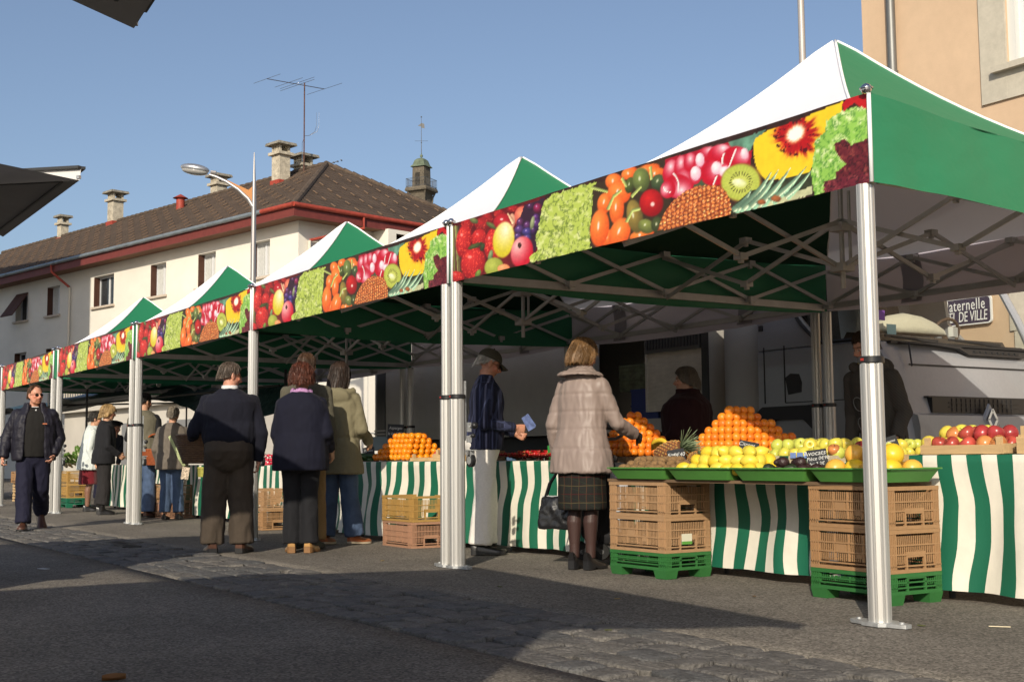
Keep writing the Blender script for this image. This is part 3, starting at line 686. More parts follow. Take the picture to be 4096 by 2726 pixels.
c5=chimney(1545,155,215,5.6,.31,.29,.22,onslope=False)
p=hl(920,352,v=4.1)
MB().lathe([(.20,p.z-1.5),(.20,p.z-.22),(.21,p.z-.22),(.36,p.z-.20),(.05,p.z-.02),(0,p.z)],16,0,(p.x,p.y,0)).box(p.x-.35,p.x+.35,p.y-.3,p.y+.3,p.z-1.75,p.z-1.1).build('vent_pipe',M_REDP2,house,smooth=SM)
# television aerial on the ridge
ant=empty('aerial',(hl(1549,100,v=c5[1]-.7).x,c5[1]-.7,0)); ant.parent=house
zA=hl(1549,0,v=c5[1]-.7).z; zt_=hl(1549,-214,v=c5[1]-.7).z
A=MB().tube([(0,0,12.9),(0,0,zt_)],.028,8,0); A.build('mast',mat('rusty_mast',(.12,.06,.045),.8,.3,var=(5,.4)),ant,smooth=SM)
h_=zt_-.12; A=MB(); _rl=_Ri@V((_r2.x,_r2.y,0)).normalized(); _fl=_Ri@V((_fw.x,_fw.y,0)).normalized(); bd=(_rl+_fl*.7).normalized(); ed=(_rl-_fl*.93).normalized()
c0=V((0,0,h_)); A.tube([c0-bd*1.75,c0+bd*.95],.018,6)
for t,l in ((-1.75,.95),(-.75,.98),(.95,1.22)): A.tube([c0+bd*t-ed*l,c0+bd*t+ed*l],.010,5)
for o_ in (-.05,.05):
    A.tube([c0+bd*-.35-ed*1.2+V((0,0,o_)),c0+bd*-.35+ed*1.2+V((0,0,o_))],.010,5)
A.build('yagi_antenna',M_STEEL,ant,smooth=SM)
A=MB(); h2=zt_-2.35
for o_ in (0,.1): A.tube([(0,0,h2),(.2,.12,h2),(.42+o_,.25+o_*.5,h2+.15),(.48+o_,.3+o_*.5,h2+.4),(.48+o_,.3+o_*.5,h2+1.0)],.010,5)
A.tube([(-.08,-.04,h2-1.1),(-.08,-.04,h2-.3),(0,0,h2-.1)],.012,5); A.build('folded_dipole',M_STEEL,ant,smooth=SM)
A=MB(); h3=zt_-3.9; A.tube([(0,0,h3),(1.25,.9,h3+.38)],.014,6)
for i in range(9):
    t=.2+i*.11; c_=V((1.25*t,.9*t,h3+.38*t)); A.tube([c_-V((.03,-.05,0)),c_+V((.03,-.05,.0))],.03,5)
for dz in (-.3,-.2,.18,.28): A.tube([(-.2,.05,h3+dz),(.2,-.05,h3+dz)],.008,4)
A.build('grid_antenna',M_IRON,ant,smooth=SM)
# ---- belfry seen over the roof
TWR=V((-82.2,43.0,0)); tw=empty('belfry_tower',TWR,.55); tag(tw,'slim stone belfry with green copper dome and weathervane rising behind the tiled roof','tower')
M_TST=mat('belfry_stone',(.115,.095,.068),.9,var=(2,.3),var2=(8,.2)); M_COP=mat('old_copper',(.13,.16,.105),.7,.2,var=(3,.35),var2=(10,.2))
zz=lambda cy:21.15+(1375-cy)*.00536
def sq(h,z): return [(-h,-h,z),(h,-h,z),(h,h,z),(-h,h,z)]
b=MB().loft([sq(.62,0),sq(.62,zz(1420)),sq(.60,zz(1330)),sq(.66,zz(1260)),sq(.86,zz(1222))]); 
for sx in (-1,1):
    for sy in (-1,1): b.tube([(sx*.62,sy*.62,zz(1400)),(sx*.66,sy*.66,zz(1300)),(sx*.80,sy*.80,zz(1225))],.07,6)
b.build('corbelled_neck',M_TST,tw)
MB().loft([sq(.96,zz(1222)),sq(.98,zz(1200)),sq(.92,zz(1165))]).build('balcony_slab',M_TST,tw)
b=MB().loft([sq(.55,zz(1168)),sq(.52,zz(850))]); b.build('lantern',M_TST,tw)
b=MB()
for i in range(16): b.box(-.26,.16,-.575,-.55,zz(1140)+i*.068,zz(1140)+i*.068+.03)
for i in range(16): b.box(-.575,-.55,-.26,.16,zz(1140)+i*.068,zz(1140)+i*.068+.03)
b.build('louvre',mat('louvre_dark',(.05,.045,.04),.8),tw)
b=MB()
for z_ in (zz(1150),zz(1035)):
    for a_,c_ in (((-.9,-.9),(.9,-.9)),((.9,-.9),(.9,.9)),((.9,.9),(-.9,.9)),((-.9,.9),(-.9,-.9))): b.bar((*a_,z_),(*c_,z_),.03,.03)
for i in range(15):
    t=-.9+1.8*i/14
    for q_ in ((t,-.9),(t,.9),(-.9,t),(.9,t)): b.tube([(*q_,zz(1165)),(*q_,zz(1035))],.014,4)
b.build('railing',M_IRON,tw)
R_=[(.66,850),(.62,835),(.52,815),(.46,780),(.40,745),(.26,720),(.08,706)]
MB().loft([sq(r_,zz(y_)) for r_,y_ in R_]).build('dome',M_COP,tw,smooth=.5)
MB().lathe([(.08,zz(708)),(.04,zz(700)),(.13,zz(680)),(.11,zz(662)),(.04,zz(650)),(.03,zz(625))],12).build('finial',M_COP,tw,smooth=3)
b=MB().tube([(0,0,zz(640)),(0,0,zz(75))],[.028,.012],6); b.tube([(-.48,-.23,zz(446)),(.48,.23,zz(446))],.012,5).ell((0,0,zz(470)),.05,8,6).ell((0,0,zz(78)),.06,8,6)
b.box(-.01,.01,-.01,.01,zz(440),zz(440)+.01); b.build('vane_rod',M_IRON,tw,smooth=SM)
MB().add([(0,0,zz(245)),(.24,.115,zz(255)),(.21,.10,zz(185)),(0,0,zz(170)),(-.24,-.115,zz(215)),(-.24,-.115,zz(205)),(-.01,-.005,zz(225))],[(0,1,2,3),(3,4,5,6),(0,3,6)]).build('weathervane',M_IRON,tw)
# ---- peach building on the right
M_PEACH=mat('peach_render',(.56,.40,.265),.92,var=(.8,.05),var2=(6,.04),bump=(70,.35,(1,1,1),.006))
M_STONE=mat('dressed_stone',(.47,.43,.35),.88,var=(2,.1),var2=(14,.08),bump=(40,.25,(1,1,1),.006))
M_SHW=mat('white_shutter',(.6,.6,.57),.6)
YB=8.6
pb=empty('peach_building',(0,YB,0)); tag(pb,'tall peach rendered building with stone window surrounds and a grey downpipe, at right','building')
ops=[(-5.13,-3.95,5.58,7.6),(-1.5,-.32,5.58,7.6),(-5.13+7.3,-3.95+7.3,5.58,7.6)]; ops0=[(-4.75,-3.45,1.1,3.1),(-1.5,-.32,1.1,3.1)]
w_=MB(); sheet_open(w_,-7.39,9,0,12,ops+ops0,.28)
w_.add([(-7.39,0,0),(-7.39,0,12),(-7.39,14,12),(-7.39,14,0)],[(0,1,2,3)]).add([(9,0,0),(9,14,0),(9,14,12),(9,0,12)],[(0,1,2,3)]).add([(-7.39,14,0),(-7.39,14,12),(9,14,12),(9,14,0)],[(0,1,2,3)])
w_.build('wall',M_PEACH,pb)
MB().loft([[(-7.9,-.5,12),(9.5,-.5,12),(9.5,14.5,12),(-7.9,14.5,12)],[(-7.9,-.5,12.2),(9.5,-.5,12.2),(9.5,14.5,12.2),(-7.9,14.5,12.2)],[(-2,6,15),(4,6,15),(4,8,15),(-2,8,15)]]).build('roof',M_SOFF,pb)
def bigwin(a,b_,z0,z1,sur=.37):
    r=empty('window',((a+b_)/2,0,z0)); r.parent=pb; w=(b_-a)/2; h=z1-z0
    s=MB(); s.box(-w-sur,-w-.002,-.035,.03,-.42,h+.3).box(w+.002,w+sur,-.035,.03,-.42,h+.3).box(-w-.002,w+.002,-.034,.03,h+.002,h+.3).box(-w-.002,w+.002,-.034,.03,-.42,-.075)
    s.build('stone_surround',M_STONE,r)
    MB().box(-w-.16,w+.16,-.13,.2,-.075,0).build('sill',M_STONE,r)
    MB().box(-w,-w+.10,.03,.26,.001,h).box(w-.10,w,.03,.26,.001,h).build('folded_shutter',M_SHW,r)
    f=MB(); f.box(-w+.1,-w+.17,.12,.2,0.002,h).box(w-.17,w-.1,.12,.2,.002,h).box(-w+.17,w-.17,.12,.2,.002,.08).box(-w+.17,w-.17,.12,.2,h-.08,h-.001).box(-.05,.05,.125,.195,.08,h-.08)
    for sx in (-1,1):
        c_=sx*(w-.12)/2
        for zi in (.33,.66): f.box(c_-(w-.17)/2+.03,c_+(w-.17)/2-.03,.14,.17,h*zi-.012,h*zi+.012)
    f.build('frame',M_WFRM,r); MB().box(-w+.17,w-.17,.165,.17,.08,h-.08).build('pane',M_GLASS,r)
    cu=MB()
    for sx in (-1,1): cu.grid(lambda u,v:(sx*((w-.17)-(.12+.28*v*v)*u),.155+.006*math.sin(u*16),.1+(h-.2)*v),20,8)
    cu.build('curtain',M_CURT,r,smooth=3)
for o_ in ops: bigwin(*o_)
for a,b_,z0,z1 in ops0:
    r=empty('window',((a+b_)/2,0,z0)); r.parent=pb; w=(b_-a)/2; h=z1-z0
    s=MB()
    for k in range(5): s.box(-w-.44-(0.06 if k%2 else 0),-w-.001,-.03,.02,-.3+k*.5,-.31+(k+1)*.5)
    s.build('stone_surround',M_STONE,r); s=MB()
    for k in range(5): s.box(w+.001,w+.44+(0.06 if k%2 else 0),-.03,.02,-.3+k*.5,-.31+(k+1)*.5)
    s.build('stone_surround',M_STONE,r)
    sh=MB().box(-w,w,.05,.09,0.002,h-.002)
    for k in range(26): sh.obox((0,.04,.05+k*(h-.1)/25),(2*w-.1,.02,.06),rotm(.4))
    sh.build('louvred_shutter',M_SHW,r)
px_=-6.81
MB().tube([(px_,-.10,.2),(px_,-.10,11.7)],.06,12).lathe([(.072,5.86),(.072,5.94)],12,o=(px_,-.1,0)).lathe([(.072,3),(.072,3.08)],12,o=(px_,-.1,0)).build('downpipe',mat('weathered_zinc_pipe',(.20,.20,.19),.5,.6,var=(3,.25,(1,1,.3))),pb,smooth=SM)
# direction sign on its wall
def text_obj(name,body,size,m,parent,loc,rot,ext=.0015,align='CENTER',shear=0,sx=1,space=1.0,fitw=None):
    cu=bpy.data.curves.new(name,'FONT'); cu.body=body; cu.size=size; cu.extrude=ext; cu.align_x=align; cu.align_y='CENTER'; cu.shear=shear; cu.space_character=space
    cu.resolution_u=3; cu.offset=.0
    o=bpy.data.objects.new(name,cu); me=bpy.data.meshes.new_from_object(o); bpy.data.objects.remove(o)
    me.materials.clear(); me.materials.append(m)
    if fitw:
        xs_=[v.co.x for v in me.vertices]; sx=fitw/(max(xs_)-min(xs_))
    o=bpy.data.objects.new(name,me); COL.objects.link(o); o.location=loc; o.rotation_euler=rot; o.scale=(sx,1,1)
    if parent:o.parent=parent
    return o
sL=at(2128,712,1,YB-.06); sR=at(2281,712,1,YB-.06); sT=at(2230,683,1,YB-.06).z; sB=at(2230,747,1,YB-.06).z
sg=empty('direction_sign',((sL.x+sR.x)/2,YB-.06,(sT+sB)/2)); tag(sg,'navy blue sign reading Maternelle and Hotel de Ville on the peach wall','sign')
hw=(sR.x-sL.x)/2; hh=(sT-sB)/2
def rrect(w,h,r,y,n=5):
    out=[]
    for cx,cz,a0 in ((w-r,h-r,0),(-w+r,h-r,pi/2),(-w+r,-h+r,pi),(w-r,-h+r,1.5*pi)):
        for i in range(n): a=a0+pi/2*i/(n-1); out.append((cx+r*math.cos(a),y,cz+r*math.sin(a)))
    return out
MB().loft([rrect(hw,hh,.05,.03),rrect(hw,hh,.05,0)]).build('white_border',mat('sign_white',(.75,.75,.75),.4),sg)
MB().loft([rrect(hw-.018,hh-.018,.04,-.001),rrect(hw-.018,hh-.018,.04,-.005)]).build('blue_face',mat('sign_navy',(.022,.02,.06),.4),sg)
M_SW=mat('sign_letter',(.78,.78,.76),.5)
text_obj('lettering','Maternelle',.20,M_SW,sg,(2*hw*.095,-.0075,hh*.42),(pi/2,0,0),space=1.12,fitw=2*hw*.63)
text_obj('lettering','HÔTEL DE VILLE',.185,M_SW,sg,(2*hw*.04,-.0075,-hh*.42),(pi/2,0,0),shear=.12,fitw=2*hw*.80)
# ---- lamp
LB=V((-22.1,5.46,0)); lp=empty('street_lamp',LB); tag(lp,'grey street lamp with orange gusset, its arm reaching left in front of the tiled roof','street lamp')
M_LP=mat('lamp_post_grey',(.36,.34,.33),.4,.6)
ar=(-_r2); ar.z=0; ar.normalize()
MB().tube([(0,0,0),(0,0,1.2),(0,0,6.85)],[.085,.08,.048],14).tube([(0,0,6.85),(0,0,7.05),(-.01,0,7.68)],[.048,.034,.011],12).build('post',M_LP,lp,smooth=SM)
armp=[(0.02,6.45),(.12,6.62),(.35,6.84),(.62,7.02),(.85,7.13),(1.0,7.18)]
MB().tube([(ar.x*a,ar.y*a,z_) for a,z_ in armp],[.05,.05,.045,.04,.035,.032],10).build('arm',M_LP,lp,smooth=SM)
P2=[(.0,6.42),(.12,6.63),(.35,6.86),(.62,7.06),(.35,6.93),(.12,6.82),(.03,6.90),(0,6.97)]
g_=MB(); nrm=V((-ar.y,ar.x,0))*.03
g_.loft([[V((ar.x*a,ar.y*a,z_))+nrm for a,z_ in P2],[V((ar.x*a,ar.y*a,z_))-nrm for a,z_ in P2]]); g_.build('gusset',mat('orange_gusset',(.42,.17,.04),.6),lp)
hd=V((ar.x*1.33,ar.y*1.33,7.30)); Mx=Matrix((ar,V((-ar.y,ar.x,0)),V((0,0,1)))).transposed()@rotm(0,-.16,0)
h_=empty('lamp_head',hd); h_.parent=lp
MB().ell((0,0,.02),(.33,.17,.105),20,10,0,Mx).build('shell',mat('lamp_shell',(.45,.45,.46),.3,.7),h_,smooth=3)
MB().ell((0,0,-.035),(.30,.15,.092),20,10,0,Mx).build('glass_bowl',mat('lamp_bowl',(.32,.31,.29),.15,spec=.6),h_,smooth=3)
MB().tube([hd-V(hd)+(Mx@V((.36,0,.0)))*-1,(Mx@V((.48,0,.0)))*-1],.04,8).build('socket',M_LP,h_,smooth=SM)
P_=at(1850,170,1,8.0)
o=MB().tube([(0,0,0),(0,0,12)],[.055,.04],14).lathe([(.16,0),(.16,.02)],14).build('metal_mast',mat('mast_grey',(.40,.37,.35),.5,.3,var=(2,.05)),smooth=SM,loc=(P_.x-.02,8.0,0)); tag(o,'plain grey metal mast rising behind the largest tent, left of the peach building','pole')
# ---- vans with raised counter flaps
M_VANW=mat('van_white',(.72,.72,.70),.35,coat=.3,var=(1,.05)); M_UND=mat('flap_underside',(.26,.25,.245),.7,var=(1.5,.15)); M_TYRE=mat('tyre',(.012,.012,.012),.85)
M_LIP=mat('flap_edge_white',(.62,.60,.57),.5); M_TRIM=mat('dark_edge_trim',(.04,.04,.04),.5)
def market_van(label,x0,x1,y0,zr,O0,O1,H0,H1):
    """body from x0..x1, front side at y0 going to -y; flap outer edge O0..O1, hinge H0..H1"""
    r=empty('market_van',((x0+x1)/2,y0-1.0,0)); tag(r,label,'van','vans with raised flaps'); o=V(r.location)
    b=MB(); X0,X1=x0-o.x,x1-o.x; Y0,Y1=y0-o.y,y0-2.1-o.y
    b.box(X0,X1,Y1,Y0,.45,1.15).box(X0,X1,Y1,Y0-1.9,1.15,zr-.0).box(X0,X0+.06,Y0-1.9,Y0,1.15,zr).box(X1-.06,X1,Y0-1.9,Y0,1.15,zr).box(X0+.06,X1-.06,Y0-1.9,Y0,zr-.05,zr)
    b.build('body',M_VANW,r)
    MB().box(X0+.06,X1-.06,Y0-.5,Y0+.25,1.151,1.19).build('counter',mat('counter_steel',(.4,.4,.4),.3,.8),r)
    for wx in (X0+.6,X1-.6):
        for wy in (Y0-.13,Y1+.13): MB().lathe([(.12,-.11),(.31,-.11),(.33,-.07),(.33,.07),(.31,.11),(.12,.11)],24,0,(wx,wy,.33),rotm(pi/2)).build('wheel',M_TYRE,r,smooth=SM)
    f=MB(); q=[V(p_)-o for p_ in (O0,O1,H1,H0)]; n_=(q[1]-q[0]).cross(q[3]-q[0]).normalized(); 
    if n_.z<0:n_=-n_
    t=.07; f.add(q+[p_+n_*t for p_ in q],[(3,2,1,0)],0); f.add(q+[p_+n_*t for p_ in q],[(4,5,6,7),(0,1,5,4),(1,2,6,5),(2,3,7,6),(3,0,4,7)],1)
    fl=f.build('flap',[M_UND,M_LIP],r)
    # raised rim and darker frame under the flap
    c=sum(q,V((0,0,0)))/4; e=MB()
    for i in range(4):
        a=q[i];b_=q[(i+1)%4]; e.bar(a.lerp(c,.10)-n_*.004,b_.lerp(c,.10)-n_*.004,.012,.008,0); 
        e.bar(a+n_*(t+.008),b_+n_*(t+.008),.05,.016,0)
    e.build('flap_frame',M_TRIM,fl)
    # catch and latch fittings near the outer edge
    L_=MB(); p0=q[0].lerp(q[3],.50).lerp(c,.06); ax=(q[3]-q[0]).normalized(); 
    L_.bar(p0-n_*.02+ax*.02,p0-n_*.02+ax*.16,.03,.03).bar(p0-n_*.035+ax*.07,p0-n_*.035+ax*.10,.02,.03); MB().bar(q[0]+n_*.02,q[0]+n_*.02+ax*.06-(q[3]-q[0]).normalized()*.04,.02,.02).build('hook',M_ZINC,fl)
    L_.build('catch',M_ZINC,fl)
    st_=MB()
    for hp,op in ((q[3],q[0]),(q[2],q[1])):
        a=hp.lerp(op,.55)-n_*.02; st_.tube([V((hp.x,Y0-.05,1.9)),a],.012,8)
    st_.build('gas_strut',M_STEEL,fl,smooth=SM)
    return r
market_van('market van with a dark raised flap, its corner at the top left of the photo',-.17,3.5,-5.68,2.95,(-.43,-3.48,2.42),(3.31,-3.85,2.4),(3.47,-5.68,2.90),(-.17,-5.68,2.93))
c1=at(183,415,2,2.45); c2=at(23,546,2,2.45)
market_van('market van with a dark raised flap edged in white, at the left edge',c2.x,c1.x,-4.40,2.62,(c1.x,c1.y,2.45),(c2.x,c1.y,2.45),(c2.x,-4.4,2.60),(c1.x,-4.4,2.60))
# the tall house across the square that shades the far end of the cream house
th=empty('tall_house',(-42,-1.2,0)); tag(th,'tall rendered house across the square, left of the view, shading the cream house','house')
MB().box(-14,0,-12,0,0,17.2).build('wall',M_REND,th)
MB().loft([[(-14.5,-12.5,17.2),(.4,-12.5,17.2),(.4,.4,17.2),(-14.5,.4,17.2)],[(-9,-7,20),(-5,-7,20),(-5,-5,20),(-9,-5,20)]]).build('roof',M_SOFF,th)
# ================================================================ lorry behind the stalls
M_CAB=mat('cab_grey_paint',(.275,.285,.305),.35,coat=.4,var=(1.2,.07),var2=(30,.04))
M_BOXW=mat('lorry_box_white',(.37,.355,.325),.5,var=(.8,.08),var2=(5,.05))
M_DARKP=mat('dark_plastic',(.022,.022,.023),.55)
M_CHR=mat('chrome',(.75,.75,.75),.12,1)
def clear_glass():
    m=bpy.data.materials.new('clear_glass'); m.use_nodes=True; nt=m.node_tree; N=nt.nodes; N.remove(N['Principled BSDF'])
    t=N.new('ShaderNodeBsdfTransparent'); t.inputs[0].default_value=(.88,.9,.88,1); g_=N.new('ShaderNodeBsdfGlossy'); g_.inputs['Roughness'].default_value=.03
    fr=N.new('ShaderNodeFresnel'); fr.inputs[0].default_value=1.4; mx=N.new('ShaderNodeMixShader')
    nt.links.new(fr.outputs[0],mx.inputs[0]); nt.links.new(t.outputs[0],mx.inputs[1]); nt.links.new(g_.outputs[0],mx.inputs[2]); nt.links.new(mx.outputs[0],N['Material Output'].inputs[0])
    return m
M_CLR=clear_glass()
lo_=empty('lorry',(-9,6.4,0)); tag(lo_,'grey and white delivery lorry parked behind the fruit stalls, cab at right','lorry')
LX=9.0; LY=-6.4     # subtract to get local
def L3(x,y,z): return (x+LX,y+LY,z)
prof=[(-6.12,.62),(-4.35,.55),(-4.12,.62),(-4.10,1.02),(-4.14,1.22),(-4.20,1.42),(-4.28,1.72),(-4.42,1.95),(-4.62,1.98),(-6.12,1.98)]
cx=sum(p[0] for p in prof)/len(prof)
def ring(y,ins): return [L3(max(x-ins*1.2,-6.12) if x>-5 else x,y,z-(ins*.3 if z>1.9 else 0)) for x,z in prof]
b=MB().loft([ring(5.20,.10),ring(5.23,.035),ring(5.32,.0),ring(7.74,0),ring(7.83,.035),ring(7.86,.10)])
for ys in (5.205,7.785):
    pl=[(-6.12,1.97),(-5.18,1.97),(-5.55,2.34),(-5.62,2.82),(-6.12,2.82)]
    b.loft([[L3(x,ys,z) for x,z in pl],[L3(x,ys+.06,z) for x,z in pl]])
for ya,yb in ((5.24,5.34),(7.82,7.72)): b.tube([L3(-4.46,ya,1.94),L3(-4.60,ya+(yb-ya)*.4,2.3),L3(-4.86,yb,2.84)],.045,8)
rp=[(-6.14,2.80),(-4.80,2.80),(-4.88,2.9),(-5.1,2.98),(-6.14,3.0)]
b.loft([[L3(x,5.26,z) for x,z in rp],[L3(x,5.22,z) for x,z in rp],[L3(x,7.84,z) for x,z in rp],[L3(x,7.80,z) for x,z in rp]])
b.box(-6.14+LX,-6.10+LX,5.26+LY,7.80+LY,1.98,2.80)
cab=b.build('cab',M_CAB,lo_,smooth=.6)
s=MB()
for x in (-5.71,-6.02): s.box(x-.006+LX,x+.006+LX,5.193+LY,5.2+LY,1.4,2.0)
s.box(-5.71+LX,-4.6+LX,5.194+LY,5.2+LY,1.392,1.402); s.bar(L3(-4.198,5.45,1.70),L3(-4.27,5.5,1.93),.012,.02); 
s.box(-4.279+LX,-4.268+LX,5.5+LY,7.5+LY,1.715,1.728); s.build('panel_gap',M_DARKP,cab)
MB().loft([[L3(*p) for p in ((-5.70,5.192,1.66),(-5.62,5.192,1.70),(-5.50,5.192,1.69),(-5.46,5.192,1.6),(-5.47,5.192,1.5),(-5.66,5.192,1.48))],[L3(*p) for p in ((-5.70,5.203,1.66),(-5.62,5.203,1.70),(-5.50,5.203,1.69),(-5.46,5.203,1.6),(-5.47,5.203,1.5),(-5.66,5.203,1.48))]]).build('door_handle_recess',M_DARKP,cab)
s=MB(); 
for k in range(4): s.box(-6.09+LX,-6.03+LX,5.19+LY,5.204+LY,2.18+k*.09,2.24+k*.09)
s.build('air_vent',M_DARKP,cab)
MB().add([L3(-4.44,5.28,1.96),L3(-4.44,7.78,1.96),L3(-4.85,7.71,2.82),L3(-4.85,5.35,2.82)],[(0,1,2,3)]).build('windscreen',M_CLR,cab)
for ys in (5.24,7.83):
    MB().add([L3(-5.18,ys,1.98),L3(-4.5,ys,1.98),L3(-4.84,ys,2.8),L3(-5.6,ys,2.8),L3(-5.53,ys,2.34)],[(0,1,2,3,4)]).build('side_window',M_CLR,cab)
s=MB().tube([L3(-5.56,5.197,2.82),L3(-5.55,5.197,2.34),L3(-5.45,5.197,2.2),L3(-5.2,5.197,1.99),L3(-4.52,5.197,1.985)],.02,6); s.build('window_seal',M_DARKP,cab)
cw_=MB().loft([[L3(-4.36,y,z0_),L3(-4.30,y,z0_+.005),L3(-4.405,y,1.955),L3(-4.46,y,1.975)] for y,z0_ in ((5.45,1.93),(6.0,1.925),(6.35,1.90),(6.5,1.845),(7.45,1.84),(7.62,1.92))])
for k in range(8): cw_.bar(L3(-4.335,6.62+k*.10,1.885),L3(-4.335,6.68+k*.10,1.885),.03,.025)
cw_.build('cowl',M_DARKP,cab)
gr=MB().box(-4.20+LX,-4.125+LX,5.65+LY,7.3+LY,1.25,1.40)
for k in range(14): gr.box(-4.125+LX,-4.118+LX,5.95+k*.075+LY,5.96+k*.075+LY,1.26,1.39,1)
for z in (1.30,1.345): gr.box(-4.125+LX,-4.117+LX,5.9+LY,7.05+LY,z,z+.008,1)
gr.build('grille',[M_BLK,M_DARKP],cab)
MB().box(-4.19+LX,-4.13+LX,5.6+LY,7.4+LY,1.395,1.41).build('grille_lip',M_DARKP,cab)
# bumper bulge and diamond shaped badge
MB().loft([[L3(-4.13,y,1.24),L3(-4.06,y,1.22),L3(-4.03,y,1.10),L3(-4.05,y,.6),L3(-4.2,y,.5),L3(-4.3,y,.5),L3(-4.3,y,1.24)] for y in (5.34,5.5,7.3,7.72)]).build('bumper',M_CAB,cab,smooth=.5)
e=MB(); ec=V(L3(-4.03,6.46,1.185)); hx,hz=.085,.12
q=[V((0,0,hz)),V((0,hx,0)),V((0,0,-hz)),V((0,-hx,0))]
for i in range(4): e.bar(ec+q[i]*.82,ec+q[(i+1)%4]*.82,.03,.035,0,up=(1,0,0))
e.box(ec.x-.03,ec.x+.0,ec.y-.11,ec.y+.11,ec.z-.14,ec.z+.14,1) if False else None
e.build('badge',M_CHR,cab)
MB().loft([[V(L3(-4.07,6.46,1.185))+p*1.35 for p in q],[V(L3(-4.045,6.46,1.185))+p*1.25 for p in q]]).build('badge_plinth',M_CAB,cab)
for y in (5.5,7.25): MB().box(-4.10+LX,-4.02+LX,y-.12+LY,y+.12+LY,.8,1.0).build('headlight',M_GLASS,cab)
w_=MB()
for y0,y1 in ((5.3,6.25),(6.3,7.3)): w_.tube([L3(-4.40,y0+.1,2.0),L3(-4.42,(y0+y1)/2,1.985),L3(-4.40,y1,1.955)],.010,6); w_.bar(L3(-4.40,y0,2.005),L3(-4.42,y1-.1,1.985),.012,.02)
w_.box(-4.5+LX,-4.36+LX,5.34+LY,7.72+LY,1.93,1.955); w_.build('wiper',M_DARKP,cab)
d_=MB().loft([[L3(-4.55,y,1.95),L3(-4.6,y,2.04),L3(-4.9,y,2.08),L3(-5.0,y,1.95)] for y in (5.3,7.5)]); d_.build('dashboard',mat('dash_brown',(.06,.05,.042),.8),cab)
sw=MB()
pts=[V(L3(-4.98+.06*math.sin(a),7.0+.22*math.cos(a),2.14+.16*math.sin(a))) for a in [2*pi*i/24 for i in range(25)]]
sw.tube(pts,.018,8).tube([L3(-5.0,7.0,2.12),L3(-4.9,7.0,1.98)],.03,8); sw.build('steering_wheel',mat('wheel_brown',(.10,.065,.045),.6),cab,smooth=3)
st_=MB()
for y in (5.55,6.6): st_.obox(L3(-5.75,y+.25,2.2),(.16,.5,.75),rotm(0,-.12,0)).obox(L3(-5.55,y+.25,1.9),(.5,.5,.14)).obox(L3(-5.8,y+.25,2.66),(.10,.28,.2))
st_.build('seat',mat('seat_dark',(.02,.02,.022),.9),cab)
MB().box(-4.475+LX,-4.47+LX,5.42+LY,5.56+LY,2.03,2.13).build('windscreen_sticker',mat('sticker_teal',(.25,.42,.42),.6),cab)
MB().box(-4.53+LX,-4.525+LX,5.36+LY,5.46+LY,2.17,2.27).build('windscreen_sticker',mat('sticker_violet',(.16,.06,.3),.6),cab)
MB().loft([[L3(x,5.22,z) for x,z in ((-6.1,.9),(-6.1,1.30),(-6.0,1.36),(-5.3,1.36),(-5.12,1.2),(-5.0,.85),(-5.1,.8),(-5.25,1.1),(-5.4,1.22),(-5.85,1.22),(-6.0,1.1),(-6.03,.9))],[L3(x,5.13,z) for x,z in ((-6.1,.9),(-6.1,1.30),(-6.0,1.36),(-5.3,1.36),(-5.12,1.2),(-5.0,.85),(-5.1,.8),(-5.25,1.1),(-5.4,1.22),(-5.85,1.22),(-6.0,1.1),(-6.03,.9))]]).build('wheel_arch',M_DARKP,cab)
def wheel(x,y,par,r=.48):
    wv=MB().lathe([(.22,-.13),(r-.03,-.13),(r,-.09),(r,.09),(r-.03,.13),(.22,.13)],28,0,L3(x,y,r),rotm(pi/2)); wv.lathe([(0,-.1),(.26,-.12),(.26,.1),(0,.1)],18,1,L3(x,y,r),rotm(pi/2)); wv.build('wheel',[M_TYRE,M_ZINC],par,smooth=SM)
for x in (-5.62,-12.3):
    for y in (5.38,7.42): wheel(x,y,lo_)
# air deflector between cab and box
cy=MB()
def arc(z): return [L3(-6.55+.40*math.cos(a),5.62-.38*math.sin(a),z) for a in [pi*i/14 for i in range(15)]]
cy.loft([arc(.95),arc(2.9)]); cy.build('side_fairing',mat('fairing_grey',(.36,.36,.35),.4,var=(1,.08)),lo_,smooth=.6)
# load box with an open side door
bx=MB(); x0,x1=-15.6,-7.0; z0,z1=1.14,3.35; ys=5.2
def quadY(xa,xb,za,zb_,y=ys,m=0): bx.add([L3(xa,y,za),L3(xb,y,za),L3(xb,y,zb_),L3(xa,y,zb_)],[(0,1,2,3)],m)
for xa,xb,za,zb_ in ((x0,-9.15,z0,z1),(-9.15,-7.05,2.9,z1),(-9.15,-7.05,z0,1.30),(-7.05,x1,z0,z1)): bx.box(xa+LX,xb+LX,ys+LY,ys+.06+LY,za,zb_)
bx.box(x0+LX,x1+LX,7.55+LY,7.6+LY,z0,z1).box(x0+LX,x1+LX,5.26+LY,7.55+LY,z0,z0+.1).box(x0+LX,x1+LX,5.26+LY,7.55+LY,z1-.06,z1).box(x0+LX,x0+.06+LX,5.26+LY,7.55+LY,z0+.1,z1-.06).box(x1-.06+LX,x1+LX,5.26+LY,7.55+LY,z0+.1,z1-.06)
for z in (1.19,1.245,1.30): bx.box(x0+LX,-9.2+LX,ys-.02+LY,ys+LY,z,z+.02)
box=bx.build('load_box',M_BOXW,lo_)
MB().box(-8.12+LX,-7.06+LX,ys+.02+LY,ys+.055+LY,1.38,2.88).box(-8.12+LX,-8.08+LX,ys+.0+LY,ys+.02+LY,1.38,2.88).build('door_panel',mat('dirty_panel',(.50,.47,.40),.7,var=(1.6,.14,(1,1,.6)),var2=(8,.12,(1,1,4))),box)
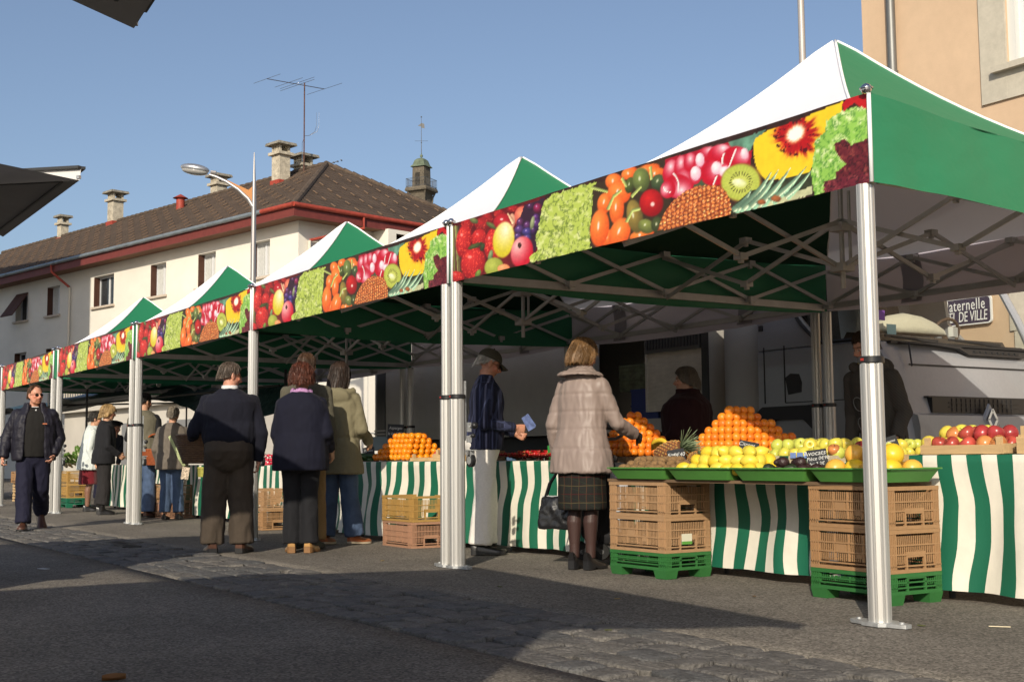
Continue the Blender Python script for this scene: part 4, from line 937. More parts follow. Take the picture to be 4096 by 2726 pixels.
rl=MB().box(-8.11+LX,-7.08+LX,ys-.012+LY,ys+.018+LY,2.08,2.30)
for k in range(17): rl.box(-8.07+k*.058+LX,-8.04+k*.058+LX,ys-.022+LY,ys-.012+LY,2.12,2.25,1)
rl.build('load_rail',[mat('galvanised_dark',(.10,.10,.095),.5,.5),M_DARKP],box)
MB().box(-7.05+LX,-6.93+LX,ys-.012+LY,ys-.001+LY,1.2,3.2).build('door_seal',M_BLK,box)
MB().box(-15.5+LX,-15.2+LX,ys-.014+LY,ys-.001+LY,1.2,3.2).build('door_seal',M_BLK,box)
MB().box(-15.2+LX,-7.1+LX,5.5+LY,7.3+LY,.78,1.13).box(-11.6+LX,-8.5+LX,5.3+LY,5.36+LY,.55,1.0).build('chassis',M_DARKP,lo_)
MB().box(-9.2+LX,-9.1+LX,ys-.03+LY,ys-.005+LY,1.02,1.1).build('marker_lamp',mat('amber_lens',(.5,.12,.01),.3),lo_)
MB().grid(lambda u,v:L3(-6.75+.12*u,5.25-.002,1.55+.2*v),1,1)
KS=.925
def tr(p): return V((CAM_C.x+(p[0]-CAM_C.x)*KS,CAM_C.y+(p[1]-CAM_C.y)*KS,p[2]*.963))
lo_.location=tr((-9,6.4,0)); lo_.scale=(KS,KS,.963)
# goods in the lorry
def crate_plain(name,c,size,m,lab,cat):
    b=MB(); x,y,z=[k/2 for k in size]
    b.box(-x,x,-y,y,0,.02).box(-x,-x+.02,-y,y,.02,2*z).box(x-.02,x,-y,y,.02,2*z).box(-x+.02,x-.02,-y,-y+.02,.02,2*z).box(-x+.02,x-.02,y-.02,y,.02,2*z)
    b.box(-x-.008,x+.008,-y-.008,-y,2*z-.03,2*z).box(-x-.008,x+.008,-y-.008,-y,z,z+.02)
    o=b.build(name,m); o.location=tr(c); tag(o,lab,cat); return o
crate_plain('blue_box',(-8.42,5.75,1.245),(.5,.6,.42),mat('box_blue',(.02,.035,.16),.6),'dark blue box inside the open side of the lorry','box')
crate_plain('fruit_carton',(-8.62,5.75,1.67),(.7,.5,.16),mat('carton_green',(.10,.11,.06),.7,var=(14,.5)),'patterned fruit carton on the blue box in the lorry, lower of two','carton')
crate_plain('fruit_carton',(-8.62,5.75,1.835),(.7,.5,.16),mat('carton_green'  ,(.10,.11,.06),.7),'patterned fruit carton stacked highest above the blue box in the lorry','carton')
# fleece and box on the dashboard
b=MB()
for i in range(15):
    pass
fl=MB().loft([[V((-4.74+ .10*math.sin(a)*r_*1.0,y,2.085+h*max(0,math.cos(a)))) for a in [-pi/2+pi*j/10 for j in range(11)]] for y,r_,h in ((5.46,.3,.02),(5.56,.8,.08),(5.75,1.2,.17),(6.0,1.4,.21),(6.25,1.4,.19),(6.45,1.2,.14),(6.6,.8,.08),(6.68,.3,.02))],closed=True)
o=fl.build('fleece_cushion',mat('cream_fleece',(.62,.58,.45),.95,sheen=.3,bump=(30,.5)),smooth=3); o.location=tr((0,0,0)); o.scale=(KS,KS,.963); tag(o,'cream fleece cushion lying on the lorry dashboard behind the windscreen','cushion')
o=MB().obox((0,0,.05),(.05,.13,.1),rotm(0,0,.3)).box(-.027,-.024,-.05,.05,.02,.08).build('card_reader',mat('reader_white',(.6,.6,.58),.5),loc=tr((-4.66,6.72,2.07))); tag(o,'small white box on the lorry dashboard beside the steering wheel','box')
# ================================================================ far left: white van, tarpaulin stall, buildings
wv=empty('white_van',(-26.6,-.35,0)); tag(wv,'white van with a dark windscreen parked behind the stalls at the far left','van')
P_=at(30,938,0,-24.6); zr=P_.z
vp=[(2.0,.35),(2.15,.5),(2.15,.95),(2.05,1.12),(1.75,1.28),(1.2,zr-.18),(.9,zr-.04),(-2.4,zr),(-2.5,.4)]
MB().loft([[(x-(.05 if x>0 else 0),-1.0,z) for x,z in vp],[(x,-.92,z) for x,z in vp],[(x,.92,z) for x,z in vp],[(x-(.05 if x>0 else 0),1.0,z) for x,z in vp]]).build('body',M_VANW,wv,smooth=.5)
MB().add([(1.78,-.86,1.30),(1.78,.86,1.30),(1.24,.78,zr-.22),(1.24,-.78,zr-.22)],[(0,1,2,3)]).build('windscreen',M_GLASS,wv)
o=wv.children[-1]; o.location=(.012,0,.012)
b=MB().box(2.1,2.24,-1.0,1.0,.32,.62)
for k in range(5): b.box(2.14,2.165,-.6,.6,.66+k*.05,.685+k*.05)
b.box(2.13,2.17,-.95,.95,1.0,1.06); b.build('bumper',M_DARKP,wv)
for y in (-.75,.75): MB().ell((2.1,y,.82),(.08,.16,.12),12,8).build('headlight',M_GLASS,wv,smooth=3)
for x in (1.35,-1.6):
    for y in (-.93,.93): MB().lathe([(.18,-.1),(.3,-.1),(.33,-.06),(.33,.06),(.3,.1),(.18,.1)],24,0,(x,y,.33),rotm(pi/2)).build('wheel',M_TYRE,wv,smooth=SM)
# tarpaulin awning on poles
M_TARP=mat('dark_green_tarp',(.022,.05,.05),.38,var=(2,.25),bump=(3,.8,(1,1,1),.08))
tp=empty('tarpaulin_awning',(-23.5,3.0,0)); tag(tp,'dark green tarpaulin awning on thin poles, sagging behind the far tents','awning')
def tarp(fn,nm='tarp_sheet'): MB().grid(fn,24,14).build(nm,M_TARP,tp,smooth=3)
tarp(lambda u,v:(-3.5+7*u,-1.9+4.6*v,2.42-.55*(1-v)**1.6+.16*math.sin(u*9+v*3)*(1-v)+.05*NZ.noise(V((u*8,v*5,2)))+.25*u*v))
tarp(lambda u,v:(3.2+6.6*u,-.4+.6*v+.1*math.sin(u*7),1.60+.42*v-.02*u+.15*math.sin(u*5+1)*(1-v)+.25*(1-u)**2+.07*NZ.noise(V((u*9,v*5,5)))),'tarp_roll')
pm=MB()
for x,y in ((-3.4,-1.8),(1.2,-1.8),(3.4,-1.6),(-3.4,2.6),(3.4,2.6),(9.6,-.2)): MB().tube([(x,y,0),(x,y,2.2)],.022,8).build('pole',M_DARKP,tp,smooth=SM)
MB().tube([(-3.5,-1.8,1.95),(9.6,-.3,1.95)],.018,8).tube([(1.2,-1.8,1.95),(1.2,2.6,2.1)],.018,8).build('crossbar',M_DARKP,tp,smooth=SM)
# white lorry standing beyond
wl_=empty('white_lorry',(-24,12.0,0)); tag(wl_,'white box lorry standing in the sun beyond the tarpaulin, filling the gap under the tents','lorry')
MB().box(-6.5,6.0,-1.2,1.2,.95,3.6).build('load_box',mat('box_white_sun',(.72,.68,.6),.6,var=(.5,.04)),wl_)
s=MB()
for x in (-3.1,.2,3.4): s.box(x-.012,x+.012,-1.206,-1.2,1.0,3.55)
s.box(-6.5,6,-1.215,-1.2,1.5,1.53); s.build('panel_seam',M_ZINC,wl_)
MB().box(-6.4,5.9,-.9,.9,.55,.95).build('chassis',M_DARKP,wl_)
MB().loft([[(6.1,-1.15,.6),(8.0,-1.15,.5),(8.2,-1.15,1.3),(7.9,-1.15,2.4),(7.4,-1.15,2.7),(6.1,-1.15,2.75)],[(6.1,1.15,.6),(8.0,1.15,.5),(8.2,1.15,1.3),(7.9,1.15,2.4),(7.4,1.15,2.7),(6.1,1.15,2.75)]]).build('cab',M_VANW,wl_)
for x in (-4.2,-3.1,6.9):
    for y in (-.95,.95): MB().lathe([(.2,-.13),(.45,-.13),(.48,-.08),(.48,.08),(.45,.13),(.2,.13)],24,0,(x,y,.48),rotm(pi/2)).build('wheel',M_TYRE,wl_,smooth=SM)
# low shop with a red sign and a railing in front of the cream house
sh=empty('shop',(-37,9.2,0),RZ*.5); tag(sh,'low pale shop front with a red sign and roof railing below the cream house','shop')
MB().box(-12,4,0,4,0,2.75).box(-12.3,4.3,-.3,4.2,2.75,2.95).build('wall',mat('shop_wall',(.5,.47,.42),.9,var=(.8,.08)),sh)
MB().box(-6,-3.4,-.02,-.001,.0,2.2).box(-2,1,-.02,-.001,.8,2.2).build('door',mat('shop_grey',(.2,.2,.2),.5),sh)
rr=MB()
for k in range(60): rr.box(-12+k*.27,-11.97+k*.27,-.25,-.22,2.95,3.75)
rr.box(-12,4.2,-.26,-.21,3.75,3.8); rr.build('railing',mat('pale_rail',(.55,.5,.4),.6),sh)
P_=at(597,918,1,7.4)
sg=MB().box(-.75,.75,0,.08,-.5,.5).build('shop_sign',mat('sign_red',(.38,.015,.02),.5),loc=(P_.x,7.4,P_.z+.2)); tag(sg,'red sign panel with a white letter, half hidden behind a tent pole','sign')
MB().tube([(0.2,.04,-.5),(0.2,.04,-3.2)],.04,8).build('post',M_ZINC,sg)
text_obj('lettering','t',.9,M_SW,sg,(-.28,-.006,.02),(pi/2,0,0))
# ================================================================ stalls and goods
def dup(src,loc,rz=0,label=None,group=None,scale=None,rot=None):
    c=copy_tree(src); c.location=loc; c.rotation_euler=rot if rot else (0,0,rz)
    if label:c['label']=label
    if group:c['group']=group
    if scale:c.scale=(scale,)*3 if not hasattr(scale,'__len__') else scale
    return c
# ---- plastic crates
def crate_mesh(h,feet):
    b=MB(); X,Y=.30,.20; zb=.0 if not feet else .055; t=.010
    def face(L,P,short):
        """P(a,d,z): a along the face, d outward"""
        def bx(a0,a1,z0,z1,d0=-t,d1=0):
            vs=[P(a,d,z) for z in (z0,z1) for a,d in ((a0,d0),(a1,d0),(a1,d1),(a0,d1))]
            b.add(vs,[(0,3,2,1),(4,5,6,7),(0,1,5,4),(1,2,6,5),(2,3,7,6),(3,0,4,7)])
        H0,H1=zb,h; hl_=(H1-H0)
        bx(-L,L,H1-.022,H1,-t,.006); bx(-L,L,H0,H0+.02,-t,.004); bx(-L,L,H0+.034,H0+.042,-t,.005)
        cw=.075 if not short else .05
        for s in (-1,1):
            a0,a1=(s*L,s*(L-cw)); a0,a1=min(a0,a1),max(a0,a1)
            bx(a0,a1,H0+.042,H1-.022,-t,-.004)
            for k in range(4): aa=a0+cw*(k+.3)/4; bx(aa,aa+.006,H0+.02,H1-.022,-.004,.005)
        z0,z1=H0+.05,H1-.034; a0,a1=-L+cw+.006,L-cw-.006
        rows=3 if not feet else 2
        for k in range(1,rows): z=z0+(z1-z0)*k/rows; bx(-L,L,z-.004,z+.004,-t,.004)
        for f in (.25,.5,.75):
            a=a0+(a1-a0)*f
            if not short: bx(a-.004,a+.004,z0,z1,-t,.003)
        n=int((a1-a0)/.0150)
        hole=(-.065,.065,H0+.045,H0+.085)
        for k in range(n+1):
            a=a0+(a1-a0)*k/n
            if short and hole[0]<a<hole[1]: bx(a-.0032,a+.0032,hole[3],z1,-.005,-.001)
            else: bx(a-.0032,a+.0032,z0,z1,-.005,-.001)
        if short:
            bx(hole[0]-.01,hole[1]+.01,hole[3],hole[3]+.03,-t,.003); bx(hole[0]-.012,hole[0],H0+.02,hole[3],-t,.004); bx(hole[1],hole[1]+.012,H0+.02,hole[3],-t,.004)
        else:
            bx(-.10,-.02,z0+(z1-z0)*.36,z0+(z1-z0)*.62,-t,.001); bx(.06,.10,z0+.02,z0+(z1-z0)*.3,-t,.001)
    face(X,lambda a,d,z:(a,-Y-d,z),False); face(X,lambda a,d,z:(-a,Y+d,z),False)
    face(Y,lambda a,d,z:(X+d,a,z),True); face(Y,lambda a,d,z:(-X-d,-a,z),True)
    b.box(-X+.01,X-.01,-Y+.01,Y-.01,zb+.004,zb+.014)
    if feet:
        for sx in (-1,1):
            for sy in (-1,1): b.obox((sx*(X-.06),sy*(Y-.05),.029),(.11,.09,.058),None,0,taper=1.2)
    return b
CR={}
def plastic(nm,col): return mat(nm,col,.5,var=(3,.10),var2=(40,.06),spec=.35)
CC={'tan':(.355,.215,.112),'pinkish brown':(.345,.19,.118),'ochre':(.36,.215,.065),'brown':(.33,.19,.092),'green':(.030,.135,.035),'sea green':(.012,.12,.065)}
def crate(kind,loc,rz,label,group=None):
    feet='green' in kind
    if kind not in CR:
        r=empty('plastic_crate'); me=crate_mesh(.17 if feet else .235,feet).mesh('crate_body',plastic('crate_'+kind.replace(' ','_'),CC[kind])); link('crate_body',me,r)
        CR[kind]=r; o=r
    else: o=copy_tree(CR[kind])
    o.location=loc; o.rotation_euler=(0,0,rz); tag(o,label,'crate',group or 'plastic crates stacked under the stalls'); return o
cA=(-2.69,.875); cB=(-.80,.885)
crate('green',(*cA,.001),0,'green plastic crate on the asphalt under the kiwi tray, bottom of its stack')
o=crate('tan',(*cA,.172),0,'tan crate with a white and green sticker, middle of the stack under the kiwi tray')
LBL=(o,)
lb_=lambda o:MB().box(.302,.3055,-.06,.03,.055,.125,0).box(.3055,.3065,-.06,.03,.055,.075,1).build('label_sticker',[mat('paper_label',(.6,.58,.45),.7),mat('label_green',(.1,.3,.05),.6)],o)
o_top=crate('tan',(*cA,.408),0,'tan crate directly under the board of the kiwi tray, top of its stack')
rb=-.04
crate('green',(*cB,.001),rb,'green plastic crate on the asphalt behind the nearest pole, bottom of its stack')
crate('brown',(*cB,.172),rb,'brown crate with a broken slat behind the nearest pole, middle of its stack')
crate('brown',(*cB,.408),rb,'brown crate directly under the grapefruit trays, top of the stack behind the nearest pole')
cC=(-6.31,.93)
crate('pinkish brown',(*cC,.001),-.03,'pinkish brown crate on the asphalt left of the double pole, lower of two')
crate('ochre',(*cC,.238),.01,'ochre crate standing on a pinkish brown one left of the double pole')
cD=(-10.05,1.0-.02)
crate('brown',(*cD,.001),0,'brown crate behind the woman with auburn hair, lower of two')
crate('tan',(*cD,.238),.02,'tan crate behind the woman with auburn hair, upper of two')
for x,nm in ((-14.35,'left'),(-13.72,'right')):
    crate('pinkish brown',(x,1.02,.001),0,'pinkish brown crate beside the legs of the grey haired woman, lower %s of four'%nm)
    crate('tan',(x,1.02,.238),0,'tan crate beside the legs of the grey haired woman, upper %s of four'%nm)
cE=(-19.05,.95)
crate('sea green',(*cE,.001),0,'sea green crate on the asphalt below the leaf chard, bottom of its stack')
crate('ochre',(*cE,.172),0,'ochre crate in the middle of the stack that carries the leaf chard')
crate('ochre',(*cE,.408),0,'ochre crate carrying the leaf chard, top of its stack')
lb_(LBL[0])
# ---- tables and striped cloths
M_WOODB=mat('old_board',(.16,.10,.055),.85,var=(3,.25,(1,10,10)),bump=(20,.3,(1,8,8)))
M_CW=mat('cloth_white',(.70,.66,.56),.8,var=(1.2,.08,(3,3,1)),var2=(9,.05),bump=(120,.1)); M_CG=mat('cloth_green',(.008,.115,.062),.6,var=(1.5,.08),bump=(120,.1))
def table(name,p0,p1,depth,ztop,label):
    p0=V((*p0,0));p1=V((*p1,0)); d=(p1-p0); L=d.length; r=empty(name,(p0+p1)/2,math.atan2(d.y,d.x)); tag(r,label,'table')
    MB().box(-L/2,L/2,.02,depth,ztop-.035,ztop-.006).build('tabletop',M_WOODB,r)
    n=max(2,int(L/1.6)+1)
    for i in range(n):
        x=-L/2+.15+(L-.3)*i/(n-1)
        for y in (.12,depth-.1): MB().tube([(x,y,.0),(x,y,ztop-.036)],.02,8).build('leg',M_DARKP,r,smooth=SM)
    return r
def striped_cloth(p0,p1,zb_,zt_,seed,label,dep=.35,amp=1,per=.19,ph=0,flat=1):
    p0=V((*p0,0));p1=V((*p1,0)); d=p1-p0; L=d.length; ux=d.normalized(); uy=V((-ux.y,ux.x,0))
    b=MB(); n=int(L/(per/2)); sub=4; nz=16
    cols=n*sub
    rows=[(-dep*(1-i/3),zt_,i) for i in range(3)]+[(0,zt_-(zt_-zb_)*j/nz,3) for j in range(nz+1)]
    for k,(yy,z,_) in enumerate(rows):
        t=(zt_-z)/(zt_-zb_)
        for i in range(cols+1):
            s=L*i/cols
            w_=NZ.noise(V((s*1.1+seed*3.1,z*2.6,seed)))*.10*amp*(min(1,t*3))*(1-.35*t)+ .03*amp*NZ.noise(V((s*3,z*4,seed+5)))*t
            f=(.035*NZ.noise(V((s*2.6,z*.9,seed+9)))+.018*math.sin(s*12+3*NZ.noise(V((s,z,seed)))))*amp*min(1,t*1.5)
            fl=.03*t
            p=p0+ux*(s+w_)-uy*(f+fl+.006)-uy*yy*-1 if yy==0 else p0+ux*s+uy*(-yy)
            zz_=z+(.006*NZ.noise(V((s*5,seed,2))) if t>.95 else 0)+(.004 if yy else 0)
            b.v.append((p.x,p.y,zz_))
    for k in range(len(rows)-1):
        for i in range(cols):
            q=k*(cols+1)+i; b.f.append((q,q+cols+1,q+cols+2,q+1)); b.m.append((i//sub+ph)%2)
    o=b.build('striped_cloth',[M_CW,M_CG],smooth=3); tag(o,label,'tablecloth','striped market cloths'); return o
table('market_table',(-3.15-1.0,1.17),(-.78,1.17),.95,.766,'table under the orange pyramids, behind the green trays')
table('market_table',(-.74,1.17),(1.7,1.17),.95,.81,'table under the red apples, its front hidden by striped cloth')
striped_cloth((-3.0,1.165),(-.76,1.165),.06,.768,5,'green and white striped cloth hanging between the two crate stacks',dep=.04,ph=1)
striped_cloth((-.755,1.165),(1.7,1.165),.06,.812,1,'green and white striped cloth below the red apples at the right edge',ph=1)
table('market_table',(-8.0,1.0),(-4.2,1.40),.95,.785,'table behind the man in the cap, its front hidden by striped cloth')
striped_cloth((-8.0,.965),(-3.3,1.43),.05,.787,2,'green and white striped cloth behind the double pole, left of the pink coat',amp=1.1)
table('market_table',(-13.7,1.2),(-8.4,1.2),.95,.745,'table behind the woman with auburn hair, carrying radishes')
striped_cloth((-13.7,1.19),(-8.4,1.19),.05,.747,3,'green and white striped cloth behind the man in the navy sweater',amp=1.2)
table('market_table',(-18.3,1.3),(-14.6,1.3),.95,.745,'table behind the blond woman and the man in the vest')
striped_cloth((-18.3,1.29),(-14.6,1.29),.05,.747,4,'green and white striped cloth behind the blond woman, farthest of the row',amp=1.3)
# ---- green trays on a board
o=MB().box(-3.02,-.57,.68,1.12,.645,.664).build('board',M_WOODB); tag(o,'long brown board lying across the two crate stacks','board')
M_TRAY=mat('tray_green',(.075,.235,.045),.45,var=(2,.08),var2=(30,.04))
def tray(x0,x1,label):
    y0,y1,z0,z1=.605,1.06,.666,.745; c=((x0+x1)/2,(y0+y1)/2,z0); w=(x1-x0)/2; d=(y1-y0)/2; h=z1-z0
    def rr(w,d,z,r=.02):
        return [(x,y,z) for x,y,_ in [(px_,pz,0) for px_,_,pz in rrect(w,d,r,0,4)]]
    b=MB().loft([rr(w-.055,d-.05,0),rr(w-.012,d-.012,h-.008),rr(w,d,h-.008),rr(w,d,h),rr(w-.016,d-.016,h),rr(w-.062,d-.058,.008)],cap=True)
    o=b.build('fruit_tray',M_TRAY,smooth=.5,loc=c); tag(o,label,'tray','green fruit trays in a row'); return o
TR=[(-2.94,-2.315),(-2.311,-1.69),(-1.686,-1.05),(-1.046,-.435)]
for (a,c),lb in zip(TR,('green tray full of kiwis, leftmost of the row','green tray full of lemons, right of the kiwis','green tray holding avocados, right of the lemons','green tray of yellow grapefruit behind the nearest pole, rightmost of the row')): tray(a,c,lb)
# ---- fruit meshes
def revolve(prof,n=16): return MB().lathe(prof,n,cap=False)
def sph(r,sq=1,dim=0,n=14,m=10):
    pr=[]
    for j in range(m+1):
        t=-pi/2+pi*j/m; rr=r*math.cos(t); z=r*sq*math.sin(t)
        if j==m: z-=dim
        elif j==m-1: z-=dim*.3
        pr.append((max(rr,.0003),z))
    return MB().lathe(pr,n,cap=True)
def fruit(name,b,mats,n=3): return [b.mesh(name,m) for m in mats]
M_OR=[mat('orange_peel_%d'%i,c,.38,bump=(60,.35,(1,1,1),.004),var=(14,.07)) for i,c in enumerate(((.78,.215,.014),(.80,.25,.018),(.74,.17,.014)))]
ME_OR=fruit('orange',sph(.0345,.97,.003),M_OR)
M_MAN=[mat('mandarin_peel_%d'%i,c,.35,bump=(60,.3,(1,1,1),.003)) for i,c in enumerate(((.80,.27,.008),(.78,.22,.008)))]
ME_MAN=fruit('mandarin',sph(.036,.82,.005),M_MAN)
def lemonb():
    pr=[(.0005,-.044),(.006,-.042),(.010,-.037),(.022,-.027),(.028,-.012),(.0295,0),(.028,.012),(.022,.026),(.011,.036),(.007,.041),(.0005,.044)]
    return MB().lathe(pr,14)
M_LEM=[mat('lemon_peel_%d'%i,c,.4,bump=(70,.3,(1,1,1),.003),var=(12,.06)) for i,c in enumerate(((.70,.56,.06),(.72,.51,.035)))]
ME_LEM=fruit('lemon',lemonb(),M_LEM)
def appleb(r=.038):
    pr=[(.0005,-.78),(.2,-.84),(.45,-.80),(.75,-.55),(.94,-.15),(1,.2),(.93,.55),(.70,.80),(.42,.87),(.2,.78),(.06,.58),(.0005,.52)]
    b=MB().lathe([(a*r,z*r) for a,z in pr],16,0); b.tube([(0,0,.5*r),(.04*r,.03*r,.8*r),(.15*r,.08*r,1.12*r)],.045*r,5,1); return b
M_STEMF=mat('fruit_stem',(.10,.06,.03),.8)
M_AY=[mat('yellow_apple_%d'%i,c,.3,var=(20,.10),spec=.5) for i,c in enumerate(((.58,.52,.075),(.62,.50,.07),(.50,.52,.09)))]
ME_AY=[appleb().mesh('yellow_apple',[m,M_STEMF]) for m in M_AY]
M_ARD=[mat('red_apple_%d'%i,c,.25,var=(9,.40,(1,1,.5)),spec=.5) for i,c in enumerate(((.40,.065,.045),(.50,.19,.06),(.35,.04,.04)))]
ME_ARD=[appleb(.040).mesh('red_apple',[m,M_STEMF]) for m in M_ARD]
M_GF=[mat('grapefruit_peel',(.74,.48,.025),.35,bump=(60,.25,(1,1,1),.003),var=(8,.08)),mat('grapefruit_peel_pink',(.74,.40,.06),.35,bump=(60,.25,(1,1,1),.003),var=(8,.1))]
ME_GF=fruit('grapefruit',sph(.056,.93,.003,18,12),M_GF)
M_KI=[mat('kiwi_skin',(.20,.115,.045),.8,var=(60,.25),bump=(150,.4),sheen=.05)]
kb=MB().ell((0,0,0),(.034,.024,.0235),14,10); kb.lathe([(.004,.033),(.006,.035),(.001,.036)],6,0,Mx=rotm(0,pi/2)); ME_KI=fruit('kiwi',kb,M_KI)
def avob():
    pr=[(.0005,-.045),(.018,-.042),(.032,-.028),(.036,-.008),(.031,.015),(.021,.036),(.013,.050),(.005,.056),(.0005,.057)]
    return MB().lathe(pr,14)
M_AV=[mat('avocado_skin',(.018,.028,.012),.45,var=(18,.5),bump=(60,.9,(1,1,1),.006)),mat('avocado_purple',(.030,.014,.014),.45,var=(18,.4),bump=(60,.9,(1,1,1),.006))]
ME_AV=fruit('avocado',avob(),M_AV)
for lst in (ME_OR,ME_MAN,ME_LEM,ME_AY,ME_ARD,ME_GF,ME_KI,ME_AV):
    for me in lst: me.polygons.foreach_set('use_smooth',[True]*len(me.polygons))
def put(name,me,loc,rot,label,cat,group,s=1):
    o=bpy.data.objects.new(name,me); COL.objects.link(o); o.location=loc; o.rotation_euler=rot; o.scale=(s,s,s); tag(o,label,cat,group); return o
rr=lambda a=pi:(RND.uniform(-a,a),RND.uniform(-a,a),RND.uniform(-pi,pi))
def pyramid(nx,ny,layers,cx_,cy_,z0,r,mes,name,label,group,jit=.0025,rz=0,back=0):
    h=r*1.414*1.0; c_,s_=math.cos(rz),math.sin(rz)
    for k in range(layers):
        a,b_=nx-k,ny-k; bx_=int((layers-1-k)*back); y00=(b_-1)/2; b_+=bx_
        for i in range(a):
            for j in range(b_):
                if 0<i<a-1 and 0<j<b_-1: continue
                x=(i-(a-1)/2)*2*r+RND.uniform(-jit,jit); y=(j-y00)*2*r+RND.uniform(-jit,jit)
                put(name,RND.choice(mes),(cx_+x*c_-y*s_,cy_+x*s_+y*c_,z0+r+k*h+RND.uniform(-.001,.001)),rr(),label,'orange' if name=='orange' else name,group,RND.uniform(.95,1.07))
# base of each pyramid: shallow wooden crates
M_PINE=mat('pine_slat',(.50,.34,.17),.75,var=(3,.15,(1,14,14)),bump=(30,.15,(1,8,8)))
def wood_crate(loc,rz,w,d,h,label,slats=2,group='pale wooden fruit crates'):
    r=empty('wooden_crate',loc,rz); tag(r,label,'crate',group)
    for sy in (-1,1):
        b=MB()
        for k in range(slats): z=h*k/slats; b.box(-w,w,sy*d-.005,sy*d+.005,z+.004,z+h/slats*.72)
        b.build('long_side',M_PINE,r)
    for sx in (-1,1):
        b=MB()
        for k in range(slats): z=h*k/slats; b.box(sx*(w-.012)-.006,sx*(w-.012)+.006,-d+.006,d-.006,z+.006,z+h/slats*.8)
        b.build('short_side',M_PINE,r)
        for sy in (-1,1): MB().obox((sx*(w-.035),sy*(d-.018),h*.5+.012),(.028,.026,h+.02)).build('corner_post',M_PINE,r)
    MB().box(-w+.02,w-.02,-d+.006,d-.006,.0,.006).build('bottom',M_PINE,r)
    return r
PT=at(1677,938,1,1.48)
pyramid(8,11,8,PT.x,1.585,.768,.0345,ME_OR,'orange','orange stacked in the tall pyramid behind the lemons','oranges of the tall pyramid',back=.65)
o=MB().box(-.27,.27,-.30,.30,0,.05).build('display_step',M_WOODB,loc=(at(1451,953,1,1.53).x,1.565,.767)); tag(o,'low wooden step raising the orange pile beside the pink coat','board')
PT=at(1451,953,1,1.53)
pyramid(7,8,7,PT.x,1.565,.818,.0345,ME_OR,'orange','orange stacked in the pile beside the pink coat, behind the pineapple','oranges of the pile by the pink coat')
for i in range(12):
    x=-3.05+.05*i if i<9 else -3.0+.07*(i-9); y=1.22+.05*(i%3); put('orange',RND.choice(ME_OR),(x,y,.802),rr(),'loose orange lying between the two orange piles','orange','loose oranges between the piles')
def heap(x0,x1,y0,y1,z0,pitch,mes,name,label,cat,group,layers,rot,jit=.25,zs=.75,s=(.93,1.07),hump=None):
    for k in range(layers):
        ins=k*pitch*.55; nx=max(1,int((x1-x0-2*ins)/pitch)); ny=max(1,int((y1-y0-2*ins)/pitch))
        for i in range(nx):
            for j in range(ny):
                x=x0+ins+(i+.5)*(x1-x0-2*ins)/nx+RND.uniform(-jit,jit)*pitch*.5; y=y0+ins+(j+.5)*(y1-y0-2*ins)/ny+RND.uniform(-jit,jit)*pitch*.5
                if k<layers-1 and k>=0 and 0<i<nx-1 and 0<j<ny-1 and layers>1 and k<layers-2: continue
                z=z0+k*pitch*zs+RND.uniform(0,.006)+(hump(x,y) if hump else 0)
                put(name,RND.choice(mes),(x,y,z),rot(),label,cat,group,RND.uniform(*s))
heap(-2.86,-2.40,.645,1.02,.735,.062,ME_KI,'kiwi','brown fuzzy kiwi heaped in the leftmost green tray','kiwi','kiwis in the leftmost tray',3,lambda:(RND.uniform(-.5,.5),RND.uniform(-.4,.4),RND.uniform(-pi,pi)),zs=.45,s=(1.05,1.2))
lemrot=lambda:(pi/2+RND.uniform(-.5,.5),RND.uniform(-.5,.5),RND.uniform(-pi,pi))
heap(-2.26,-1.56,.655,1.04,.730,.090,ME_LEM,'lemon','yellow lemon heaped in the green tray between kiwis and avocados','lemon','lemons in the tray',3,lemrot,zs=.60,s=(1.30,1.5))
heap(-1.50,-1.10,.66,.98,.730,.080,ME_AV,'avocado','dark avocado lying in the green tray right of the lemons','avocado','avocados in the tray',1,lambda:(pi/2+RND.uniform(-.3,.3),RND.uniform(-.3,.3),RND.uniform(-pi,pi)),zs=.6)
for x,y,z in ((-1.33,.72,.775),(-1.22,.74,.775),(-1.42,.80,.775)): put('avocado',RND.choice(ME_AV),(x,y,z),(pi/2,.2,RND.uniform(0,6)),'dark avocado lying in the green tray right of the lemons','avocado','avocados in the tray')
heap(-1.01,-.48,.66,1.02,.730,.128,ME_GF,'grapefruit','yellow grapefruit in the green tray behind the nearest pole','grapefruit','grapefruits in the tray',2,rr,zs=.68,s=(1.08,1.22))
# yellow apples in a green and white carton, and more behind
cb=MB(); 
def carton(x0,x1,y0,y1,z0,z1,label):
    b=MB(); t=.006
    n=int((x1-x0)/.08)
    for k in range(n): xa=x0+(x1-x0)*k/n; xb=x0+(x1-x0)*(k+1)/n; b.box(xa,xb,y0,y0+t,z0,z1,k%2)
    m=int((y1-y0)/.08)
    for k in range(m): ya=y0+t+(y1-y0-2*t)*k/m; yb_=y0+t+(y1-y0-2*t)*(k+1)/m; b.box(x1-t,x1,ya,yb_,z0,z1,k%2)
    b.box(x0,x0+t,y0+t,y1-t,z0,z1,1).box(x0,x1,y1-t,y1,z0,z1,1).box(x0+t,x1-t,y0+t,y1-t,z0,z0+t,1)
    o=b.build('apple_carton',[mat('carton_cream',(.5,.42,.28),.8),mat('carton_dark_green',(.01,.10,.06),.6)]); tag(o,label,'carton'); return o
carton(-1.98,-1.26,1.10,1.52,.769,.815,'green and cream checked carton holding yellow apples behind the avocados')
aprot=lambda:(RND.uniform(-1.2,1.2),RND.uniform(-1.2,1.2),RND.uniform(-pi,pi))
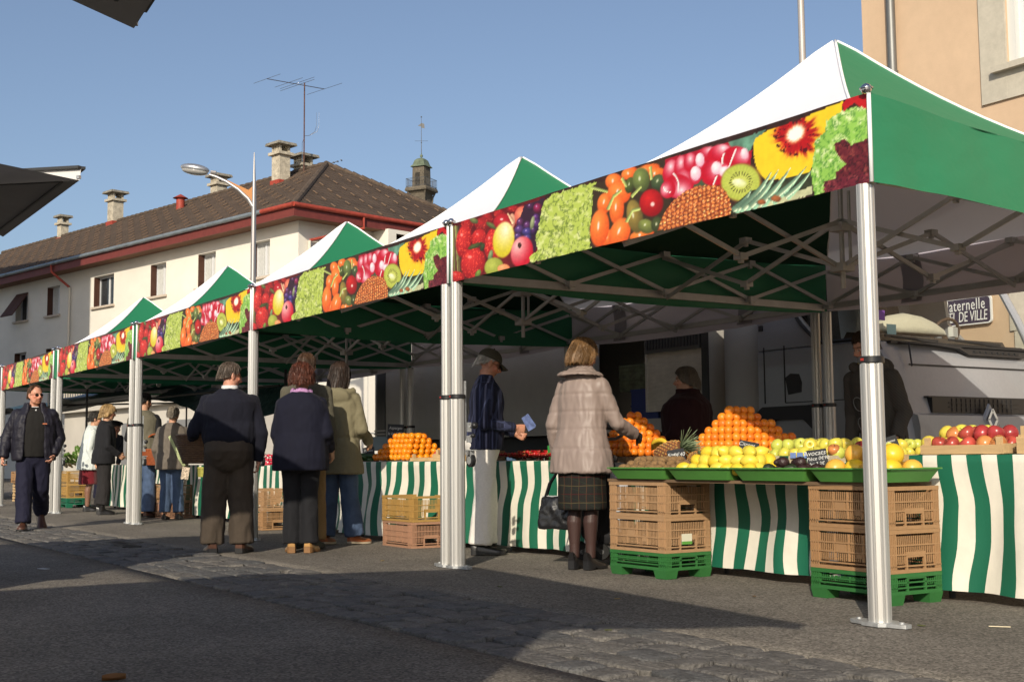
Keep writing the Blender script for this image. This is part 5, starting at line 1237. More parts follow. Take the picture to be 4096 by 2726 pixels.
heap(-1.97,-1.25,1.11,1.50,.820,.090,ME_AY,'yellow_apple','yellow apple heaped in the checked carton behind the avocados','apple','yellow apples behind the avocados',2,aprot,zs=.62,s=(1.14,1.28))
wood_crate((-1.02,1.36,.770),0,.17,.22,.06,'wooden crate of yellow apples left of the nearest pole, partly hidden',1)
heap(-1.18,-.86,1.15,1.56,.822,.078,ME_AY,'yellow_apple','yellow apple in the crate just behind the grapefruit, left of the nearest pole','apple','yellow apples beside the nearest pole',2,aprot,zs=.62)
heap(-.76,-.42,1.24,1.70,.872,.094,ME_AY,'yellow_apple','yellow apple heaped left of the red apples, right of the nearest pole','apple','yellow apples beside the red apples',2,aprot,zs=.66,s=(1.18,1.32))
put('red_apple',ME_ARD[1],(-1.30,1.13,.845),(.4,.3,0),'single red and yellow apple at the corner of the yellow apples','apple',None); put('red_apple',ME_ARD[2],(-1.13,1.18,.86),(.9,.3,0),'single dark red apple among the yellow ones left of the nearest pole','apple',None)
wood_crate((-.41,1.36,.814),.02,.27,.185,.075,'pale wooden crate full of red apples right of the nearest pole',1)
wood_crate((.10,1.40,.814),.05,.17,.20,.13,'pale wooden crate of red and yellow apples at the right edge of the photo',1)
heap(-.66,-.16,1.20,1.52,.866,.094,ME_ARD,'red_apple','red apple heaped in the pale wooden crate right of the nearest pole','apple','red apples in the wooden crates',2,aprot,zs=.62,s=(1.14,1.28))
heap(-.05,.26,1.22,1.58,.93,.080,ME_ARD,'red_apple','red apple heaped in the pale wooden crate right of the nearest pole','apple','red apples in the wooden crates',1,aprot,zs=.62)
bt=[]
for i in range(3):
    o=MB().box(0,.045,0,.006,0,.035).build('price_tab',mat('tab_blue',(.18,.27,.55),.6),loc=(-1.63+.06*i,1.085,.800)); tag(o,'small blue tab on the rim of the checked apple carton','tab','blue tabs on the apple carton')
# banana bunch, pineapples
bn=empty('banana_bunch',(-3.0,1.17,.83),.1); tag(bn,'bunch of yellow bananas between the orange piles','bananas')
M_BAN=mat('banana_skin',(.66,.44,.03),.5,var=(10,.15))
for k in range(4):
    pts=[(-.02+.02*k+.11*math.sin(a),-.02*k,.02+.012*k+.085*(1-math.cos(a))*-.4+.05*math.cos(a*1.1)) for a in [-.9+1.8*i/8 for i in range(9)]]
    MB().tube(pts,[.005,.014,.018,.019,.019,.018,.016,.011,.004],7).build('banana',M_BAN,bn,smooth=3)
def pineapple(loc,rot,label,s=1):
    r=empty('pineapple',loc); r.rotation_euler=rot; r.scale=(s,s,s); tag(r,label,'pineapple')
    b=MB(); N=14
    b.lathe([(.03,-.10),(.055,-.09),(.068,-.05),(.070,0),(.066,.05),(.052,.09),(.03,.105)],18,0)
    for k in range(12):
        z=-.09+.18*k/11; rad=.070*math.sqrt(max(.1,1-(z/.125)**2))
        for j in range(N):
            a=2*pi*(j+.5*(k%2))/N; u=V((math.cos(a),math.sin(a),0)); c=u*rad+V((0,0,z)); Mx=Matrix((u.cross(V((0,0,1))),V((0,0,1)),u)).transposed()
            b.obox(c+u*.001,(.026,.014,.012),Mx@Matrix.Rotation(pi/4,3,'Z')@Matrix.Diagonal((.62,1.15,1)),1 if (j+k)%3 else 2,taper=.35)
    b.build('body',[mat('pineapple_dark',(.13,.05,.02),.8),mat('pineapple_eye',(.42,.19,.05),.7),mat('pineapple_eye_green',(.36,.23,.07),.7)],r)
    lf=MB()
    for k in range(46):
        a=k*2.4; t=k/46; L_=.09+.07*(1-abs(t-.45)*1.6); tilt=.95*(1-t)+.06; u=V((math.cos(a),math.sin(a),0)); w=V((-u.y,u.x,0)); base=V((0,0,.10+.02*t))+u*.012
        pts=[]
        for i in range(5):
            q=i/4; p=base+u*(L_*math.sin(tilt)*q)+V((0,0,L_*math.cos(tilt)*q-.02*q*q*tilt)); wd=.011*(1-q)**.8+.0005
            pts.append([p-w*wd+u*.002,p-u*.003,p+w*wd+u*.002])
        lf.loft(pts,0,cap=False,closed=False)
    lf.build('crown_leaves',mat('pineapple_leaf',(.17,.22,.12),.6,var=(20,.2)),r,smooth=3); return r
pineapple((-2.80,1.07,.845),(0,pi/2-.35,.35),'ripe pineapple lying on the kiwis, its grey green crown to the right',1.05)
pineapple((-2.55,1.10,.80),(0,pi/2-.1,-.3),'small pineapple lying behind the kiwi price slate',.7)
# price slates
M_SLATE=mat('slate',(.028,.030,.034),.75,var=(8,.3)); M_CHALK=mat('chalk',(.62,.62,.6),.9)
def slate(loc,rot,w,h,lines,label):
    r=empty('price_slate',loc); r.rotation_euler=rot; tag(r,label,'price sign')
    MB().box(-w,w,0,.006,-h,h).build('board',M_SLATE,r)
    for i,(tx,sz,x,z) in enumerate(lines): text_obj('chalk_writing',tx,sz,M_CHALK,r,(x*w,-.002,z*h),(pi/2,0,RND.uniform(-.0,.0)),ext=.0008,shear=.25)
    MB().tube([(0,.008,-h),(0,.02,-h-.09)],.004,6).build('spike',M_STEEL,r)
p=at(1722,1034,1,1.06); slate(p,(.12,.20,.62),.064,.055,(('Citrons',.035,-.25,.60),('Pièce 0€40',.030,.0,-.08),('les 3 1€',.028,-.2,-.66)),'black slate with chalk writing Citrons stuck behind the lemons')
p=at(1880,1053,1,1.0); slate(p,(.10,-.12,.62),.062,.052,(('Avocats',.042,-.2,.60),('Pièce 0€90',.030,.05,-.05),('les 3 2€',.028,-.1,-.66)),'black slate with chalk writing Avocats stuck behind the avocados')
p=at(1556,1048,1,1.02); slate(p,(.12,-.15,.62),.062,.046,(('Kiwis',.030,-.45,.3),('0€40',.038,.35,.1),('pièce',.022,-.5,-.6)),'black slate with chalk writing Kiwis stuck between kiwis and lemons')
p=at(2046,1018,1,1.20); slate(p,(.1,-.3,.5),.05,.035,(('Pommes',.022,0,.2),),'small dark slate among the yellow apples right of the nearest pole')
p=at(910,993,1,1.75); slate(p,(.0,.05,.6),.10,.085,(('Asperges',.045,0,.5),('le kg 4€50',.045,0,-.25)),'black slate with chalk writing Asperges standing behind the asparagus')
p=at(848,1040,1,1.25); slate(p,(.0,-.1,.6),.07,.055,(('Tomates',.03,0,.3),),'black slate between the tomatoes and the asparagus')
# ---- second table: mandarins, asparagus, strawberries
pyramid(9,7,5,-7.30,1.40,.795,.0375,ME_MAN,'mandarin','mandarin stacked in the sunlit heap left of the double pole','mandarins of the heap',rz=.09)
wood_crate((-6.60,1.30,.788),.1,.22,.14,.05,'pale wooden crate in front of the mandarins, left of the double pole',1)
wood_crate((-6.25,1.35,.788),.4,.18,.14,.09,'pale wooden crate of strawberries tilted beside the double pole',1)
M_ASP=mat('asparagus_white',(.62,.55,.38),.6,var=(6,.12))
def asparagus(loc,rz,n,label):
    r=empty('asparagus_bundle',loc,rz); tag(r,label,'asparagus','bundles of white asparagus'); b=MB()
    for k in range(n):
        y=(k%8-3.5)*.022+RND.uniform(-.004,.004); z=.012+(k//8)*.020; x=RND.uniform(-.02,.02); t=RND.uniform(-.03,.03)
        b.tube([(-.13+x,y,z),(.05+x,y+t*.5,z+.004),(.11+x,y+t,z+.006),(.135+x,y+t,z+.007)],[.0105,.010,.009,.002],6)
    b.build('spears',M_ASP,r,smooth=3); return r
for x,y,rz,zz_ in ((-8.02,1.52,2.6,.80),(-7.75,1.75,2.8,.86),(-7.95,1.62,2.5,.89),(-7.2,2.0,2.9,.90),(-6.95,2.05,2.7,.95)): asparagus((x,y,zz_),rz,40,'bundle of white asparagus lying behind the mandarins')
o=MB().box(-.4,.4,-.15,.15,0,.1).build('display_step',M_WOODB,loc=(-7.1,2.03,.79),smooth=None); tag(o,'low wooden step lifting the asparagus behind the mandarins','board')
M_STRW=mat('strawberry_red',(.42,.012,.012),.3,bump=(140,.5,(1,1,1),.003),var=(20,.15)); M_CALX=mat('strawberry_leaf',(.08,.18,.03),.7)
sb=MB().lathe([(.001,-.020),(.008,-.014),(.0145,0),(.0155,.008),(.011,.014),(.002,.015)],10,0)
for k in range(5): a=k*1.257; sb.add([(0,0,.015),(.004*math.cos(a+.5),.004*math.sin(a+.5),.017),(.015*math.cos(a),.015*math.sin(a),.013),(.004*math.cos(a-.5),.004*math.sin(a-.5),.017)],[(0,1,2,3)],1)
ME_STR=[sb.mesh('strawberry',[M_STRW,M_CALX])]; ME_STR[0].polygons.foreach_set('use_smooth',[True]*len(ME_STR[0].polygons))
M_PUN=M_CLR
def punnet(loc,rz,label):
    b=MB(); w,d,h=.09,.06,.055
    b.loft([[(-w+.01,-d+.01,0),(w-.01,-d+.01,0),(w-.01,d-.01,0),(-w+.01,d-.01,0)],[(-w,-d,h),(w,-d,h),(w,d,h),(-w,d,h)]],cap=False); b.box(-w-.004,w+.004,-d-.004,-d,h-.004,h)
    o=b.build('punnet',M_CLR,loc=loc); o.rotation_euler=(0,0,rz); tag(o,label,'punnet','clear strawberry punnets')
    for i in range(5):
        for j in range(3):
            q=V(((i-2)*.033,(j-1)*.036,.05+RND.uniform(-.005,.01))); q.rotate(Matrix.Rotation(rz,3,'Z')); put('strawberry',ME_STR[0],V(loc)+q,rr(1.2),'red strawberry in a clear punnet behind the man in the cap','strawberry','strawberries in punnets')
for k,(x,y) in enumerate(((-5.35,1.34),(-5.14,1.36),(-4.93,1.38),(-4.72,1.40),(-4.50,1.42),(-4.28,1.44))): punnet((x,y,.789),.09,'clear punnet of strawberries on the striped table right of the man in the cap')
heap(-5.6,-4.6,1.55,1.85,.83,.045,ME_STR,'strawberry','red strawberry heaped behind the punnets','strawberry','strawberries heaped behind the punnets',2,lambda:rr(1.2),zs=.7)
heap(-6.55,-6.0,1.22,1.42,.86,.05,ME_STR,'strawberry','red strawberry in the crate beside the double pole','strawberry','strawberries beside the double pole',1,lambda:rr(1.2),zs=.7)
gb=empty('strawberry_carton',(-4.62,1.62,.79),.09); tag(gb,'green carton with a red strawberry picture behind the punnets','carton')
MB().box(-.28,.28,-.14,.14,0,.13).build('box',mat('carton_bright_green',(.03,.26,.05),.6),gb)
pm_=MB().add([(.07*math.cos(a)*(1-.25*max(0,-math.sin(a))),-.143,.07+.055*math.sin(a)) for a in [2*pi*i/20 for i in range(20)]],[tuple(range(20))]); pm_.build('strawberry_picture',mat('print_red',(.5,.02,.015),.6),gb)
# tomatoes, carrots, courgettes at the left of that table
M_TOM=[mat('tomato_red',(.45,.02,.012),.2)]; ME_TOM=fruit('tomato',sph(.033,.85,.004),M_TOM)
heap(-8.55,-8.05,1.10,1.45,.80,.066,ME_TOM,'tomato','red tomato heaped beside the khaki parka','tomato','tomatoes beside the parka',2,rr,zs=.6)
M_COU=mat('courgette_green',(.02,.06,.015),.35,var=(30,.4))
for k in range(6):
    o=MB().tube([(-.13,0,0),(-.09,0,.004),(.05,.004,.006),(.12,.006,0),(.135,.006,0)],[.008,.021,.023,.02,.006],10).build('courgette',M_COU,smooth=3); o.location=(-7.98+.035*(k%3),1.05+.055*k-.1*(k>3),.815+.03*(k%2)); o.rotation_euler=(0,.1,.5+.2*RND.random()); tag(o,'dark green courgette lying before the asparagus and mandarins','courgette','courgettes before the mandarins')
M_CAR=mat('carrot_orange',(.55,.13,.03),.6)
for k in range(16):
    o=MB().tube([(-.08,0,0),(0,0,0),(.08,0,0)],[.013,.010,.002],7).build('carrot',M_CAR,smooth=3); o.location=(-8.55+.03*(k%8),1.75+.02*(k%3),.82+.02*(k//8)); o.rotation_euler=(0,0,RND.uniform(1.2,2)); tag(o,'orange carrot heaped behind the tomatoes','carrot','carrots behind the tomatoes')
sc_=empty('weighing_scale',(-8.75,1.7,.75),.6); tag(sc_,'grey weighing scale with a display beside the khaki parka','scale')
MB().box(-.18,.18,-.15,.15,0,.09).box(-.2,.2,-.17,.17,.09,.1).build('base',mat('scale_grey',(.25,.26,.27),.5),sc_)
MB().obox((0,.19,.24),(.26,.03,.16),rotm(-.3)).tube([(0,.15,.05),(0,.2,.2)],.02,8).build('display',mat('scale_screen',(.10,.13,.13),.3),sc_)
# radishes
M_RAD=[mat('radish_red',(.50,.02,.05),.4)]; rb_=MB().lathe([(.0008,-.034),(.002,-.024),(.011,-.010),(.0145,.004),(.011,.014),(.003,.018)],10,0); rb_.ell((0,0,-.014),(.0085,.0085,.011),8,6,1)
ME_RAD=[rb_.mesh('radish',[M_RAD[0],mat('radish_white',(.7,.62,.6),.5)])]; ME_RAD[0].polygons.foreach_set('use_smooth',[True]*len(ME_RAD[0].polygons))
heap(-11.5,-10.35,1.22,1.5,.765,.062,ME_RAD,'radish','red and white radish heaped between the sweater and the navy jacket','radish','radishes in the heap',3,rr,zs=.75,s=(1.3,1.7))
# leaf vegetables far left
M_CHL=mat('chard_leaf',(.10,.19,.035),.5,var=(10,.4),bump=(25,.8)); M_CHS=mat('chard_stem',(.60,.58,.42),.5); M_LET=mat('lettuce_leaf',(.20,.34,.05),.55,var=(12,.4),bump=(20,.6))
def leafbunch(name,loc,n,label,cat,Lf,mat_,stem,group=None,spread=1.,dirx=None):
    r=empty(name,loc); tag(r,label,cat,group); lf=MB(); stm=MB()
    for k in range(n):
        a=RND.uniform(0,2*pi) if dirx is None else dirx+RND.uniform(-.5,.5); tl=RND.uniform(.2,1.2)*spread; u=V((math.cos(a),math.sin(a),0)); w=V((-u.y,u.x,0)); L_=Lf*RND.uniform(.7,1.1)
        o_=V((RND.uniform(-.12,.12),RND.uniform(-.1,.1),RND.uniform(0,.08)))
        def P(q,s_): 
            c=o_+u*(L_*math.sin(tl)*q)+V((0,0,L_*math.cos(tl)*q-.25*L_*q*q*math.sin(tl))); wd=L_*.30*math.sin(min(1,max(0,(q-.25)/.75))*pi*.86+.12)
            return c+w*(wd*s_)+V((0,0,.02*math.sin(q*17+s_*6)*abs(s_)+.02*abs(s_)))
        lf.grid(lambda i,j:P(.25+.75*j,2*i-1),6,7); stm.tube([P(0,0),P(.4,0),P(.85,0)],[.014,.010,.003],6)
    lf.build('leaves',mat_,r,smooth=3); stm.build('stems',stem,r,smooth=3); return r
for k,(x,y,z) in enumerate(((-19.2,.95,.68),(-18.9,.85,.70),(-19.05,1.1,.78),(-18.75,1.02,.66))): leafbunch('chard_bunch',(x,y,z),9,'bunch of leaf chard with white stems on the ochre crates','chard',.30,M_CHL,M_CHS,'chard bunches on the crates',dirx=-.9)
for k,(x,y,z) in enumerate(((-19.3,1.3,.86),(-18.9,1.35,.88),(-19.1,1.25,1.0))): leafbunch('lettuce',(x,y,z),22,'curly light green lettuce piled behind the chard','lettuce',.17,M_LET,M_CHS,'lettuces behind the chard')
for k,(x,y,z) in enumerate(((-15.9,1.5,.78),(-15.3,1.5,.78),(-13.2,1.5,.78),(-12.9,1.45,.78),(-14.2,1.55,.80))): leafbunch('leaf_vegetable',(x,y,z),16,'dark green leaf vegetable on the table behind the man in the vest','vegetable',.18,M_CHL,M_CHS,'leaf vegetables on the far tables')
o=MB().ell((0,0,0),(.06,.05,.05)).build('beetroot',mat('beet_red',(.2,.01,.02),.4),smooth=3,loc=(-16.6,1.36,.79)); tag(o,'dark red beetroot on the table right of the blond woman','beetroot')
for k in range(2): wood_crate((-23.15,.95,.002+.19*k),.0,.26,.17,.165,'rough wooden slatted crate on the ground at the far left, %s of two'%('lower','upper')[k],3)
crate('brown',(-23.15,.95,.385),0,'brown plastic crate on the wooden crates at the far left')
# ================================================================ people
def remesh(b,voxel,it=2,fac=.5):
    me=b.mesh('tmp',[]); o=bpy.data.objects.new('tmp',me); COL.objects.link(o)
    m=o.modifiers.new('r','REMESH'); m.mode='VOXEL'; m.voxel_size=voxel
    if it: s=o.modifiers.new('s','SMOOTH'); s.factor=fac; s.iterations=it
    dg=bpy.context.evaluated_depsgraph_get(); dg.update()
    out=bpy.data.meshes.new_from_object(o.evaluated_get(dg)); bpy.data.objects.remove(o); bpy.data.meshes.remove(me); out.materials.clear(); return out
def wrinkle(me,amp,seed,fx=(9,9,4),fn=None,amp2=None,f2=22):
    n=len(me.vertices); co=np.empty(n*3,np.float32); no=np.empty(n*3,np.float32); me.vertices.foreach_get('co',co); me.vertices.foreach_get('normal',no); co=co.reshape(-1,3); no=no.reshape(-1,3)
    d=np.zeros(n)
    for i in range(n):
        x,y,z=co[i]
        w=NZ.noise(V((x*fx[0],y*fx[1],z*fx[2]+seed*7.3)))
        w2=NZ.noise(V((x*fx[0]*2.3+y*4,y*fx[1]*2.3,z*fx[2]*2.0+seed*3.1)))
        w=(1-abs(w)*2.4)*.62+(1-abs(w2)*2.4)*.42-.3  # ridged folds
        v=amp*w
        if amp2: v+=amp2*NZ.noise(V((x*f2,y*f2,z*f2*.6+seed)))
        if fn: v+=fn(x,y,z)
        d[i]=v
    co+=no*d[:,None]; me.vertices.foreach_set('co',co.ravel().astype(np.float32)); me.update()
def se(z,hx,hy,cy=0,cx=0,n=26,p=.82):
    out=[]
    for i in range(n):
        a=2*pi*i/n; c,s=math.cos(a),math.sin(a)
        out.append((cx+hx*math.copysign(abs(c)**p,c),cy+hy*math.copysign(abs(s)**p,s),z))
    return out
def skinmat(name,col): return mat(name,(1,1,1),.5,attr=True,sub=.08,bump=(90,.15,(1,1,1),.003),spec=.4)
M_SKIN=skinmat('skin',None)
def hairmat(name,col,col2=None): return mat(name,col,.45,var=(26,.45,(1,1,.22)),var2=(7,.2),bump=(60,.9,(1,1,.15),.01),spec=.4)
def fabric(name,col,rough=.85,var=(5,.10),fine=(220,.25),sheen=.03,bumpd=.003): return mat(name,col,rough,var=var,var2=(60,.06),bump=(fine[0],fine[1],(1,1,1),bumpd),sheen=sheen,spec=.25)
def lines_mat(name,base,lines,rough=.85):
    m=bpy.data.materials.new(name); m.use_nodes=True; nt=m.node_tree; N=nt.nodes; L=nt.links; b=N['Principled BSDF']; b.inputs['Roughness'].default_value=rough; b.inputs['Specular IOR Level'].default_value=.2
    tc=N.new('ShaderNodeTexCoord'); src=None
    nz=N.new('ShaderNodeTexNoise'); nz.inputs['Scale'].default_value=4; L.new(tc.outputs['Object'],nz.inputs['Vector'])
    wv=N.new('ShaderNodeVectorMath'); wv.operation='MULTIPLY_ADD'; wv.inputs[1].default_value=(.03,.03,.03); L.new(nz.outputs['Color'],wv.inputs[0]); L.new(tc.outputs['Object'],wv.inputs[2])
    for ax,fr,wd,col in lines:
        dt=N.new('ShaderNodeVectorMath'); dt.operation='DOT_PRODUCT'; dt.inputs[1].default_value=tuple(a*fr for a in ax); L.new(wv.outputs[0],dt.inputs[0])
        f=N.new('ShaderNodeMath'); f.operation='FRACT'; L.new(dt.outputs['Value'],f.inputs[0])
        lt=N.new('ShaderNodeMath'); lt.operation='LESS_THAN'; lt.inputs[1].default_value=wd; L.new(f.outputs[0],lt.inputs[0])
        mx=N.new('ShaderNodeMix'); mx.data_type='RGBA'; L.new(lt.outputs[0],mx.inputs[0])
        if src is None: mx.inputs[6].default_value=(*base,1)
        else: L.new(src,mx.inputs[6])
        mx.inputs[7].default_value=(*col,1); src=mx.outputs[2]
    L.new(src,b.inputs['Base Color'])
    bp=N.new('ShaderNodeBump'); bp.inputs['Strength'].default_value=.3; bp.inputs['Distance'].default_value=.003; n2=N.new('ShaderNodeTexNoise'); n2.inputs['Scale'].default_value=180; L.new(tc.outputs['Object'],n2.inputs['Vector']); L.new(n2.outputs['Fac'],bp.inputs['Height']); L.new(bp.outputs[0],b.inputs['Normal'])
    return m
class Fig:
    def __init__(s,label,loc,face,H,lean=0,girth=1.,male=True,skin=(.50,.27,.17),head=(0,0,0),hscale=1.,tilt=0):
        s.root=empty('person',(loc[0],loc[1],0),math.radians(face-90)); tag(s.root,label,'person')
        s.H=H; s.g=girth; s.male=male; s.lean=math.radians(lean); s.skin=skin; s.hs=hscale*(H/1.72)**.5
        s.hip=.53*H; s.sh=.818*H; s.sw=(.182 if male else .158)*(1+.35*(girth-1)); s.seed=RND.uniform(0,50)
        s.hyaw,s.hpit,s.hroll=[math.radians(a) for a in head]
        s.HM=Matrix.Rotation(-s.hyaw,3,'Z')@Matrix.Rotation(-s.hpit,3,'X')@Matrix.Rotation(s.hroll,3,'Y')
        nb=s.U((0,-.01,.845*H)); s.neck=nb
        s.hc=nb+Matrix.Rotation(-s.lean*.6,3,'X')@V((0,.02,.083*H)); s.bb=MB()
    def U(s,p):
        p=V(p)
        if p.z<=s.hip or not s.lean: return p
        q=V((p.x,p.y,p.z-s.hip)); q.rotate(Matrix.Rotation(-s.lean,3,'X')); return q+V((0,0,s.hip))
    def part(s,name,b,m,voxel=.011,amp=.006,it=3,fx=(9,9,4),fn=None,amp2=.002,col=None,f2=22):
        me=remesh(b,voxel,it)
        if amp or fn: wrinkle(me,amp,s.seed+len(name),fx,fn,amp2,f2)
        for k in (m if isinstance(m,(list,tuple)) else [m]): me.materials.append(k)
        if col:
            n=len(me.vertices); co=np.empty(n*3,np.float32); me.vertices.foreach_get('co',co); set_cols(me,np.array([col(*p) for p in co.reshape(-1,3)]))
        return link(name,me,s.root,3)
    # arms: list for (left,right) of (elbow offset, wrist offset) relative to shoulder
    def arms(s,left,right):
        s.arm=[]
        for sx,(e,w) in ((-1,left),(1,right)):
            S=V((sx*s.sw,0,s.sh-.052)); s.arm.append((s.U(S),s.U(S+V(e)),s.U(S+V(w))))
    def legs(s,L=None,R=None):
        H=s.H; s.leg=[]
        for sx,q in ((-1,L),(1,R)):
            h=V((sx*.052*H*1.02,0,s.hip-.02)); k,a=q if q else ((sx*.055*H,.012,.285*H),(sx*.058*H,-.02,.05*H))
            s.leg.append((h,V(k),V(a)))
    def torso(s,b,hem,rings):
        """rings: (zfrac, hx, hy, cy) from hem up"""
        R=[]
        for z,hx,hy,cy in rings:
            R.append([s.U(p) for p in se(z*s.H,hx*s.g,hy*s.g*(.5+.5*s.g),cy)])
        b.loft(R)
    def sleeves(s,b,r0,r1,r2,ext=1.0,which=(0,1)):
        r0*=.82;r1*=.80;r2*=.84
        for i in which:
            S,E,W=s.arm[i]; W2=E.lerp(W,ext); m1=S.lerp(E,.5); m2=E.lerp(W2,.5)
            inn=V((-S.x*.55,0,.034)); b.tube([S+inn,S+inn*.45,S+V((0,0,-.0)),m1,E,m2,W2],[r0*.70,r0*.86,r0*.97,(r0+r1)/2,r1,(r1+r2)/2,r2],14)
            b.ell(S,(r0*.97,)*3,14,10); b.ell(E,(r1*1.02,)*3,12,8)
    def trousers(s,b,thigh,knee,hem,cuffz=.0,waistz=.62,hx=.155,hy=.115,cyb=-.01):
        H=s.H
        R=[se(z*H,x*s.g,y*s.g*(.45+.55*s.g),c) for z,x,y,c in ((.425,hx*.56,hy*.55,cyb),(.455,hx*.86,hy*.82,cyb),(.49,hx*1.0,hy*1.0,cyb-.005),(.53,hx*1.06,hy*1.10,cyb-.012),(.57,hx*1.02,hy*1.04,cyb-.006),(waistz,hx*.95,hy*.96,0))]
        b.loft(R)
        for h,k,a in s.leg:
            m1=h.lerp(k,.45); m2=k.lerp(a,.5); a2=a+V((0,0,cuffz))
            b.tube([h+V((0,0,.06)),h+V((0,0,-.03)),m1,k,m2,a2],[thigh*.8,thigh,(thigh*.55+knee*.45),knee,(knee+hem)/2,hem],16)
    def head(s,front=None,nose=1.,jaw=1.,col=None,beard=None,lips=(.34,.11,.09),brow=(.06,.035,.02),glassdark=False):
        h=s.hs; C=s.hc; M=s.HM; b=s.bb
        P=lambda x,y,z:C+M@V((x*h,y*h,z*h))
        def el(c,r): b.ell(P(*c),tuple(k*h for k in r),18,12,0,M)
        el((0,-.012,.030),(.074,.094,.086)); el((0,.020,-.040),(.060*jaw,.070,.080)); el((0,.060,-.096),(.030*jaw,.024,.021)); el((0,.03,-.078),(.052*jaw,.05,.034))
        el((0,.075,.020),(.044,.016,.013))
        for sx in (-1,1):
            el((sx*.040,.062,-.022),(.023,.020,.022)); el((sx*.0745,-.006,-.008),(.010,.020,.033)); el((sx*.073,-.002,-.035),(.008,.011,.012)); el((sx*.026,.076,-.002),(.015,.008,.010))
        b.tube([P(0,.083,.012),P(0,.100*(.8+.2*nose),-.018),P(0,.104+.010*nose,-.034)],[.0075*h,.0105*h,.0135*h],10); el((0,.095,-.040),(.017,.012,.009))
        el((0,.084,-.061),(.024,.010,.006)); el((0,.082,-.071),(.021,.010,.007))
        nk=s.neck; b.tube([nk+V((0,-.0,-.06)),nk.lerp(C,.5)+V((0,-.012,0)),P(0,-.018,-.05)],[.066*h,.056*h*(1.06 if s.male else .92),.055*h],16)
        s._P=P; Mi=M.inverted(); sk=V(s.skin)
        def colf(x,y,z):
            p=(Mi@(V((x,y,z))-C))/h; c=sk.copy()
            if p.length<.2:
                n=NZ.noise(V((p.x*30,p.y*30,p.z*30)))*.10; c=c*(1+n)
                if p.y>.03:
                    d=((p.x/.026)**2+((p.z+.065)/.011)**2)
                    if d<1 and p.y>.06: c=c.lerp(V(lips),.8)
                    for sx in (-1,1):
                        e=((p.x-sx*.028)/.017)**2+((p.z+.004)/.0075)**2
                        if e<1 and p.y>.05: c=V((.55,.5,.46)) if e>.35 else V((.03,.02,.015))
                        e=((p.x-sx*.030)/.022)**2+((p.z-.017)/.0055)**2
                        if e<1 and p.y>.05: c=c.lerp(V(brow),.75)
                    ch=((abs(p.x)-.042)/.025)**2+((p.z+.03)/.03)**2
                    if ch<1: c=V((min(1,c.x*1.06),c.y*.88,c.z*.85))
                    if abs(p.x)<.018 and -.045<p.z<-.02: c=V((min(1,c.x*1.06),c.y*.88,c.z*.86))
                if beard and beard[0](p): c=c.lerp(V(beard[1]),beard[2])
            return c
        s.colf=colf
    def hand(s,i,curl=.5,yaw=0,thumb=1,roll=0,dirv=None,scale=1.):
        """i 0 left 1 right; four unequal fingers and a thumb at the end of the forearm"""
        S,E,W=s.arm[i]; d=(W-E).normalized() if dirv is None else V(dirv).normalized(); sx=-1 if i==0 else 1
        side=d.cross(V((sx,0,0.0)))
        if side.length<.2: side=d.cross(V((0,1,0)))
        side.normalize(); nrm=side.cross(d)      # side: towards thumb ; nrm: palm direction
        Mr=Matrix.Rotation(roll,3,d); side=Mr@side; nrm=Mr@nrm
        if nrm.dot(V((-sx,0,0)))<0: nrm=-nrm
        if side.y<0 and abs(d.z)>.5: side=-side
        k=.95*s.hs*scale; b=s.bb
        b.tube([W-d*.04,W,W+d*.02*k],[.029*k,.026*k,.028*k],12,flat=.8)
        R=[]
        for t,wd,th in ((.0,.028,.017),(.03,.036,.017),(.06,.041,.015),(.088,.040,.012)):
            c=W+d*t*k; R.append([c+side*(wd*k*math.cos(a))+nrm*(th*k*math.sin(a)) for a in [2*pi*j/14 for j in range(14)]])
        b.loft(R)
        for f,(off,L_) in enumerate(((.029,.070),(.0095,.078),(-.0105,.072),(-.030,.056))):
            p=W+d*.082*k+side*off*k; pts=[p-d*.012*k]; dd=d.copy(); c_=curl*(1+.08*f)
            for seg in (.45,.32,.25):
                dd=(Matrix.Rotation(0,3,'X')@dd); ax=dd.cross(nrm).normalized(); dd=Matrix.Rotation(c_*1.0,3,ax)@dd; p=p+dd*L_*seg*k; pts.append(p)
            b.tube(pts,[.0088*k,.0086*k,.0078*k,.0066*k],8)
        p=W+d*.025*k+side*.026*k; q=p+(d*.55+side*.75+nrm*.25).normalized()*.040*k; r_=q+(d*.85+side*.15+nrm*.45).normalized()*.030*k
        b.tube([p-side*.01,p,q,r_],[.013*k,.0125*k,.0105*k,.0085*k],8)
        s.grip=getattr(s,'grip',{}); s.grip[i]=(W+d*.085*k+nrm*.02*k,d,nrm)
    def bare_legs(s,r=(.062,.050,.052,.034)):
        for h,k,a in s.leg: s.bb.tube([h,h.lerp(k,.6),k,k.lerp(a,.35)+V((0,-.015,0)),k.lerp(a,.75)+V((0,-.004,0)),a+V((0,0,.0))],[r[0]*1.2,r[0],r[1],r[2],r[3]*1.1,r[3]],12)
    def finish(s,voxel=.0062,m=None,colf=None):
        b=s.bb
        # inner core keeps the figure one continuous body under its clothes
        b.tube([s.U((0,0,s.hip-.05)),s.U((0,0,.65*s.H)),s.U((0,-.005,.78*s.H)),s.neck+V((0,0,.01))],[.07,.07,.075,.05],12)
        for S,E,W in s.arm: b.tube([s.U((0,0,.79*s.H)),S,E,W],[.045,.035,.030,.026],8)
        for h,k,a in s.leg: b.tube([s.U((0,0,s.hip-.03)),h,k,a],[.06,.045,.034,.028],8)
        me=remesh(b,voxel,2,.45); me.materials.append(m or M_SKIN); n=len(me.vertices); co=np.empty(n*3,np.float32); me.vertices.foreach_get('co',co)
        f=colf or s.colf; set_cols(me,np.array([tuple(f(*map(float,p))) for p in co.reshape(-1,3)])); return link('body',me,s.root,3)
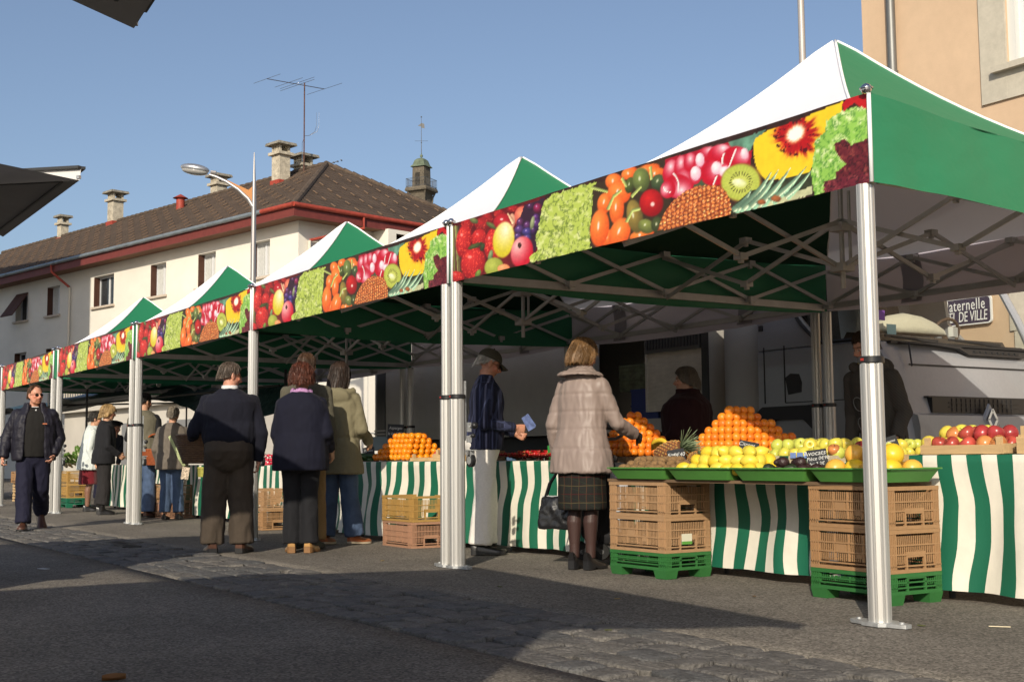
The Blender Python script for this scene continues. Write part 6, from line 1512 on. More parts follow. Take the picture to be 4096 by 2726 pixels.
    def hair(s,m,front=.055,side=-.02,back=-.06,vol=.010,curl=0,noise=.006,hang=0.,nf=14,part=0,recede=0,fade=None):
        if fade is None: fade=.85 if (side>-.035 and back>-.075) else 0
        """hair shell: hem heights at forehead, over the ears and at the nape (head units)"""
        h=s.hs; C=s.hc; M=s.HM; RX,RY,rz=.074+vol,.094+vol,.086+vol; cz=.030; cy=-.012; na=84; nt_=22
        def low(a):   # a=0 front
            f=math.cos(a); 
            if f>0: t=f**1.2; t=min(1,t*1.25); v=side*(1-t)+front*t
            else: t=(-f)**.8; v=side*(1-t)+back*t
            if recede and f>0: v+=recede*math.sin(min(1,abs(math.sin(a)))*pi)*.5
            return v
        rings=[]; LP=[]
        for k in range(nt_+1):
            t=k/nt_; r=[]; rx=RX-vol*fade*t*t; ry=RY-vol*fade*t*t
            for j in range(na):
                a=2*pi*j/na; zl=low(a)+.014*NZ.noise(V((math.cos(a)*6,math.sin(a)*6,s.seed)))*(1 if math.cos(a)<.5 else .4); sa,ca=math.sin(a),math.cos(a)
                ph_e=math.acos(max(-1,min(1,(zl-cz)/rz))) if zl>cz-.01 else pi/2
                arc=ph_e*.09; drop=max(0,cz-zl) if zl<=cz-.01 else 0; tot=arc+drop; d=t*tot
                if d<=arc or drop==0:
                    ph=ph_e*(d/arc if arc else 0); ph=max(ph,.0); x=rx*math.sin(ph)*sa; y=cy+ry*math.sin(ph)*ca; z=cz+rz*math.cos(ph)
                else:
                    q=(d-arc); z=cz-q; w=1+curl*math.sin(q/max(drop,.001)*pi*.9)-.22*(q/.2)**2*(1 if hang==0 else .2); x=rx*sa*w; y=cy+ry*ca*w-(.02*q/.1 if ca<0 else 0)
                p=V((x,y,z)); nn=V((x/rx,(y-cy)/ry,(z-cz)/rz)).normalized()
                w=noise*(NZ.noise(V((x*nf*2.5,y*nf*2.5,z*nf*.9+s.seed)))+.6*NZ.noise(V((x*nf*7,y*nf*7,z*nf*2+s.seed))))
                p+=nn*(w*min(1,t*4+.2)+.0035*NZ.noise(V((math.cos(a)*17,math.sin(a)*17,t*2.2+s.seed)))*min(1,t*3)); r.append(C+M@(p*h))
            rings.append(r)
        inner=[C+M@(((M.inverted()@(p-C))/h*.86)*h) for p in rings[-1]]; rings.append(inner)
        b=MB().loft(rings,0,cap=True)
        # loose strands over the shell, ends running past the hem
        q_=random.Random(int(s.seed*97)); cen=C+M@V((0,cy*h,.01))
        for n_ in range(240):
            j=q_.random()*na; k0=q_.randint(1,nt_//2); k1=q_.randint(nt_-4,nt_); dr=q_.uniform(-1.6,1.6); lift=q_.uniform(.0005,.0045)*(1.6 if vol>.02 else 1); pts=[]
            st=max(2,(k1-k0)//5); ks=list(range(k0,k1,st))+[k1]
            for kk in ks:
                f_=(kk-k0)/max(1,k1-k0); jj=(j+dr*f_+ (q_.uniform(-1.2,1.2) if vol>.02 else 0))%na; p=rings[kk][int(jj)]; nn=(p-cen).normalized(); pts.append(p+nn*lift*(1+f_))
            d=(pts[-1]-pts[-2]); ext=q_.uniform(0,.022)
            if d.length>1e-5: pts.append(pts[-1]+d.normalized()*ext+(pts[-1]-cen).normalized()*q_.uniform(-.003,.005))
            b.tube(pts,[.0011]+[.0017]*(len(pts)-2)+[.0004],3,0,cap=False)
        return b.build('hair',m,s.root,smooth=3)
    def shoe(s,i,m,L=.27,w=.048,hgt=.075,heel=.012,pitch=0,yaw=0,sole=None,loc=None,low=False):
        h,k,a=s.leg[i]; sx=-1 if i==0 else 1
        Rm=Matrix.Rotation(math.radians(yaw)*-sx,3,'Z')@Matrix.Rotation(math.radians(pitch),3,'X')
        base=V((a.x,a.y,max(0,a.z-.05*s.H))) if loc is None else V(loc); b=MB()
        def tr_(y,x,z): return base+Rm@V((x,y,z+.004))
        prof=[(-.27,.55,.62,.9),(-.20,.78,.66,1.0),(-.05,.80,.62,1.02),(.10,.80,.60,.98),(.24,.86,.56,.80),(.40,.98,.50,.60),(.58,1.0,.48,.50),(.70,.78,.46,.40),(.76,.35,.42,.30)]
        R=[];So=[]
        for t,wf,_,hf in prof:
            y=t*L; ww=w*wf; hh=hgt*hf*(.72 if low and t<.3 and t>-.2 else 1); zb=.016+heel*max(0,(.25-t))/.5
            R.append([tr_(y,ww*math.cos(a),zb+hh*max(0,math.sin(a))**.8) for a in [pi*j/10 for j in range(11)]])
            So.append([tr_(y,ww*1.05*sx_,z_) for sx_,z_ in ((-1,zb+.004),(1,zb+.004),(1,zb-.014 if t>-.0 or heel<.02 else .0),(-1,zb-.014 if t>-.0 or heel<.02 else .0))])
        b.loft(R,0); b.loft(So,1); return b.build('shoe',[m,sole or M_BLK],s.root,smooth=.9)
    def glasses(s,m,lens=None,dark=False):
        P=s._P; b=MB()
        for sx in (-1,1):
            c=(sx*.030,.092,-.003); ring=[P(c[0]+.022*math.cos(a),c[1]-abs(c[0]+.02*math.cos(a))*.12,c[2]+(.014 if not dark else .016)*math.sin(a)) for a in [2*pi*j/16 for j in range(17)]]
            b.tube(ring,.0018*s.hs,5,0,cap=False); b.tube([P(sx*.052,.086,.002),P(sx*.074,.05,.006),P(sx*.080,.0,.004)],.0022*s.hs,5,0)
            if dark: b.add(ring[:16],[tuple(range(16))],1); b.add([q+s.HM@V((0,-.003,0)) for q in ring[:16]],[tuple(range(16))],1)
        b.tube([P(-.009,.094,.0),P(.009,.094,.0)],.0018*s.hs,5,0); return b.build('glasses',[m,lens or M_BLK],s.root)
TOR_M=lambda hem:[(hem,.190,.125,-.004),(.56,.190,.128,-.004),(.62,.186,.122,.0),(.68,.188,.124,.004),(.74,.196,.128,.002),(.785,.196,.118,-.004),(.815,.165,.095,-.012),(.838,.105,.075,-.018),(.856,.068,.062,-.018)]
M_SHB=mat('black_leather',(.012,.011,.011),.28,var=(10,.3)); M_SHBR=mat('brown_leather',(.07,.03,.018),.35,var=(8,.25)); M_JEAN=fabric('blue_denim',(.055,.085,.15),var=(4,.35)); M_BLKF=fabric('black_cloth',(.012,.012,.014)); M_NAVY=fabric('navy_wool',(.0065,.007,.016))
DN=((.03,-.02,-.28),(.03,.07,-.52)); 
def arm_down(out=.05,fw=.05): return [((sx*out,-.015,-.285),(sx*out*1.1,fw,-.53)) for sx in (-1,1)]
def yawdeg(i): return 0
# --- 1 woman in the pink coat
f=Fig('woman in a dusty pink coat and tartan skirt reaching for oranges beside a shopping trolley',(-3.36,.71),113,1.70,lean=3,girth=.93,male=False,head=(18,12,0))
f.arms(((-.085,-.03,-.28),(-.10,.06,-.50)),((.085,.10,-.27),(.10,.36,-.34))); f.legs(((-.07,.012,.48),(-.066,-.02,.085)),((.07,.012,.48),(.066,-.01,.085)))
f.head(); f.bare_legs((.062,.05,.056,.036)); f.hand(0,.9); f.hand(1,.6)
coat=MB(); H=f.H
f.torso(coat,0,[(.412,.262,.205,-.01),(.50,.245,.185,-.012),(.57,.208,.160,-.008),(.63,.194,.148,-.002),(.70,.196,.146,.0),(.76,.192,.138,-.006),(.795,.172,.116,-.016),(.825,.135,.095,-.022),(.848,.098,.085,-.022),(.875,.088,.082,-.015)])
f.sleeves(coat,.080,.070,.055,.93)
def bands(x,y,z):
    if abs(x)>.26*1.05: return .0
    return -sum(.0045*math.exp(-((z-q)/.010)**2) for q in (.88,1.02,1.15,1.28))
f.part('coat',coat,mat('pink_coat_cloth',(.24,.185,.16),.5,var=(2.5,.08),bump=(18,.3,(1,1,.5),.008),sheen=.05,spec=.45),amp=.008,fn=bands,fx=(12,12,4),voxel=.010,amp2=.003)
col=MB().loft([[f.U(p) for p in se(z*H,a,b_,c)] for z,a,b_,c in ((.842,.105,.100,-.022),(.85,.135,.128,-.03),(.838,.165,.15,-.04),(.826,.172,.152,-.042),(.83,.150,.13,-.035),(.866,.094,.088,-.016))]); f.part('collar',col,MATS['pink_coat_cloth'],amp=.006,voxel=.010)
sk=MB().loft([se(z*H,a*f.g,b_*f.g,-.01) for z,a,b_ in ((.255,.195,.155),(.33,.192,.155),(.45,.19,.15),(.6,.16,.12))]); f.part('skirt',sk,lines_mat('tartan',(.014,.014,.012),[((1,.5,0),16,.10,(.05,.010,.010)),((0,0,1),16,.10,(.045,.009,.009)),((1,.5,.0),16.0,.04,(.06,.055,.025)),((.3,.3,1),14,.03,(.02,.035,.02)),((0,0,1),8,.035,(.07,.065,.03))]),amp=.004)
f.hair(hairmat('honey_hair',(.145,.078,.030)),front=.04,side=-.085,back=-.105,vol=.016,curl=.10,noise=.005)
for i in (0,1): f.shoe(i,M_SHB,L=.235,w=.040,heel=.045,hgt=.07,yaw=6)
def lady_col(x,y,z): return (.050,.026,.022) if z<.85 else ((.012,.011,.011) if (z<1.25 and y>.15) else tuple(f.colf(x,y,z)))
fl=f
f.finish(colf=lady_col); lady=f
# --- 2 man with the cap
f=Fig('elderly man in olive cap, striped navy cardigan and white trousers',(-5.08,.92),66,1.76,lean=4,girth=1.04,skin=(.47,.22,.14),head=(-4,24,0))
f.arms(((-.04,.08,-.27),(.03,.30,-.34)),((.05,-.04,-.285),(.02,.235,-.30))); f.legs(((-.095,.04,.49),(-.105,.03,.088)),((.095,-.01,.49),(.10,-.05,.088)))
f.head(nose=1.5,jaw=1.05); f.hand(0,.9); f.hand(1,.95)
b=MB(); f.torso(b,0,[(.505,.200,.150,-.005),(.56,.205,.155,-.004),(.62,.200,.152,.004)]+[(z,x*1.03,y*1.08,c) for z,x,y,c in TOR_M(.5)[3:]]+[(.872,.064,.06,-.016)]); f.sleeves(b,.083,.070,.050,.98)
f.part('cardigan',b,lines_mat('striped_knit',(.012,.014,.030),[((0,1,0),34,.30,(.020,.023,.048)),((.25,1,0),9,.10,(.055,.065,.13)),((1,.0,0),15,.16,(.035,.042,.085))],.9),amp=.007,fn=lambda x,y,z:.003*math.sin(y*200)*.3)
b=MB(); f.trousers(b,.105,.088,.100,.0,waistz=.60,hx=.168,hy=.135); f.part('trousers',b,fabric('cream_trousers',(.66,.63,.58),.8,(3,.05)),amp=.010,fx=(7,7,3))
for i in (0,1): f.shoe(i,M_SHB,L=.295,w=.050,heel=.022,yaw=8)
hm=hairmat('white_hair',(.52,.50,.46)); f.hair(hm,front=.075,side=.0,back=-.065,vol=.004,noise=.003)
M_CAP=fabric('olive_cap',(.055,.050,.034)); P=f._P; b=MB(); Mh=f.HM
R=[]
for k in range(12):
    ph=pi/2*1.06*k/11; r=[]
    for j in range(28): a=2*pi*j/28; r.append(P(.088*math.sin(ph)*math.sin(a),-.010+.108*math.sin(ph)*math.cos(a),.042+.088*math.cos(ph)))
    R.append(r)
R.append([P(.080*math.sin(2*pi*j/28),-.010+.10*math.cos(2*pi*j/28),.036) for j in range(28)]); b.loft(R); b.ell(P(0,-.01,.131),.008,8,6)
b.grid(lambda u,v:P((u-.5)*.155*(1-.25*v*v),.080+.095*v*math.sqrt(max(.05,1-(2*u-1)**2*.75)),.046-.030*v-.022*(2*u-1)**2),14,8); b.grid(lambda u,v:P((u-.5)*.155*(1-.25*v*v),.080+.095*v*math.sqrt(max(.05,1-(2*u-1)**2*.75)),.042-.030*v-.022*(2*u-1)**2),14,8)
b.build('cap',M_CAP,f.root,smooth=3); f.glasses(mat('glasses_frame',(.02,.015,.012),.3)); f.finish(); capman=f
gp,gd,gn=f.grip[1]; gp=f.root.matrix_basis@gp if False else gp
bn=MB()
for k in range(3): bn.obox((.004*k,0,.005*k),(.0012,.07,.125),rotm(.5+.06*k,.1*k,0))
o=bn.build('banknotes',mat('banknote_blue',(.10,.14,.30),.7,var=(30,.4))); Rz=Matrix.Rotation(f.root.rotation_euler.z,3,'Z'); o.location=V((f.root.location))+Rz@(gp+V((0,.04,.05))); o.rotation_euler=(0,0,f.root.rotation_euler.z); tag(o,'folded blue banknotes held up by the man in the cap','banknotes')
# --- 3 woman in the khaki parka
f=Fig('woman with long dark hair in a khaki hooded parka and blue jeans',(-6.93,.42),128,1.76,lean=2,girth=1.0,male=False,head=(6,6,0))
f.arms(((-.05,-.02,-.29),(-.03,.10,-.50)),((.085,.0,-.29),(.06,.22,-.40))); f.legs(((-.10,.02,.50),(-.115,-.05,.088)),((.10,.03,.50),(.145,.06,.088)))
f.head(); f.hand(0,.7); f.hand(1,.7)
b=MB(); f.torso(b,0,[(.385,.250,.200,-.01),(.45,.235,.185,-.01),(.53,.215,.165,-.006),(.585,.196,.148,0),(.64,.200,.15,0),(.70,.21,.15,0),(.76,.21,.14,-.006),(.80,.19,.118,-.014),(.825,.15,.10,-.02),(.85,.10,.085,-.02)]); f.sleeves(b,.084,.074,.060,.95)
b.ell(f.U((0,-.10,.80*f.H)),(.17,.075,.10),18,12,0,rotm(.5)); b.tube([f.U((.16*math.cos(a),-.02-.10*math.sin(a),.835*f.H-.03*math.sin(a))) for a in [pi*j/10 for j in range(11)]],.035,10)
f.part('parka',b,fabric('khaki_cotton',(.175,.155,.095),.85,(3,.10)),amp=.012,fx=(7,7,4),fn=lambda x,y,z:-.010*math.exp(-((z-1.02)/.012)**2) if abs(x)<.24 else 0)
b=MB(); f.trousers(b,.100,.085,.098); f.part('jeans',b,M_JEAN,amp=.010,fx=(8,8,4))
M_ORL=mat('orange_leather',(.30,.09,.03),.5,var=(8,.2)); M_CREP=mat('cream_sole',(.5,.42,.30),.8)
for i in (0,1): f.shoe(i,M_ORL,L=.275,w=.048,sole=M_CREP,yaw=(20 if i==1 else 5))
f.hair(hairmat('dark_brown_hair',(.028,.016,.011)),front=.03,side=-.17,back=-.21,vol=.016,hang=1,noise=.007,curl=.06); f.finish()
# --- 4 woman with auburn hair
f=Fig('woman with curly auburn hair, lilac scarf, navy jacket and tan shoes, seen from behind',(-6.24,-.27),148,1.66,lean=2,girth=1.12,male=False,head=(4,8,0))
f.arms(((-.05,-.03,-.27),(-.02,.12,-.46)),((.075,-.06,-.265),(.08,.14,-.40))); f.legs(((-.075,.01,.46),(-.075,-.02,.083)),((.075,.01,.46),(.085,-.02,.083)))
f.head(); f.hand(0,.8); f.hand(1,.8)
b=MB(); f.torso(b,0,[(.435,.222,.165,-.01),(.50,.222,.172,-.014),(.56,.212,.165,-.010),(.63,.200,.15,0),(.70,.205,.145,0),(.76,.205,.135,-.006),(.80,.188,.115,-.014),(.825,.145,.098,-.02),(.85,.085,.078,-.02)]); f.sleeves(b,.082,.068,.054,.97); f.part('jacket',b,M_NAVY,amp=.007)
b=MB(); f.trousers(b,.092,.075,.080,hx=.15); f.part('trousers',b,M_BLKF,amp=.008)
b=MB(); b.tube([f.U((.075*math.cos(a),-.018+.075*math.sin(a),.852*f.H+.012*math.sin(3*a))) for a in [2*pi*j/20 for j in range(21)]],[.026+.004*math.sin(j*2.3) for j in range(21)],10); f.part('scarf',b,fabric('lilac_scarf',(.42,.22,.42),.7),amp=.006,voxel=.008)
M_TAN=mat('tan_leather',(.40,.22,.075),.35,var=(6,.12))
for i in (0,1): f.shoe(i,M_TAN,L=.245,w=.046,heel=.035,yaw=12,sole=mat('tan_sole',(.22,.11,.04),.6),low=True)
f.hair(hairmat('auburn_hair',(.085,.026,.014)),front=.03,side=-.06,back=-.085,vol=.030,noise=.020,nf=22,curl=.05); f.finish(); aub=f
# --- 5 man in the navy sweater
f=Fig('heavy man in navy sweater and brown trousers, a large basket on his arm',(-6.60,-.80),154,1.69,lean=1,girth=1.22,skin=(.50,.24,.16),head=(58,12,0))
f.arms(((-.115,-.06,-.27),(-.13,.16,-.36)),((.085,-.03,-.28),(.06,.03,-.53))); f.legs(((-.125,.0,.46),(-.135,-.03,.085)),((.105,.01,.46),(.12,-.02,.085)))
f.head(nose=1.4,jaw=1.15); f.hand(0,.9); f.hand(1,.7)
b=MB(); f.torso(b,0,[(.565,.178,.148,-.004),(.60,.192,.16,-.004),(.65,.196,.158,.004)]+[(z,x*1.0,y*1.1,c-.008) for z,x,y,c in TOR_M(.5)[3:]]); f.sleeves(b,.090,.074,.052,.97); f.part('sweater',b,fabric('navy_knit',(.0095,.010,.017),.95,fine=(160,.6)),amp=.009)
b=MB(); f.trousers(b,.128,.105,.108,hx=.168,hy=.142,waistz=.61); f.part('trousers',b,fabric('brown_wool',(.060,.046,.034),.9),amp=.013,fx=(7,7,3.5))
b=MB().loft([[f.U(p) for p in se(z*f.H,a,a*.95,-.016)] for z,a in ((.85,.074),(.868,.074),(.874,.070))]); b.build('shirt_collar',fabric('white_shirt',(.6,.6,.6)),f.root,smooth=.8)
for i in (0,1): f.shoe(i,M_SHBR,L=.285,w=.055,heel=.025,yaw=14)
f.hair(hairmat('grey_brown_hair',(.105,.078,.058)),front=.06,side=-.018,back=-.062,vol=.007,noise=.005,recede=.02); f.glasses(mat('gold_frame',(.35,.22,.08),.3,.8)); f.finish(); swe=f
# --- 6 tall man between
P0=at(705,812,2,1.80)
f=Fig('man with short brown hair and olive jacket, mostly hidden between the navy jacket and parka',(P0.x,P0.y),140,1.81,head=(-5,4,0)); f.arms(*arm_down()); f.legs(); f.head(); f.hand(0); f.hand(1)
b=MB(); f.torso(b,0,TOR_M(.47)); f.sleeves(b,.085,.07,.055,.97); f.part('jacket',b,fabric('olive_cloth',(.085,.078,.055)),amp=.009)
b=MB(); f.trousers(b,.10,.085,.095); f.part('trousers',b,fabric('ochre_trousers',(.22,.14,.06)),amp=.009)
for i in (0,1): f.shoe(i,mat('grey_green_shoe',(.06,.07,.055),.7))
f.hair(hairmat('chestnut_hair',(.06,.03,.015)),front=.06,side=-.01,back=-.06,vol=.006,noise=.004); f.finish()
# --- 7 walking man
P0=(-11.82,-1.33)
f=Fig('walking man with dark sunglasses, ginger goatee and open quilted navy jacket',P0,-12,1.75,lean=2,girth=1.12,skin=(.52,.25,.165),head=(-30,0,0))
f.arms(((-.13,-.04,-.27),(-.13,.0,-.51)),((.11,.02,-.27),(.05,.12,-.50))[0:2] if True else None)
# arms(left,right): his right hand swings beside him, his left is in the pocket
f.arms(((-.10,-.02,-.28),(-.03,.10,-.49)),((.12,-.03,-.28),(.155,.06,-.52)))
f.legs(((-.09,-.06,.50),(-.10,-.34,.20)),((.10,.08,.50),(.10,.16,.09)))
goat=lambda p: p.y>.02 and ((p.z<-.082 and abs(p.x)<.04) or (p.z<-.05 and .018<abs(p.x)<.036 and p.y>.05) or (-.058<p.z<-.046 and abs(p.x)<.03 and p.y>.06))
f.head(nose=1.2,jaw=1.12,beard=(goat,(.20,.07,.025),.7),brow=(.12,.06,.03)); f.hand(0,.8); f.hand(1,1.1)
b=MB(); f.torso(b,0,[(.50,.150,.125,.01),(.56,.168,.135,.012),(.62,.17,.138,.016),(.70,.18,.138,.012),(.76,.185,.13,.004),(.80,.165,.11,-.004),(.83,.11,.085,-.014),(.845,.074,.070,-.010)]); f.part('pullover',b,fabric('black_knit',(.012,.011,.010)),amp=.004)
b=MB()
# open jacket: a shell that leaves the front free
def jr(z,hx,hy,cy,gap,th=.028):
    n=22; out=[]; a0=pi/2+gap; a1=pi/2+2*pi-gap; o_=[];i_=[]
    for k in range(n):
        a=a0+(a1-a0)*k/(n-1); c,s_=math.cos(a),math.sin(a); e=.85
        o_.append((hx*math.copysign(abs(c)**e,c),cy+hy*math.copysign(abs(s_)**e,s_),z)); i_.append(((hx-th)*math.copysign(abs(c)**e,c),cy+(hy-th)*math.copysign(abs(s_)**e,s_),z))
    return [f.U(p) for p in o_+i_[::-1]]
H=f.H; b.loft([jr(z*H,x*f.g,y*f.g,c,gp_) for z,x,y,c,gp_ in ((.475,.222,.168,.0,.50),(.53,.228,.172,.0,.46),(.60,.222,.168,.004,.44),(.68,.222,.164,.004,.42),(.75,.220,.156,.0,.40),(.79,.200,.130,-.006,.38),(.82,.150,.108,-.012,.40),(.85,.112,.098,-.012,.55),(.872,.105,.092,-.008,.7))])
f.sleeves(b,.098,.085,.066,.96)
f.part('jacket',b,mat('quilted_navy',(.013,.012,.019),.55,var=(4,.15),bump=(10,.5,(1,1,2),.02),sheen=0,spec=.3),amp=.010,fn=lambda x,y,z:.004*abs(math.sin(z*26+x*2)),voxel=.010,amp2=.006)
b=MB(); f.trousers(b,.108,.095,.090,hx=.165); f.part('trousers',b,fabric('navy_tracksuit',(.010,.010,.024),.8),amp=.012)
MB().loft([[f.U((.040*(1-t),.062+.055*t,.848*H-.085*t)),f.U((-.040*(1-t),.062+.055*t,.848*H-.085*t)),f.U((-.030*(1-t),.066+.056*t,.846*H-.08*t)),f.U((.030*(1-t),.066+.056*t,.846*H-.08*t))] for t in (0,.45,.98)]).build('undershirt',fabric('white_shirt',(.6,.6,.6)),f.root)
for i in (0,1):
    h,k,a=f.leg[i]; MB().tube([a+V((0,0,.02)),a+V((0,0,-.03))],[.05,.048],12).build('sock',fabric('white_sock',(.5,.5,.5)),f.root,smooth=SM)
f.shoe(1,M_SHBR,L=.29,w=.056,yaw=6,hgt=.085); f.shoe(0,M_SHBR,L=.29,w=.056,pitch=-38,yaw=8,loc=(-.10,-.33,.095),hgt=.085)
f.hair(hairmat('ginger_brown_hair',(.09,.042,.02)),front=.088,side=.0,back=-.05,vol=.003,noise=.003,recede=.03); f.glasses(mat('dark_frame',(.01,.01,.01),.2),mat('dark_lens',(.006,.006,.006),.08,spec=.8),dark=True); f.finish()
MB().obox(f.U((-.115,.19,.73*H)),(.05,.006,.014)).build('breast_logo',mat('orange_logo',(.4,.12,.05),.7),f.root)
# --- 8 woman in the white jacket
f=Fig('woman in a pale blue white jacket and dark red skirt beside the blond woman',(-16.95,.66),74,1.63,lean=7,girth=1.06,male=False,head=(0,10,0))
f.arms(((-.05,.03,-.27),(-.01,.22,-.42)),((.05,-.02,-.28),(.05,.10,-.50))); f.legs(); f.head(nose=1.2); f.bare_legs((.06,.05,.054,.036)); f.hand(0,.7); f.hand(1,.6)
b=MB(); f.torso(b,0,[(.415,.225,.18,-.01),(.50,.215,.172,-.01),(.58,.20,.155,0),(.66,.198,.148,.0),(.74,.198,.138,-.004),(.79,.185,.118,-.012),(.825,.14,.095,-.02),(.86,.078,.075,-.016)]); f.sleeves(b,.078,.066,.058,.97); f.part('jacket',b,fabric('ice_white_cloth',(.56,.60,.58),.7),amp=.009)
b=MB().loft([se(z*f.H,a,b_,-.01) for z,a,b_ in ((.27,.20,.16),(.4,.19,.15),(.55,.16,.12))]); f.part('skirt',b,fabric('dark_red_velvet',(.13,.006,.012),.8,sheen=.4),amp=.005)
for i in (0,1): f.shoe(i,M_SHB,L=.24,w=.043,heel=.03)
f.hair(hairmat('grey_black_hair',(.045,.04,.036)),front=.03,side=-.03,back=-.07,vol=.014,noise=.008); f.glasses(MATS['gold_frame']); ff=f; f.finish(colf=lambda x,y,z:(.20,.10,.065) if z<.7 else tuple(ff.colf(x,y,z)))
# --- 9 blond woman
f=Fig('blond woman in black jacket, black trousers and boots between white jacket and vest',(-15.5,.50),80,1.68,lean=4,girth=1.04,male=False,head=(2,6,0))
f.arms(((-.05,.05,-.27),(.0,.22,-.38)),((.05,.02,-.28),(.0,.20,-.40))); f.legs(); f.head(); f.hand(0); f.hand(1)
b=MB(); f.torso(b,0,[(.46,.215,.165,-.01),(.54,.208,.16,-.008),(.60,.192,.145,0),(.68,.196,.145,0),(.76,.196,.135,-.006),(.80,.18,.112,-.014),(.828,.135,.092,-.02),(.855,.075,.072,-.018)]); f.sleeves(b,.078,.064,.052,.97); f.part('jacket',b,M_BLKF,amp=.007)
b=MB(); f.trousers(b,.10,.09,.105,cuffz=.07,hx=.15); f.part('trousers',b,fabric('charcoal_cloth',(.020,.018,.018)),amp=.010)
for i in (0,1):
    h,k,a=f.leg[i]; f.shoe(i,M_SHB,L=.25,w=.043,heel=.04,hgt=.08); MB().tube([a+V((0,0,.12)),a+V((0,0,-.02))],[.052,.045],12).build('boot_shaft',M_SHB,f.root,smooth=SM)
f.hair(hairmat('blond_hair',(.36,.235,.105)),front=.03,side=-.06,back=-.10,vol=.018,noise=.012,curl=.02,nf=18); f.finish()
# --- 10 man in the vest
f=Fig('man in an olive grey sleeveless vest over black sleeves, half behind the third pole',(-14.0,.66),128,1.80,girth=1.2,head=(20,10,0))
f.arms(((-.08,.0,-.28),(-.02,.18,-.42)),((.10,-.02,-.28),(.07,.14,-.48))); f.legs(); f.head(); f.hand(0); f.hand(1)
b=MB(); f.torso(b,0,[(.47,.205,.16,-.006)]+[(z,x*1.06,y*1.12,c) for z,x,y,c in TOR_M(.5)[1:]]); f.part('vest',b,fabric('olive_grey_fleece',(.115,.105,.075),.95),amp=.010)
b=MB(); f.sleeves(b,.080,.066,.052,.97); f.torso(b,0,[(.74,.19,.12,0),(.79,.19,.11,-.004),(.83,.10,.07,-.012)]); f.part('shirt',b,M_BLKF,amp=.006)
b=MB(); f.trousers(b,.105,.09,.10,hx=.16); f.part('jeans',b,M_JEAN,amp=.010)
for i in (0,1): f.shoe(i,M_SHBR,L=.29,w=.052)
f.hair(hairmat('black_hair',(.012,.010,.009)),front=.05,side=-.01,back=-.06,vol=.007); f.finish(); vest=f
# --- 11 grey haired woman
f=Fig('short woman with grey hair, tweed blazer and a pale green bag strap across her back',(-13.02,.76),150,1.56,lean=3,girth=1.05,male=False,head=(4,10,0))
f.arms(((-.07,-.02,-.25),(-.05,.12,-.42)),((.07,.02,-.25),(.04,.17,-.36))); f.legs(((-.08,.01,.44),(-.08,-.02,.078)),((.08,.02,.44),(.105,-.01,.078))); f.head(); f.hand(0,.9); f.hand(1,.9)
b=MB(); f.torso(b,0,[(.445,.215,.168,-.01),(.52,.208,.162,-.008),(.60,.192,.145,0),(.68,.196,.143,0),(.76,.196,.132,-.006),(.80,.18,.112,-.014),(.828,.135,.092,-.02),(.855,.075,.072,-.018)]); f.sleeves(b,.078,.064,.052,.97); f.part('blazer',b,fabric('grey_tweed',(.135,.115,.095),.95,(18,.15),(120,.5)),amp=.006)
b=MB(); f.trousers(b,.092,.076,.078,cuffz=.03,hx=.15); f.part('jeans',b,M_JEAN,amp=.008)
for i in (0,1): f.shoe(i,M_SHB,L=.235,w=.042,low=True,hgt=.06)
f.hair(hairmat('silver_hair',(.25,.215,.17)),front=.03,side=-.02,back=-.07,vol=.013,noise=.007); f.finish(); gry=f
H=f.H; b=MB(); sp=[(-.085,-.01,.842*H),(-.06,-.085,.82*H),(.0,-.155,.72*H),(.08,-.175,.62*H),(.15,-.175,.53*H),(.20,-.13,.475*H)]
b.loft([[f.U(V(p)+V((-.018,0,-.008))),f.U(V(p)+V((.018,0,.008))),f.U(V(p)+V((.018,-.006,.008))),f.U(V(p)+V((-.018,-.006,-.008)))] for p in sp])
o=b.build('bag_strap',fabric('pale_green_strap',(.34,.38,.20)),None); 
fb=empty('shoulder_bag',f.root.location,f.root.rotation_euler.z); tag(fb,'small floral shoulder bag hanging by a pale green strap from the grey haired woman','bag'); o.parent=fb
MB().obox((.21,-.12,.475*H-.10),(.10,.05,.17),rotm(0,.15,.2)).build('bag_body',mat('floral_cloth',(.42,.34,.26),.85,var=(35,.6),var2=(70,.5)),fb)
# --- 12 dark figure behind the far table
f=Fig('dark haired vendor in black seen in the shade right of the grey haired woman',(-14.9,2.25),-70,1.66,lean=12,girth=1.15,skin=(.30,.15,.10),head=(30,25,0)); f.arms(((-.06,.12,-.25),(.0,.32,-.36)),((.06,.12,-.25),(.0,.32,-.36))); f.legs(); f.head(); f.hand(0); f.hand(1)
b=MB(); f.torso(b,0,TOR_M(.46)); f.sleeves(b,.085,.07,.052,.95); f.part('jacket',b,M_BLKF,amp=.007); b=MB(); f.trousers(b,.10,.085,.09); f.part('trousers',b,M_BLKF,amp=.006)
for i in (0,1): f.shoe(i,M_SHB)
f.hair(MATS['black_hair'],front=.03,side=-.04,back=-.08,vol=.014,noise=.008); f.finish()
